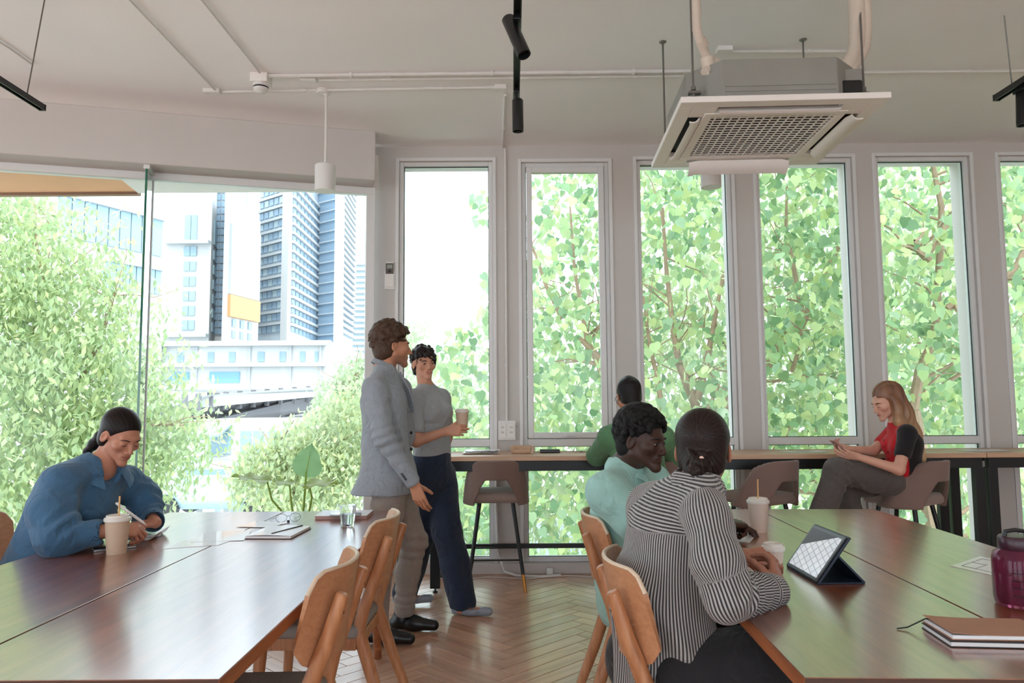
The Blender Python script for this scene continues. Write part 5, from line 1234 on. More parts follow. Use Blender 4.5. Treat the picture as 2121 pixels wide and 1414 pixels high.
# 5. man in mint, seated at the right table ----------------------------------------------------
def man_in_mint():
    t = person('dark skinned man in a mint shirt with short curly hair, sitting at the right table', (.36, 2.95, 0))
    hd = Head(at(1330, 911, Y=3.04), (.76, -.64, -.14), roll=.0, size=.97)
    nk = at(1296, 968, Y=3.12); shR, shL = at(1258, 1020, Y=2.98), at(1350, 1002, Y=3.30); elR, wrR = at(1378, 1118, Y=2.94), at(1504, 1085, Y=3.06); elL, wrL = Vector((.70, 3.46, .80)), Vector((.90, 3.30, .79))
    ch = at(1288, 1080, Y=3.17); hip = Vector((.47, 3.22, .54)); fw = Vector((.90, -.25, 0)).normalized(); S = fw.cross(Vector((0, 0, 1)))
    f = Field(*bounds(hd.o, elR, wrR+Vector((.15, .1, 0)), elL, hip, shR, pad=.16), .0031)
    hd.sculpt(f, 1.06, 1.0); hd.ell(f, (0, .100, -.038), (.019, .012, .010), .008); f.cone(hd.p(0, -.03, -.06), nk, .060, .066, .03); f.cone(nk, ch, .055, .09, .03); f.cone(ch, hip, .09, .09, .05)
    f.chain([shR, elR, wrR], [.05, .045, .030], .02); f.chain([shL, elL, wrL], [.05, .045, .03], .02)
    hand(f, wrR, (.80, .55, -.08), (-.15, -.30, .95), -1, (1.15, 1.2, 1.25, 1.3), .7, 1.08, .75, 1.15); hand(f, wrL, (.9, -.35, 0), (0, 0, 1), 1, (.5, .5, .5, .5), .3, 1.05)
    f.obj('body', SK('skin_dark'), t, hd.skin((66, 42, 34), (78, 46, 42)), smooth=1); hd.extras(t, (18, 14, 13), iris=(26, 16, 12), look=(.002, 0))
    f = Field(*bounds(shR, shL, elR, wrR, elL, hip, nk, pad=.15), .005)
    f.cone(ch+Vector((0, 0, -.02)), hip-Vector((0, 0, .04)), .152, .156, .06, flat=(fw, 1.22)); f.cone(ch+Vector((0, 0, .05)), nk-Vector((0, 0, .03)), .155, .08, .07, flat=(fw, 1.25))
    for s_ in (shR, shL): f.cone(s_, nk-Vector((0, 0, .01)), .074, .068, .05)
    cR, cL = elR.lerp(wrR, .80), elL.lerp(wrL, .8); f.chain([shR, shR.lerp(elR, .5)+Vector((-.005, -.02, -.01)), elR, cR], [.085, .082, .070, .052], .035); f.chain([shL, elL, cL], [.08, .068, .052], .035)
    f.func(folds(91, .011, 13, 30)); f.func(crease(shR.lerp(elR, .4), elR.lerp(cR, .8), .005, .055, 12))
    f.cone(nk+Vector((0, 0, .06)), nk+fw*.02+Vector((0, 0, -.012)), .062, .060, .006, 'sub'); d = (cR-elR).normalized(); f.cone(cR+d*.04, cR+d*.12, .04, .042, .004, 'sub'); f.plane(Vector((0, 0, .40)), (0, 0, -1), .01)
    mm = cloth('mint_cotton', (158, 204, 196), .85, .04); f.obj('shirt', mm, t, smooth=1)
    wing_collar(t, mm, nk+Vector((0, 0, .004)), fw, .066, .42, .034, (.034, .062), .035, .020)
    f = Field(*bounds(hip, (.95, 3.0, .1), (.95, 3.3, .5), pad=.18), .008)
    for yy in (3.06, 3.34): f.chain([Vector((hip.x, (yy+hip.y)/2, .55)), Vector((.86, yy, .53)), Vector((.84, yy, .06))], [.10, .08, .055], .03)
    f.obj('trousers', cloth('charcoal_trousers', (44, 44, 50)), t)
    # tight curls
    f = Field(*bounds(hd.o, pad=.19), .0036); hd.hair_cap(f, .014, .012, .096, .074, -.078, (.84, -.54)); base = f.d.copy(); r = np.random.RandomState(4)
    for _ in range(520):
        d = r.normal(size=3); d /= np.linalg.norm(d)
        c = Vector((d[0]*.088, -.018+d[1]*.110, .042+d[2]*.102))
        if d[2] < -.55 or .84*(c.y-.094)-.54*(c.z-.074)+2.2*c.x**2 > -.002 or (abs(c.x) > .055 and -.035 < c.y and c.z < .020): continue
        p = hd.p(*c)
        i = tuple(np.clip(np.round((np.array(p)-f.lo)/f.h).astype(int), 0, f.n-1))
        if abs(base[i]) < .012: f.ell(p, [.0115*r.uniform(.7, 1.25)]*3, None, .003)
    f.obj('hair', hair_mat('black_curls', (20, 18, 19), .6, (120, 120, 120), .7), t)
man_in_mint()

# 6. woman in the striped shirt, back to us at the right table -----------------------------------
def stripe_material():
    m, N, L, b = new_mat('striped_cotton'); a = N.new('ShaderNodeAttribute'); a.attribute_name = 'stripe'
    w = N.new('ShaderNodeMath'); w.operation = 'MULTIPLY'; w.inputs[1].default_value = 2*PI/.0088
    s_ = N.new('ShaderNodeMath'); s_.operation = 'SINE'; L.new(a.outputs['Fac'], w.inputs[0]); L.new(w.outputs[0], s_.inputs[0])
    cr = N.new('ShaderNodeValToRGB'); e = cr.color_ramp.elements; e[0].position = .42; e[0].color = (*lin((46, 46, 51)), 1); e[1].position = .58; e[1].color = (*lin((172, 170, 168)), 1)
    mr = N.new('ShaderNodeMapRange'); mr.inputs[1].default_value = -1; mr.inputs[2].default_value = 1; L.new(s_.outputs[0], mr.inputs[0]); L.new(mr.outputs[0], cr.inputs[0]); L.new(cr.outputs[0], b.inputs['Base Color']); b.inputs['Roughness'].default_value = .85; b.inputs['Sheen Weight'].default_value = .2
    return rumple(m)
def woman_in_stripes():
    t = person('woman in a grey striped shirt with a low bun, back turned at the right table', (.42, 2.1, 0))
    hd = Head(at(1457, 934, Y=2.29), (.36, .92, -.12), size=.98)
    nk = at(1444, 1003, Y=2.22); shR, shL = at(1466, 1076, Y=2.08), at(1350, 1048, Y=2.37)
    elR, wrR = at(1510, 1232, Y=2.00), at(1611, 1222, Y=2.20); elL, wrL = Vector((.66, 2.62, .82)), at(1540, 1153, Y=2.50)
    fw = Vector((.84, .54, 0)); S = fw.cross(Vector((0, 0, 1))); ch = at(1398, 1130, Y=2.27); wa = at(1370, 1250, Y=2.27); hip = Vector((.455, 2.27, .53))
    f = Field(*bounds(hd.o, elR, wrR+Vector((.12, .14, 0)), wrL, elL, hip, pad=.16), .0030)
    hd.sculpt(f, .96); f.cone(hd.p(0, -.03, -.06), nk, .050, .055, .025); f.cone(nk, ch, .044, .08, .02); f.cone(ch, hip, .08, .08, .05)
    f.chain([shR, elR, wrR], [.043, .038, .026], .02); f.chain([shL, elL, wrL], [.043, .038, .026], .02)
    hand(f, wrR, (.24, .80, .48), (.75, -.60, .25), -1, (.50, .55, .65, .75), .45, 1.0); hand(f, wrL, (.95, .05, .02), (-.1, -.62, .78), 1, (.6, .7, .8, .9), .4, .98)
    f.obj('body', SK('skin_olive'), t, hd.skin((172, 118, 96), (140, 80, 74)), smooth=1)
    f = Field(*bounds(shR, shL, elR, wrR, elL, wrL, nk, hip, at(1290, 1400, Y=2.0), pad=.16), .0048)
    f.cone(ch, wa, .150, .146, .06, flat=(fw, 1.2)); f.cone(wa, hip-Vector((0, 0, .08)), .146, .180, .06, flat=(fw, 1.12)); f.cone(ch+Vector((0, 0, .04)), nk-Vector((0, 0, .03)), .135, .065, .07, flat=(fw, 1.25))
    for s_ in (shR, shL): f.cone(s_, nk-Vector((0, 0, .012)), .066, .060, .05)
    cR, cL = elR.lerp(wrR, .84), elL.lerp(wrL, .8); mR = shR.lerp(elR, .55)+Vector((-.015, -.03, 0))
    f.chain([shR, mR, elR, cR], [.066, .070, .068, .046], .035); f.chain([shL, elL, cL], [.066, .062, .05], .035)
    f.func(folds(101, .015, 11, 26)); f.func(crease(mR, elR.lerp(cR, .8), .008, .055, 14)); f.func(crease(elR.lerp(cR, .5), cR, .006, .035, 15))
    # box pleat falling from the yoke and loose folds toward the hem
    f.func(lambda x, y, z: .008*np.sin(48*((x-ch.x)*S.x+(y-ch.y)*S.y)+6*z)*np.clip((ch.z-.02-z)*5, 0, 1))
    f.plane(Vector((0, 0, .36)), (0, 0, -1), .006); f.plane(hip+fw*.11-Vector((0, 0, .0)), Vector((fw.x, fw.y, -.7)), .03)
    f.cone(nk+Vector((0, 0, .06)), nk+Vector((0, 0, -.012)), .056, .055, .006, 'sub'); d = (cR-elR).normalized(); f.cone(cR+d*.036, cR+d*.12, .036, .038, .004, 'sub')
    V, F = f.net(); V = relax(V, F, 1)
    # stripes: upright on the body, level on the yoke, along the sleeves
    u = (V-np.array(ch)) @ np.array(S); zz = V[:, 2]; tt = np.clip((ch.z-zz)/(ch.z-hip.z), -.5, 1.3)[:, None]; ax = np.array(ch)*(1-tt)+np.array(hip)*tt
    st = np.arctan2((V-ax) @ np.array(S), -(V-ax) @ np.array(fw))*.158+.012*np.sin(9*zz)
    yoke = zz > ch.z+.055-.0*u; st = np.where(yoke, zz*.95+.10*u, st)
    def along(a, b, ref):
        d = np.array(b)-np.array(a); d = d/np.linalg.norm(d); r_ = np.array(ref)-d*(np.array(ref) @ d); r_ /= np.linalg.norm(r_); q = np.cross(d, r_)
        return np.arctan2((V-np.array(a)) @ q, (V-np.array(a)) @ r_)*.062
    dt = np.minimum(seg_dist(V, ch, hip)-.155, seg_dist(V, nk, ch)-.10)
    for a, b, k in ((shR, mR, 0), (mR, elR, .03), (elR, cR, .06), (shL, elL, 0), (elL, cL, .05)):
        s_ = seg_dist(V, a, b)-.075; m = s_ < dt-.006; st = np.where(m, along(a, b, (0.3, .2, 1))+k, st); dt = np.where(m, s_, dt)
    me = mesh_np('shirt', V-np.array(t.location), F, stripe_material()); at_ = me.attributes.new('stripe', 'FLOAT', 'POINT'); at_.data.foreach_set('value', st.astype(np.float32)); link('shirt', me, t)
    def striped(o_, vec):
        m = o_.data; n = len(m.vertices); c = np.empty(n*3, np.float32); m.vertices.foreach_get('co', c); a = m.attributes.new('stripe', 'FLOAT', 'POINT'); a.data.foreach_set('value', (c.reshape(-1, 3) @ np.array(vec)).astype(np.float32))
    striped(wing_collar(t, bpy.data.materials['striped_cotton'], nk+Vector((0, 0, .002)), fw, .060, .4, .036, (.034, .05), .02, .012), (.25, .1, 1))
    o = -Vector(t.location); d = (cR-elR).normalized()
    f = Field(*bounds(cR, pad=.12), .0045); f.cone(cR-d*.035, cR+d*.010, .050, .046, .002); f.cone(cR+d*.018, cR+d*.09, .04, .04, .004, 'sub'); f.func(crease(cR-d*.05, cR+d*.05, .003, .02, 19)); 
    V, F = f.net(); me = mesh_np('cuff', V-np.array(t.location), F, bpy.data.materials['striped_cotton']); striped(link('cuff', me, t), d)
    f = Field(*bounds(hip, (.98, 2.1, .1), (.95, 2.4, .5), pad=.2), .007)
    kR, kL = Vector((.90, 2.08, .545)), Vector((.88, 2.46, .545))
    for kn, q in ((kR, .09), (kL, -.09)): f.chain([hip+S*q+Vector((0, 0, .01)), hip.lerp(kn, .4)+S*q*.8+Vector((0, 0, .03)), kn, Vector((kn.x+.02, kn.y, .07))], [.13, .125, .085, .06], .03)
    f.obj('trousers', cloth('black_trousers', (20, 21, 25)), t)
    # smooth hair drawn to a twisted low bun
    f = Field(*bounds(hd.o, hd.p(0, -.13, -.11), pad=.15), .0033); hd.hair_cap(f, .010, .0, .084, .075, -.080, ears=True)
    hd.ell(f, (0, -.086, -.040), (.040, .030, .034), .02)
    hd.ell(f, (0, -.108, -.052), (.034, .022, .034), .006)
    for k in range(4):
        aa = np.linspace(.2+k*1.6, 4.4+k*1.6, 12); R_ = .037-.008*k
        f.chain([hd.p(R_*math.cos(a), -.112-.010*k-.006*math.sin(2*a), -.052+R_*math.sin(a)) for a in aa], [.0105]*12, .0015)
    f.chain([hd.p(-.03, -.10, .0), hd.p(-.014, -.130, -.025), hd.p(.012, -.140, -.055), hd.p(.008, -.130, -.090)], [.008, .011, .011, .007], .0015); f.chain([hd.p(.036, -.10, -.01), hd.p(.022, -.132, -.038), hd.p(-.012, -.140, -.074)], [.008, .010, .008], .0015)
    f.obj('hair', attr_mat('near_black_hair', .45, .18, bump=.2, bscale=300), t, strands(hd, (40, 31, 29)), smooth=0)
    MB().lathe([(.0, 0), (.006, 0), (.0065, .004), (0, .006)], hd.p(.012, -.142, -.030)+o, 10, axis=hd.R @ Vector((.2, -1, .2))).build('hair_pin', mat('pale_pin', (226, 190, 176), .3), t, smooth=True)
    d = Vector((.95, .05, .02)); c = wrL-d.normalized()*.012; n1 = Vector((0, 1, 0)); n2 = d.normalized().cross(n1)
    MB().tube([c+(n1*math.cos(a)+n2*math.sin(a))*.031+o for a in np.linspace(0, 2*PI, 21)], .0065, 8, cap=False).build('bracelet', M_black, t, smooth=True)
woman_in_stripes()

# 7. woman in red at the counter with her phone --------------------------------------------------
def woman_in_red():
    Y = 5.16; t = person('long haired woman in a red and black top, on her phone at the counter', (2.70, 5.2, 0))
    hd = Head(at(1836, 832, Y=Y), (-.93, -.10, -.34), size=.97); nk = at(1858, 876, Y=Y); fw = Vector((-1, -.06, 0)).normalized(); S = fw.cross(Vector((0, 0, 1)))   # S = her right = away from us
    shL, shR = at(1880, 898, Y=Y-.15), at(1850, 896, Y=Y+.15); elL, wrL = at(1862, 972, Y=Y-.22), at(1778, 946, Y=Y-.16); elR, wrR = at(1808, 934, Y=Y+.10), at(1762, 930, Y=Y-.02)
    ch = at(1874, 920, Y=Y); wa = at(1870, 965, Y=Y); hip = at(1866, 1004, Y=Y+.12)
    f = Field(*bounds(hd.o, wrL-Vector((.15, 0, 0)), elL, shR, elR, hip, pad=.14), .0031)
    hd.sculpt(f, .94, 1.0); f.cone(hd.p(0, -.03, -.06), nk, .043, .048, .025); f.cone(nk, ch, .045, .075, .03); f.cone(ch, hip, .075, .08, .05); f.chain([shL, elL, wrL], [.042, .036, .023], .02); f.chain([shR, elR, wrR], [.040, .035, .023], .02)
    f.cone(shL, nk, .035, .035, .03); f.cone(shR, nk, .035, .035, .03)
    hand(f, wrL, (-.96, .10, .22), (-.1, -.75, -.62), -1, (.35, .4, .5, .6), .2, .92); hand(f, wrR, (-.96, -.05, .2), (.05, .6, -.7), 1, (.35, .4, .5, .6), .2, .92)
    f.obj('body', SK('skin_fair'), t, hd.skin((222, 170, 148), (186, 100, 92)), smooth=1); hd.extras(t, (120, 84, 60), closed=True)
    f = Field(*bounds(shL, shR, elL, elR, hip, nk, pad=.13), .0042)
    f.cone(ch, wa, .120, .108, .05, flat=(fw, 1.15)); f.cone(wa, hip-Vector((0, 0, .0)), .108, .130, .05, flat=(fw, 1.1)); f.cone(ch, nk-Vector((0, 0, .018)), .110, .050, .06, flat=(fw, 1.15))
    for q in (1, -1): f.ell(ch+S*q*.055+fw*.078+Vector((0, 0, -.01)), (.056, .056, .056), None, .04)
    for s_ in (shL, shR): f.cone(s_, nk-Vector((0, 0, .010)), .050, .042, .04)
    sL, sR = shL.lerp(elL, .55), shR.lerp(elR, .55); f.chain([shL, sL], [.060, .054], .03); f.chain([shR, sR], [.056, .050], .03)
    f.func(folds(111, .004, 16, 36))
    for a, b in ((shL, sL), (shR, sR)): d = (b-a).normalized(); f.cone(b+d*.045, b+d*.12, .042, .045, .004, 'sub')
    f.cone(nk+Vector((0, 0, .05)), nk+Vector((0, 0, -.010)), .046, .045, .006, 'sub'); f.plane(hip-Vector((0, 0, .045)), (0, 0, -1), .006)
    red, blk = np.array(lin((206, 30, 44))), np.array(lin((30, 28, 32)))
    def c(V):
        y_ = (V-np.array(ch)) @ np.array(fw); back = np.clip((.048-y_)*300, 0, 1); arm = (seg_dist(V, shL, sL) < .066)*((V-np.array(shL)) @ np.array(S) < .035)
        m = np.maximum(back, arm)[:, None]; return red*(1-m)+blk*m
    f.obj('top', attr_mat('red_black_knit', .85, .3, bump=.25, bscale=900, sheen=.2), t, c, smooth=1)
    o = -Vector(t.location); mbt = mat('red_button', (150, 22, 34), .35)
    for k in range(7):
        z = nk.z-.03-.042*k; p = Vector((ch.x, ch.y, z))+fw*(.062+.03*min(k, 2) + (.024 if 1 < k < 4 else 0)); MB().lathe([(0, 0), (.006, 0), (.006, .004), (0, .005)], p+o, 8, axis=fw).build('button', mbt, t, smooth=True)
    kA, aA = at(1735, 976, Y=Y-.12), at(1700, 1060, Y=Y-.10); kB, aB = at(1748, 1000, Y=Y+.12), at(1770, 1090, Y=Y+.10)
    hA, hB = hip-S*.08+Vector((0, 0, .01)), hip+S*.07
    f = Field(*bounds(hip, kA, aA, kB, aB, pad=.15), .0055); f.cone(hip+Vector((0, 0, .03)), hip, .115, .135, .03); f.chain([hA, hA.lerp(kA, .5)+Vector((0, 0, .012)), kA, aA+Vector((-.02, 0, -.08))], [.115, .105, .088, .085], .03); f.chain([hB, kB, aB], [.11, .088, .075], .03)
    f.func(folds(121, .008, 13, 30)); f.func(crease(kA+Vector((.15, 0, .02)), kA+Vector((-.05, 0, -.15)), .006, .05, 22)); f.obj('trousers', cloth('grey_brown_trousers', (92, 86, 84)), t, smooth=1)
    f = Field(*bounds(aA, aB, pad=.2), .006)
    # long straight hair down the back
    f = Field(*bounds(hd.o, at(1915, 930, Y=Y), at(1880, 880, Y=Y-.12), pad=.16), .0038); hd.hair_cap(f, .010, .006, .084, .080, -.09, (.80, -.60), ears=False)
    hd.ell(f, (0, -.030, -.035), (.082, .062, .085), .03)
    f.chain([hd.p(0, -.06, .02), at(1868, 858, Y=Y), at(1890, 900, Y=Y), at(1910, 950, Y=Y-.01)], [.085, .082, .065, .03], .04, flat=(fw, 1.35))
    f.chain([hd.p(-.07, -.005, .03), hd.p(-.080, -.015, -.05), at(1862, 872, Y=Y-.09), at(1892, 905, Y=Y-.10)], [.022, .026, .03, .012], .03); f.chain([hd.p(.07, .0, .03), hd.p(.078, -.01, -.05), at(1852, 872, Y=Y+.09)], [.022, .024, .012], .03)
    hd.ell(f, (0, .085, -.03), (.060, .060, .085), .012, 'sub')
    a = wob(131, 8, 30); f.func(lambda x, y, z: .004*np.sin(150*(y+.35*x)+5*a(x, y, z*.25))+.003*a(x, y, z*.3))
    V, F = f.net(); V = relax(V, F, 1); zz = V[:, 2]; k = np.clip((hd.o.z+.02-zz)/.30, 0, 1)[:, None]; cc = np.array(lin((132, 92, 68)))*(1-k)+np.array(lin((200, 162, 120)))*k
    w = wob(133, 8, 120); cc = cc*(1+.25*w(V[:, 0]*1, V[:, 1]*1, V[:, 2]*.12))[:, None]
    link('hair', mesh_np('hair', V+np.array(o), F, attr_mat('ginger_blond_hair', .38, .5, bump=.3, bscale=160), True, cc), t)
    # phone between her hands
    a = at(1741, 926, Y=Y-.09); ph = thing('smartphone', 'pink smartphone held up in both hands by the woman in red', 'phone', tuple(a)); R = frame((-.78, 0, .62), (.62, 0, .78))
    MB().box((0, 0, 0), (.072, .150, .008), R).build('body', mat('rose_case', (190, 140, 136), .35), ph, bevel=.003); MB().box(R @ Vector((0, 0, .0045)), (.066, .142, .001), R).build('screen', M_black, ph)
woman_in_red()
# ------------------------------------------------------------------ ceiling services
M_acwhite = mat('ac_plastic', (240, 237, 233), .45, var=.02)
M_acgrey = mat('galvanised_steel', (150, 150, 144), .5, metal=.3, var=.08, scale=6)
M_dark = mat('dark_cavity', (40, 30, 30), .8)
M_blackslot = mat('black_slot', (12, 12, 13), .5)
M_rod = mat('steel_rod', (120, 118, 114), .4, metal=.6)
M_pipe = mat('pipe_wrap', (214, 202, 188), .6, var=.06, scale=20)
def air_conditioner():
    t = thing('ceiling_air_conditioner', 'white four way cassette air conditioner hanging on rods below the ceiling', 'air conditioner', (1.305, 3.866, 2.72), math.radians(-2.4))
    h = .485
    m = MB()
    # frame of the panel with a square opening for the grille and slots for the vanes
    def pl(x0, x1, y0, y1, z0=.0, z1=.03): m.bx(x0, x1, y0, y1, z0, z1)
    g, s0, s1, sl = .300, .345, .415, .295
    pl(-h, h, s1, h); pl(-h, h, -h, -s1); pl(-h, -s1, -s1, s1); pl(s1, h, -s1, s1)
    pl(-s0, s0, g, s0, -.004, .03); pl(-s0, s0, -s0, -g, -.004, .03); pl(-s0, -g, -g, g, -.004, .03); pl(g, s0, -g, g, -.004, .03)
    for q in (-1, 1):
        for r in (-1, 1): m.bx(*sorted((q*sl, q*s1)), *sorted((r*s0, r*s1)), 0, .03); m.bx(*sorted((q*s0, q*s1)), *sorted((r*sl, r*s0)), 0, .03)
    m.build('panel', M_acwhite, t, bevel=.004)
    MB().bx(-s1, s1, -s1, s1, .035, .05).build('cavity', M_blackslot, t)
    MB().bx(-g, g, -g, g, .020, .024).build('filter', M_dark, t)
    mx = MB().bx(-g, g, -.0028, .0028, -.002, .002).mesh('grille_bar', M_acwhite); my = MB().bx(-.0028, .0028, -g, g, -.003, .003).mesh('grille_rib', M_acwhite)
    for i in range(18): link('grille_bar', mx, t, loc=(0, -g+2*g*(i+.5)/18, 0))
    for i in range(15): link('grille_rib', my, t, loc=(-g+2*g*(i+.5)/15, 0, 0))
    for ang, tilt, hw, yy in ((0, .75, .045, .383), (PI/2, .35, .026, .372), (PI, .15, .024, .366), (-PI/2, .35, .030, .398)):
        v = MB(); rows = [[(-sl+.01+(2*sl-.02)*i/12, -hw+2*hw*j/4+(.012 if i in (0, 12) else 0), -.012*math.sin(PI*j/4)) for i in range(13)] for j in range(5)]; v.grid(rows, .006)
        R = Matrix.Rotation(ang, 4, 'Z') @ Matrix.Translation((0, yy, -.004 if tilt < .6 else -.035)) @ Matrix.Rotation(-tilt, 4, 'X'); o = v.build('vane', M_acwhite, t, smooth=True); o.matrix_basis = R
    c, b = .42, .27
    m = MB(); poly = [(-b, -c), (b, -c), (c, -b), (c, b), (b, c), (-b, c), (-c, b), (-c, -b)]; m.prism(poly, .05, .235); m.build('casing', M_acgrey, t, bevel=.004)
    m = MB()
    for z in (.075, .10): m.bx(-b+.01, b-.01, -c-.004, -c+.002, z, z+.008)
    m.build('casing_rib', M_acgrey, t)
    MB().bx(c-.15, c-.01, -c+.06, -c+.16, .05, .20).build('pipe_box', M_acgrey, t, bevel=.003); MB().bx(c-.12, c-.02, -c+.03, -c+.07, .05, .135).build('pipe_insulation', M_blackslot, t, bevel=.012)
    for x, y in ((-.40, -.36), (.44, -.30), (-.42, .36), (.40, .38)):
        MB().tube([(x, y, .08), (x, y, .72)], .0055, 8).build('hanger_rod', M_rod, t, smooth=True)
        MB().box((x*.985, y*.985, .10), (.06, .03, .012)).build('hanger_bracket', M_rod, t)
        for zz in (.112, .07): MB().lathe([(0, 0), (.013, 0), (.013, .018), (0, .018)], (x, y, zz), 6).build('nut', M_rod, t)
        MB().lathe([(0, 0), (.018, 0), (.022, .006), (0, .006)], (x, y, .713), 12).build('ceiling_plate', M_rod, t)
    inv = (Matrix.Translation(t.location) @ Matrix.Rotation(t.rotation_euler.z, 4, 'Z')).inverted(); L = lambda *p: [inv @ q for q in p]
    MB().tube(L(at(1438, -170, Y=3.3), at(1441, -40, Y=3.38), at(1443, 62, Y=3.45), at(1452, 92, Y=3.48), at(1468, 130, Y=3.55), at(1472, 150, Y=3.58)), .021, 14).build('drain_pipe', M_pipe, t, smooth=True)
    m = MB(); m.tube(L(at(1452, 84, Y=3.47), at(1457, 96, Y=3.49)), .026, 14); m.tube(L(at(1464, 118, Y=3.53), at(1473, 166, Y=3.56)), .034, 14); m.tube(L(at(1460, 150, Y=3.52), at(1484, 128, Y=3.56)), .024, 12); m.build('pipe_fitting', M_pipe, t, smooth=True)
    for k, (du, r) in enumerate(((0, .040), (17, .030))):
        MB().tube(L(at(1770+du, -160, Y=3.45), at(1773+du, -20, Y=3.55), at(1776+du, 60, Y=3.6), at(1774+du*.9, 100, Y=3.62), at(1758+du*.7, 135, Y=3.6), at(1735+du*.4, 163, Y=3.56), at(1716, 182, Y=3.52)), r, 14).build('refrigerant_pipe', M_pipe, t, smooth=True)
    for q in ((1722, 132, 1712, 198), (1760, 150, 1768, 200), (1782, 168, 1772, 205)):
        MB().tube(L(at(q[0], q[1], Y=3.5), at(q[2], q[3], Y=3.5)), .006, 6).build('cable', M_rod, t)
    return t
air_conditioner()
ZC = CEIL-.012
def conduit(label, pts, r=.009, boxes=(), cat='conduit'):
    p0 = pts[0]; t = thing('conduit', label, cat, tuple(p0)); o = -Vector(p0)
    MB().tube([Vector(p)+o for p in pts], r, 10).build('tube', M_conduit, t, smooth=True)
    L = [(Vector(pts[i]), Vector(pts[i+1])) for i in range(len(pts)-1)]
    for a, b in L:
        n = int((b-a).length/.75)
        for i in range(n):
            c = a.lerp(b, (i+.6)/max(n, 1)); d = (b-a).normalized(); MB().tube([c+o-d*.008, c+o+d*.008], r*1.5, 10).build('saddle_clip', M_conduit, t)
    for c, d in boxes: MB().box(Vector(c)+o, d).build('junction_box', M_conduit, t, bevel=.003)
    return t
Cz = lambda u, v: at(u, v, Z=ZC)
conduit('ceiling conduit slanting in to the lower junction box at left', [Cz(240, -30), Cz(447, 188)], r=.007, boxes=[(Cz(440, 189), (.11, .05, .03))])
conduit('lowest level conduit running from the left junction box to its right end box', [Cz(462, 190), Cz(1030, 181)], boxes=[(Cz(1037, 181), (.08, .05, .035))])
conduit('ceiling conduit slanting in to the smoke detector', [Cz(393, -30), Cz(538, 150)], r=.007)
conduit('topmost long conduit running right from the smoke detector', [Cz(552, 157), Cz(1430, 147)], r=.012)
conduit('middle conduit starting above the white pendant lamp', [Cz(662, 166), Cz(1415, 157)], boxes=[(Cz(640, 165), (.10, .05, .03))])
conduit('conduit behind the air conditioner with a flat box at its left end', [Cz(1500, 107), Cz(1790, 106)], boxes=[(Cz(1500, 103), (.09, .06, .03))])
conduit('long conduit on the ceiling right of the air conditioner', [Cz(1780, 150), Cz(2160, 147)], r=.008)
conduit('white conduit dropping down the pillar between the first two narrow windows to the sockets', [Cz(1046, 197), Vector((Cz(1046, 300).x-.02, WY-.013, ZC)), Vector((-.045, WY-.013, ZC-.02)), Vector((-.045, WY-.013, 1.19))], r=.010)
conduit('grey conduit at the upper left corner of the ceiling', [Cz(-60, 50), Cz(20, 100), Cz(66, 133)], r=.007)
# smoke detector
p = Cz(541, 160); t = thing('smoke_detector', 'round white smoke detector at the corner of two ceiling conduits', 'smoke detector', (p.x, p.y, CEIL))
MB().box((0, 0, -.03), (.11, .11, .06)).build('mounting_box', M_acwhite, t, bevel=.004); MB().lathe([(0, -.115), (.030, -.112), (.046, -.098), (.048, -.088)], (0, 0, 0), 24).build('sensor_head', M_white, t, smooth=True)
MB().lathe([(.046, -.088), (.046, -.078)], n=24).build('sensor_slot', M_blackslot, t); MB().lathe([(.05, -.078), (.052, -.06)], n=24).build('sensor_base', M_white, t, smooth=True)
# white box at the left edge
p = at(25, 168, Y=4.8); t = thing('ceiling_unit', 'white box shaped ceiling unit cut off by the left picture edge', 'ceiling unit', (p.x-.35, 4.3, p.z))
MB().bx(-.35, .35, 0, .5, .0, .19).build('casing', M_acwhite, t, bevel=.006); MB().bx(-.33, .33, .02, .48, -.015, .0).build('cover', M_acwhite, t, bevel=.004)
for x in (-.3, .3): MB().tube([(x, .25, .19), (x, .25, CEIL-p.z)], .005, 8).build('hanger_rod', M_rod, t)
MB().tube([(.35, .1, .10), (.43, .05, .10), (.47, .0, .16), (.45, -.02, CEIL-p.z)], .006, 8).build('cable', M_conduit, t, smooth=True)
# pendants
def pendant(label, x, y, zb):
    t = thing('pendant_lamp', label, 'lamp', (x, y, zb), 0, 'white cylinder pendants')
    MB().lathe([(.058, 0), (.068, 0), (.068, .172), (.062, .178), (0, .178)], n=36).build('shade', M_white, t, smooth=True)
    MB().lathe([(.059, .002), (.054, .007), (.040, .012), (0, .014)], n=36).build('reflector', mat('satin_reflector', (200, 198, 192), .25, metal=.7), t, smooth=True)
    MB().lathe([(0, .004), (.022, .006), (.028, .014)], n=24).build('bulb', mat('frosted_glass', (236, 232, 224), .3), t, smooth=True)
    MB().tube([(0, 0, .178), (.002, 0, (CEIL-zb)*.5), (0, 0, CEIL-zb-.03)], .009, 10).build('stem', M_conduit, t, smooth=True)
    MB().lathe([(0, 0), (.045, 0), (.045, .03), (0, .03)], (-.02, 0, CEIL-zb-.03), 20).build('canopy', M_conduit, t)
    MB().tube([(0, 0, CEIL-zb-.04), (-.03, 0, CEIL-zb-.02), (-.09, 0, CEIL-zb-.012)], .006, 8).build('cable', M_conduit, t, smooth=True)
p = at(673, 396, Y=4.88); pendant('white cylinder pendant lamp hanging in front of the left glass', p.x, 4.88, p.z)
p = at(1473, 388, Y=4.95); pendant('white cylinder pendant lamp half hidden behind the air conditioner', p.x, 4.95, p.z)
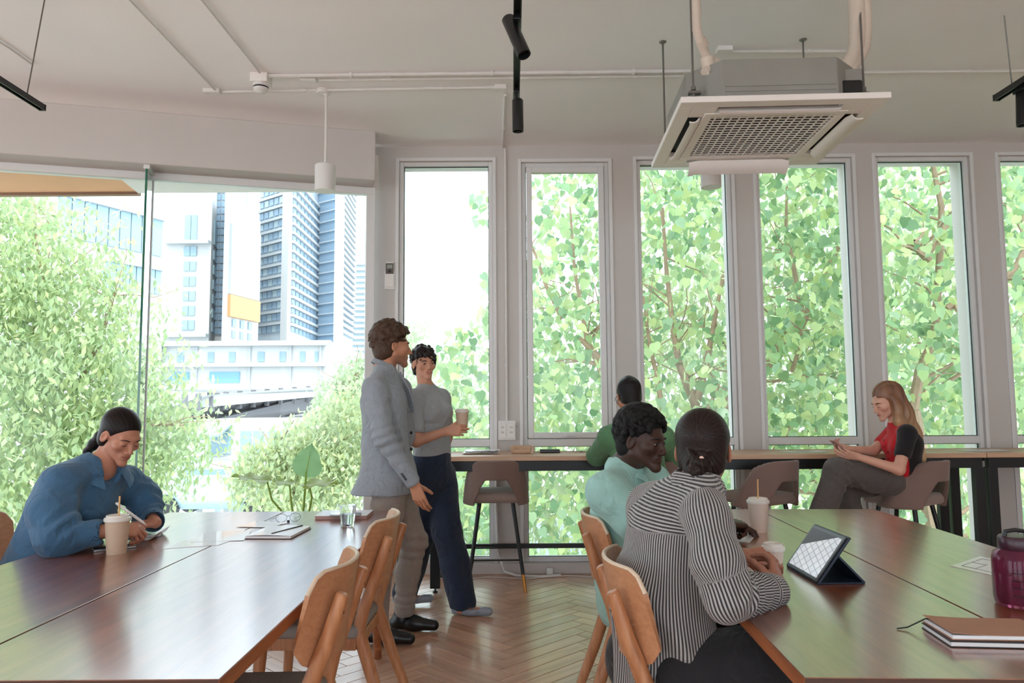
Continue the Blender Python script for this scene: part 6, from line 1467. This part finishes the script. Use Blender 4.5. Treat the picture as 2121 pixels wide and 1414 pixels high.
# black tracks and spotlights
def track(label, x, y0, y1, z, rods):
    t = thing('light_track', label, 'track', (x, y0, z), 0, 'black ceiling light tracks')
    m = MB(); m.bx(-.018, -.012, 0, y1-y0, 0, .034); m.bx(.012, .018, 0, y1-y0, 0, .034); m.bx(-.012, .012, 0, y1-y0, .022, .034); m.build('rail', M_black, t)
    m = MB(); m.bx(-.019, .019, y1-y0, y1-y0+.012, -.001, .035); m.build('end_cap', M_black, t)
    for (y, top) in rods:
        MB().tube([(0, y-y0, .034), Vector(top)-Vector((x, y0, z))], .0035, 8).build('cable', M_rod, t)
    return t
p = at(86, 228, Z=3.05); track('black light track at the upper left corner of the picture', p.x, 2.0, p.y, 3.05, [(at(65, 205, Z=3.06).y, at(93, -4, Z=CEIL)), (2.3, (p.x, 2.3, CEIL))])
track('black light track in the middle, seen end on, holding two spotlights', .035, 2.4, 4.12, 3.05, [(4.0, (.035, 4.0, CEIL)), (2.6, (.035, 2.6, CEIL))])
p = at(2066, 208, Z=3.05); track('black light track at the right picture edge', p.x, 2.0, p.y, 3.05, [(at(2090, 185, Z=3.06).y, at(2080, 32, Z=CEIL)), (2.3, (p.x, 2.3, CEIL))])
def spot(label, a, b, x, y, z):
    """barrel from a (back) to b (mouth), held under the rail at x, y, z"""
    a, b = Vector(a), Vector(b); t = thing('spotlight', label, 'spotlight', (x, y, z), 0, 'black track spotlights'); o = -Vector((x, y, z)); d = (b-a).normalized(); n = (b-a).length
    MB().lathe([(0, 0), (.026, 0), (.031, .006), (.031, n), (.027, n), (.024, n-.03), (0, n-.034)], a+o, 28, axis=d).build('barrel', M_black, t, smooth=True)
    MB().lathe([(0, n-.033), (.022, n-.030)], a+o, 20, axis=d).build('lens', M_dark, t)
    c = a.lerp(b, .25)+o; MB().tube([(0, 0, 0), (0, 0, c.z*.4), c], .008, 8).build('arm', M_black, t, smooth=True); MB().box((0, 0, .006), (.034, .11, .03)).build('adapter', M_black, t, bevel=.003)
p = at(1072, 206, Y=4.06); q = at(1073, 272, Y=4.06); spot('black spotlight pointing straight down at the far end of the middle track', p, q, .035, 4.06, 3.05)
p = at(1052, 38, Y=3.30); q = at(1086, 114, Y=3.24); spot('tilted black spotlight on the near part of the middle track', p, q, .035, 3.28, 3.05)
p = at(2117, 190, Y=4.05); q = at(2118, 260, Y=4.05); spot('black spotlight pointing down at the right picture edge', p, q, p.x-.0, 4.05, 3.05)

# ------------------------------------------------------------------ wall items
p = at(808, 600, Y=WY); t = thing('remote_holder', 'white remote control in a holder on the pillar beside the first narrow window', 'remote control', (p.x, WY, p.z)); hw = .042
MB().bx(-hw, hw, -.022, 0, 0, .15).build('holder', M_white, t, bevel=.004); MB().bx(-hw+.008, hw-.008, -.030, -.020, .02, .225).build('remote', M_acwhite, t, bevel=.004)
MB().bx(-hw+.010, hw-.010, -.0315, -.029, .125, .212).build('dark_panel', mat('remote_panel', (92, 84, 80), .4), t); MB().bx(-.022, .022, -.0325, -.031, .17, .20).build('screen', mat('lcd_grey', (150, 158, 150), .3), t)
MB().lathe([(0, 0), (.013, 0), (.013, .002), (0, .003)], (0, -.0315, .147), 16, axis=(0, -1, 0)).build('button', M_black, t)
p = at(1050, 911, Y=WY); t = thing('socket_box', 'pair of white power sockets on the pillar above the counter', 'socket', (-.045, WY, p.z))
MB().bx(-.070, .070, -.035, 0, 0, .155).build('box', M_white, t, bevel=.004)
for x in (-.034, .034):
    MB().bx(x-.028, x+.028, -.039, -.034, .02, .135).build('plate', M_acwhite, t, bevel=.002); m = MB()
    for zz in (.055, .095): m.bx(x-.008, x-.005, -.0405, -.038, zz, zz+.014); m.bx(x+.005, x+.008, -.0405, -.038, zz, zz+.014)
    m.build('slot', M_black, t)
t = thing('power_cord', 'white power cord running down the pillar and along the floor by the stool', 'cord', (-.02, WY-.06, 0)); w = WY-.06
MB().tube([Vector(q)-Vector((-.02, w, 0)) for q in ((-.13, w+.035, .90), (-.135, w+.035, .5), (-.12, w+.03, .16), (-.07, w, .03), (.02, w-.06, .012), (.2, w-.10, .012), (.36, w-.06, .012))], .010, 8).build('flex', M_white, t, smooth=True)
MB().tube([Vector(q)-Vector((-.02, w, 0)) for q in ((-.6, w-.1, .006), (-.4, w-.16, .006), (-.2, w-.08, .006), (.1, w-.14, .006), (.4, w-.05, .006), (.62, w-.1, .006), (.75, w-.02, .006))], .004, 6).build('cable', M_conduit, t, smooth=True)
MB().box((.30, -.02, .03), (.05, .04, .05)).build('plug', M_white, t, bevel=.008)

# ------------------------------------------------------------------ things on the tables
M_paper = mat('paper', (240, 242, 244), .45, var=.02, coat=.5); M_cup = mat('paper_cup', (206, 182, 158), .6, var=.03, scale=40); M_cupw = mat('white_cup', (222, 206, 192), .6, var=.03); M_lid = mat('cup_lid', (228, 224, 216), .4)
M_straw = mat('paper_straw', (222, 176, 118), .6); M_ink = mat('black_plastic', (28, 29, 32), .35); M_screen = mat('dark_glass', (16, 18, 22), .06, coat=1.)
TZ = .7502
def cup(label, p, r0, r1, h, m, straw=None, lid=True, name='takeaway_cup', group='takeaway cups'):
    t = thing(name, label, 'cup', tuple(p), 0, group)
    MB().lathe([(0, .004), (r0*.9, .004), (r0*.92, 0), (r0, 0), (r1, h), (r1-.0015, h), (r1-.004, h-.004)], n=40).build('cup_body', m, t, smooth=True)
    if lid: MB().lathe([(r1+.001, h-.010), (r1+.0035, h-.010), (r1+.0045, h-.002), (r1+.002, h+.003), (r1*.93, h+.005), (r1*.90, h+.012), (r1*.84, h+.013), (r1*.80, h+.008), (0, h+.008)], n=40).build('lid', M_lid, t, smooth=True)
    if straw: MB().tube([(0, 0, .02), Vector(straw)], .0034, 10).build('straw', M_straw, t, smooth=True)
    return t
cup('beige takeaway cup with a straw in front of the woman in blue', at(241, 1146, Z=TZ), .035, .045, .135, M_cup, (.0, .01, .218))
cup('tall white takeaway cup with a straw beside the hand of the mint shirt man', at(1572, 1101, Z=TZ), .034, .045, .135, M_cupw, (.002, .0, .228))
pc = at(1602, 1160, Y=2.53); cup('small white takeaway cup in the hand of the woman in stripes', (pc.x, pc.y, TZ), .027, .034, .088, M_cupw)
pw = at(957, 892, Y=4.72); cup('pale paper cup held by the walking woman', (pw.x, pw.y+.01, pw.z), .031, .042, .125, M_cup, lid=True)
def phone(label, p, rz, w=.072, l=.15, rot=None):
    t = thing('smartphone', label, 'phone', tuple(p), rz); MB().bx(-l/2, l/2, -w/2, w/2, 0, .008).build('case', mat('silver_case', (170, 172, 176), .3, metal=.5), t, bevel=.003); MB().bx(-l/2+.004, l/2-.004, -w/2+.004, w/2-.004, .0078, .0088).build('screen', M_screen, t); return t
phone('smartphone lying on the left table behind the beige cup', at(236, 1136, Z=TZ), .62)
def sheet(name, label, cat, corners, mt=M_paper, lift=.0, curl=0., n=8, group=None):
    """a sheet of paper on the table through four corner points, gently curled"""
    c = [Vector(q) for q in corners]; o = sum(c, Vector())/4; o.z = c[0].z; t = []
    for i in range(n+1):
        row = []
        for j in range(n+1):
            u, v = i/n, j/n; p = (c[0]*(1-u)+c[1]*u)*(1-v)+(c[3]*(1-u)+c[2]*u)*v-o; p.z += lift+curl*max(0, u-.45)**2*(1+.3*v)+.0006; row.append(p)
        t.append(row)
    ob = MB().grid(t, .0009).build(name, mt, None, smooth=True, angle=60, loc=o); return tag(ob, label, cat, group)
Z = lambda u, v, dz=0.: at(u, v, Z=TZ+dz)
sheet('paper_sheet', 'larger white sheet of paper across the seam of the left table', 'paper', [Z(332, 1137), Z(452, 1129), Z(500, 1112), Z(388, 1118)], group='papers')
sheet('paper_sheet', 'white sheet of paper beside the open notebook on the left table', 'paper', [Z(395, 1123, .001), Z(505, 1119, .001), Z(522, 1098, .001), Z(425, 1102, .001)], group='papers')
sheet('paper_sheet', 'small curled paper beside the writing hand of the woman in blue', 'paper', [Z(286, 1116), Z(322, 1122), Z(352, 1106), Z(318, 1103)], curl=.10, group='papers')
p = Z(298, 1106); t = thing('writing_pad', 'thin grey writing pad under the hands of the woman in blue', 'notepad', tuple(p), .35); MB().bx(-.075, .075, -.10, .10, 0, .009).build('pages', M_paper, t, bevel=.001); MB().bx(-.076, .076, -.101, .101, 0, .002).build('back_cover', mat('grey_board', (110, 112, 118), .6), t)
sheet('brochure', 'thin brochure lying flat beyond the open notebook', 'brochure', [Z(489, 1092), Z(556, 1093), Z(598, 1083), Z(530, 1080)], lift=.002)
def notebook(label, c, dims, rz, cover, pages, open_=0., pen=None):
    t = thing('notebook', label, 'notebook', tuple(c), rz, 'notebooks'); w, l, h = dims
    MB().bx(-w/2, w/2, -l/2, l/2, 0, .0025).build('back_cover', cover, t, bevel=.001); MB().bx(-w/2+.003, w/2-.003, -l/2+.002, l/2-.003, .0025, h-.0025).build('pages', pages, t)
    return t
t = notebook('black backed notebook lying open on the middle of the left table', Z(578, 1105), (.205, .27, .014), -.05, M_ink, M_paper)
rows = [[(-.100+.2*i/8, -.132+.264*j/8, .0122+.004*math.sin(PI*i/8)) for i in range(9)] for j in range(9)]; MB().grid(rows, .001).build('open_page', M_paper, t, smooth=True)
MB().tube([(.005, -.10, .0175), (.065, .12, .0172)], .0035, 8).build('pencil', M_ink, t, smooth=True)
t = notebook('pale notebook with a pink edge beside the water glass', Z(714, 1070), (.26, .20, .020), .02, mat('pink_board', (176, 140, 132), .6), mat('rose_pages', (196, 164, 156), .7)); MB().bx(-.13, .13, -.10, .10, .0175, .0205).build('front_cover', M_paper, t, bevel=.001)
p = Z(716, 1067, .0207); phone('dark smartphone lying on the pale notebook', p, .1)
p = Z(597, 1081); t = thing('eyeglasses', 'thin wire spectacles standing on the left table near the seam', 'glasses', tuple(p), .5); m = MB()
for q in (-1, 1): m.tube([(q*.033+.026*math.cos(a), 0, .022+.020*math.sin(a)) for a in np.linspace(0, 2*PI, 19)], .0012, 6, cap=False); m.tube([(q*.06, 0, .026), (q*.062, .06, .012), (q*.058, .13, .002)], .0012, 6)
m.tube([(-.008, 0, .028), (0, 0, .031), (.008, 0, .028)], .0012, 6); m.build('wire_frame', M_rod, t, smooth=True); MB().box((.0, -.002, .005), (.012, .006, .010)).build('nose_piece', M_ink, t)
# water glass
def clear_glass(name, tint=(1, 1, 1), rough=0.):
    m, N, L, b = new_mat(name); b.inputs['Base Color'].default_value = (*tint, 1); b.inputs['Transmission Weight'].default_value = 1; b.inputs['Roughness'].default_value = rough; b.inputs['IOR'].default_value = 1.45; return m
p = Z(720, 1089); t = thing('water_glass', 'short clear tumbler of water on the far right corner of the left table', 'glass', tuple(p)); M_cl = clear_glass('tumbler_glass', (.97, .99, 1))
MB().lathe([(0, 0), (.029, 0), (.031, .004), (.040, .098), (.0385, .098), (.0375, .092), (.029, .012), (0, .010)], n=36).build('tumbler', M_cl, t, smooth=True)
MB().lathe([(0, .0104), (.0288, .0124), (.0346, .058), (0, .058)], n=36).build('water', clear_glass('water', (.93, .98, 1)), t, smooth=True)
# right table: tablet in a folio
BL, BR = Z(1630, 1170, .006), Z(1692, 1206, .006); e = (BR-BL); ln = e.length; e.normalize(); nx = Vector((-e.y, e.x, 0)) if Vector((-e.y, e.x, 0)).x > 0 else Vector((e.y, -e.x, 0))
TLc = at(1682, 1085, Y=BL.y+.02); upv = (TLc-BL); upv -= e*upv.dot(e); hgt = min(.19, upv.length); upv.normalize(); nrm = e.cross(upv)
if nrm.x > 0: nrm = -nrm
t = thing('tablet', 'tablet in a dark blue folio propped up on the right table, reflection painted on screen', 'tablet', tuple(BL)); P_ = lambda a, b, c: e*a+upv*b+nrm*c
def pbox(a0, a1, b0, b1, c0, c1): return MB().slab([P_(a0, b0, c0), P_(a1, b0, c0), P_(a1, b1, c0), P_(a0, b1, c0)], nrm*(c1-c0))
M_folio = mat('navy_folio', (28, 42, 62), .5)
pbox(-.006, ln+.006, -.004, hgt+.006, -.010, -.001).build('folio_back', M_folio, t, bevel=.003); pbox(0, ln, 0, hgt, -.001, .004).build('body', M_ink, t, bevel=.002)
def screen_reflection_mat():
    m, N, L, b = new_mat('tablet_screen_reflection'); tc = N.new('ShaderNodeTexCoord'); mp = N.new('ShaderNodeMapping'); mp.inputs['Rotation'].default_value = (0, 0, .5); mp.inputs['Scale'].default_value = (1, 1, 1)
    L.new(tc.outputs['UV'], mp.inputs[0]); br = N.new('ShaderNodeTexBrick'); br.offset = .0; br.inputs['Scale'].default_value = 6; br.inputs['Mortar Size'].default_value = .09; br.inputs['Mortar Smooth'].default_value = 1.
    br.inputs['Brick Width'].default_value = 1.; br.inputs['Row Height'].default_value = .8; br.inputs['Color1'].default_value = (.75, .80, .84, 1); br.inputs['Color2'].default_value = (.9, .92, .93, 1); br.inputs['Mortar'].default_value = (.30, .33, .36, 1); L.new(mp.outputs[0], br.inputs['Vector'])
    # a reflection painted as glow covers a slanted field; the rest is dark grey
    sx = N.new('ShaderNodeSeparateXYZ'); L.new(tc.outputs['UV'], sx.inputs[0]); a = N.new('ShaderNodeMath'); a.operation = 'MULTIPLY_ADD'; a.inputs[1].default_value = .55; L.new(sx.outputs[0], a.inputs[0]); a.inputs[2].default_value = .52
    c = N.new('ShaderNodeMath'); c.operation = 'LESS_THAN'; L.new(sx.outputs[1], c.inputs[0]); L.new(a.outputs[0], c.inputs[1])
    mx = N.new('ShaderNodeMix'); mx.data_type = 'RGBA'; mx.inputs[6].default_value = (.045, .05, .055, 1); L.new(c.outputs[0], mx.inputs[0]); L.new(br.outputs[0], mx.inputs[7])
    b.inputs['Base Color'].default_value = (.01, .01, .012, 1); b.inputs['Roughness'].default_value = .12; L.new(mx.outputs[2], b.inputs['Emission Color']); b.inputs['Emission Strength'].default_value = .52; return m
q = [P_(.012, .011, .0046), P_(ln-.012, .011, .0046), P_(ln-.012, hgt-.011, .0046), P_(.012, hgt-.011, .0046)]; me = bpy.data.meshes.new('screen'); me.from_pydata([tuple(x) for x in q], [], [(0, 1, 2, 3)]); uv = me.uv_layers.new(name='UVMap'); uv.data.foreach_set('uv', [0, 0, 1, 0, 1, 1, 0, 1]); me.materials.append(screen_reflection_mat()); link('screen', me, t)
bk = P_(0, hgt*.62, -.010); ft = Vector((nx.x*.15, nx.y*.15, -.005))
MB().slab([bk+e*.01, bk+e*(ln-.01), ft+e*(ln-.01)+nx*.0, ft+e*.01], nx*.006+Vector((0, 0, .003))).build('folio_stand', M_folio, t); MB().slab([Vector((0, 0, -.005)), e*ln+Vector((0, 0, -.005)), e*ln+ft, ft], Vector((0, 0, .004))).build('folio_base', M_folio, t)
# printed plan, paper under the hand
t = sheet('floor_plan_print', 'white printed floor plan sheet beside the pink bottle', 'paper', [Z(1968, 1172), Z(2066, 1194), Z(2110, 1168), Z(2030, 1152)]); 
m = MB(); c0 = Vector(t.location); o_ = Z(1968, 1172)-c0; ux = (Z(2066, 1194)-Z(1968, 1172)); uy = (Z(2030, 1152)-Z(1968, 1172))
for a0, b0, a1, b1 in ((.15, .15, .85, .15), (.85, .15, .85, .85), (.85, .85, .15, .85), (.15, .85, .15, .15), (.45, .15, .45, .55), (.15, .5, .45, .5), (.62, .85, .62, .4), (.62, .4, .85, .4)):
    m.tube([o_+ux*a0+uy*b0+Vector((0, 0, .0016)), o_+ux*a1+uy*b1+Vector((0, 0, .0014))], .0007, 4)
m.build('plan_line', mat('grey_ink', (120, 124, 130), .7), t)
sheet('paper_sheet', 'white paper under the fist of the man in mint', 'paper', [Z(1500, 1118), Z(1552, 1124), Z(1566, 1108), Z(1520, 1104)], group='papers')
# pink bottle
p = Z(2112, 1252); t = thing('water_bottle', 'translucent dark pink water bottle with a black screw lid at the right edge', 'bottle', (p.x, p.y, TZ)); R_ = .062
def tinted(name, col, body=.35):
    m, N, L, b = new_mat(name); b.inputs['Base Color'].default_value = (*col, 1); b.inputs['Transmission Weight'].default_value = 1-body; b.inputs['Roughness'].default_value = .08; b.inputs['IOR'].default_value = 1.3; return m
MB().lathe([(0, 0), (R_*.88, 0), (R_*.96, .006), (R_, .02), (R_, .125), (R_*.93, .142), (R_*.66, .155), (R_*.64, .160), (R_*.60, .160), (R_*.62, .152), (R_*.88, .138), (R_*.94, .122), (R_*.94, .02), (R_*.82, .008), (0, .007)], n=40).build('body', tinted('pink_plastic', (.42, .09, .20), .18), t, smooth=True)
MB().lathe([(0, .0085), (R_*.81, .0095), (R_*.925, .022), (R_*.925, .085), (0, .085)], n=40).build('water', clear_glass('bottle_water', (.85, .45, .58)), t, smooth=True)
MB().lathe([(R_*.70, .150), (R_*.72, .152), (R_*.72, .182), (R_*.66, .188), (0, .188)], n=40).build('lid', mat('plum_lid', (58, 30, 44), .3), t, smooth=True)
MB().tube([(-R_*.5, 0, .186), (-R_*.45, 0, .200), (0, 0, .204), (R_*.45, 0, .200), (R_*.5, 0, .186)], .006, 8).build('handle', M_ink, t, smooth=True)
for z in (.035, .055, .075, .095): MB().tube([(R_*1.005*math.cos(a), R_*1.005*math.sin(a), z) for a in np.linspace(-2.35, -1.9, 6)], .0010, 5).build('measure_mark', M_ink, t)
# notebooks with pen
p = Z(2045, 1322); t = notebook('dark notebook at the lower right table edge, underneath the kraft one', p, (.235, .15, .014), -.10, M_ink, M_paper); MB().bx(-.1175, .1175, -.075, .075, .0115, .014).build('front_cover', M_ink, t, bevel=.001)
p2 = p+Vector((.004, .006, .0142)); t = notebook('kraft covered notebook lying on the dark one, with a cord bookmark', p2, (.23, .145, .013), -.08, mat('kraft_cover', (168, 124, 104), .7), M_paper); rows = [[(-.115+.23*i/8, -.0725+.145*j/4, .0115+.006*max(0, (4-i)/4)**2) for i in range(9)] for j in range(5)]; MB().grid(rows, .0015).build('front_cover', mat('kraft_cover_front', (176, 132, 110), .7), t, smooth=True)
MB().tube([(-.10, .05, .013), (-.118, .052, .014), (-.14, .05, .004), (-.16, .055, -.008), (-.185, .056, -.012)], .0018, 6).build('bookmark_cord', M_ink, t, smooth=True)

# ------------------------------------------------------------------ things on the counter
CZ = .9522
C = lambda u, Y: (at(u, 940, Y=Y).x, Y, CZ)
t = thing('folded_newspaper', 'crumpled white newspaper on the counter above the empty stool', 'newspaper', C(994, 5.68), .1)
rnd = wob(9, 6, 40.)
for k in range(3):
    rows = [[(-.13+.26*i/12+.01*k, -.09+.18*j/8, .004+.009*k+.006*float(rnd(i*.03+k, j*.03, k))+.006) for i in range(13)] for j in range(9)]; MB().grid(rows, .002).build('page', M_paper, t, smooth=True)
t = thing('paper_bag', 'crumpled tan paper bag lying on the counter', 'bag', C(1080, 5.72)); f = Field((-.12, -.09, -.01), (.12, .09, .09), .005); f.rbox((0, 0, .026), (.075, .05, .028), .015); f.func(lambda x, y, z: .010*rnd(x*1.6, y*1.6, z*2)); f.plane((0, 0, .001), (0, 0, -1)); f.obj('bag', mat('kraft_paper', (204, 172, 142), .7), t, world=False)
cup('little white paper cup beside the tan bag on the counter', C(1101, 5.70), .022, .029, .055, M_cupw, lid=False, name='paper_cup')
t = thing('black_case', 'flat black case on the counter under the second narrow window', 'case', C(1139, 5.74)); MB().bx(-.075, .075, -.04, .04, 0, .026).build('case_body', M_ink, t, bevel=.005); MB().bx(-.076, .076, -.041, .041, .0125, .0145).build('case_seam', M_rod, t)
t = thing('key_bunch', 'small bunch of keys on the counter beside the person in green', 'keys', C(1204, 5.74)); m = MB(); m.tube([(.016*math.cos(a), .016*math.sin(a), .006) for a in np.linspace(0, 2*PI, 17)], .0015, 6, cap=False); m.build('ring', M_rod, t, smooth=True)
for a in (.3, 1.4, 2.6, 4.): d = Vector((math.cos(a), math.sin(a), 0)); MB().lathe([(0, 0), (.010, 0), (.010, .002), (0, .002)], d*.03+Vector((0, 0, .004+.002*a)), 10).box(d*.055+Vector((0, 0, .005+.002*a)), (.04, .007, .002), (0, 0, a)).build('key', M_rod, t)
def flat(label, u, Y, w, d, rz, group='papers'): c = Vector(C(u, Y)); R = Matrix.Rotation(rz, 3, 'Z'); return sheet('paper_sheet', label, 'paper', [c+R @ Vector((x, y, 0)) for x, y in ((-w/2, -d/2), (w/2, -d/2), (w/2, d/2), (-w/2, d/2))], lift=.001, curl=.01, group=group)
flat('white paper on the counter in front of the woman in red', 1665, 5.62, .30, .21, .08); flat('white paper on the counter right of the woman in red', 2035, 5.64, .30, .21, -.05)

# ------------------------------------------------------------------ potted plant behind the left table
t = thing('potted_plant', 'big leaved potted plant standing behind the left table before the glass', 'plant', (-1.50, 5.05, 0)); o = -Vector(t.location)
MB().lathe([(0, 0), (.13, 0), (.17, .30), (.178, .30), (.178, .32), (.16, .32), (.155, .29), (0, .28)], n=32).build('pot', mat('grey_pot', (150, 150, 150), .6), t, smooth=True); MB().lathe([(0, .285), (.155, .285)], n=24).build('soil', mat('soil', (60, 46, 36), .9, bump=.5), t)
M_big = leaf_material('broad_leaf', .45)
def big_leaf(base, tip, nrm, w, stem, col):
    base, tip = Vector(base), Vector(tip); ax = tip-base; n = Vector(nrm); n = (n-ax*n.dot(ax)/ax.length_squared).normalized(); sd = ax.normalized().cross(n); rows = []
    for i in range(13):
        a = i/12; ww = w*(math.sin(PI*min(1, a*1.0)**.62)**.8)*(1-.25*a); row = []
        for j in range(9):
            b = -1+j/4; back = .16*ax.length*abs(b)**1.5*(1-a)**2
            row.append(base+ax*a-ax.normalized()*back+sd*ww*b+n*(.10*w*abs(b)-.35*w*a*a*.4)+n*.012*math.sin(5*PI*a)*abs(b))
        rows.append([p+o for p in row])
    me = MB().grid(rows).mesh('leaf', M_big, True, 180); a_ = me.color_attributes.new('Col', 'FLOAT_COLOR', 'POINT'); c = np.ones((len(me.vertices), 4), np.float32); c[:, :3] = lin(col); a_.data.foreach_set('color', c.ravel()); l = link('leaf', me, t)
    MB().tube([base+o, base.lerp(tip, .5)+o+n*-.004, base.lerp(tip, .95)+o-n*.03], [.004, .003, .001], 6).build('midrib', mat('leaf_rib', (170, 200, 110), .5), l, smooth=True)
    MB().tube([Vector(p)+o for p in stem], [.009, .008, .007, .006][:len(stem)], 8).build('stem', mat('leaf_stalk', (140, 176, 70), .5), t, smooth=True)
Y = 5.0; root = Vector((-1.50, 5.05, .3))
big_leaf(at(634, 978, Y=Y), at(646, 918, Y=Y-.05), (.2, -.9, .4), .105, [root, at(628, 1060, Y=5.02), at(632, 1010, Y=Y), at(634, 976, Y=Y)], (140, 186, 130))
big_leaf(at(638, 1003, Y=Y), at(700, 999, Y=Y-.12), (-.1, -.3, 1), .085, [root, at(640, 1060, Y=5.02), at(646, 1030, Y=Y), at(640, 1003, Y=Y)], (168, 196, 90))
big_leaf(at(552, 995, Y=Y), at(480, 984, Y=Y-.1), (.1, -.25, 1), .085, [root, at(585, 1060, Y=5.02), at(563, 1035, Y=Y), at(553, 996, Y=Y)], (164, 198, 110))
big_leaf(at(600, 1004, Y=Y+.1), at(572, 992, Y=Y+.25), (0, -.2, 1), .07, [root, at(606, 1060, Y=5.05), at(602, 1030, Y=Y+.1), at(600, 1004, Y=Y+.1)], (170, 204, 120))
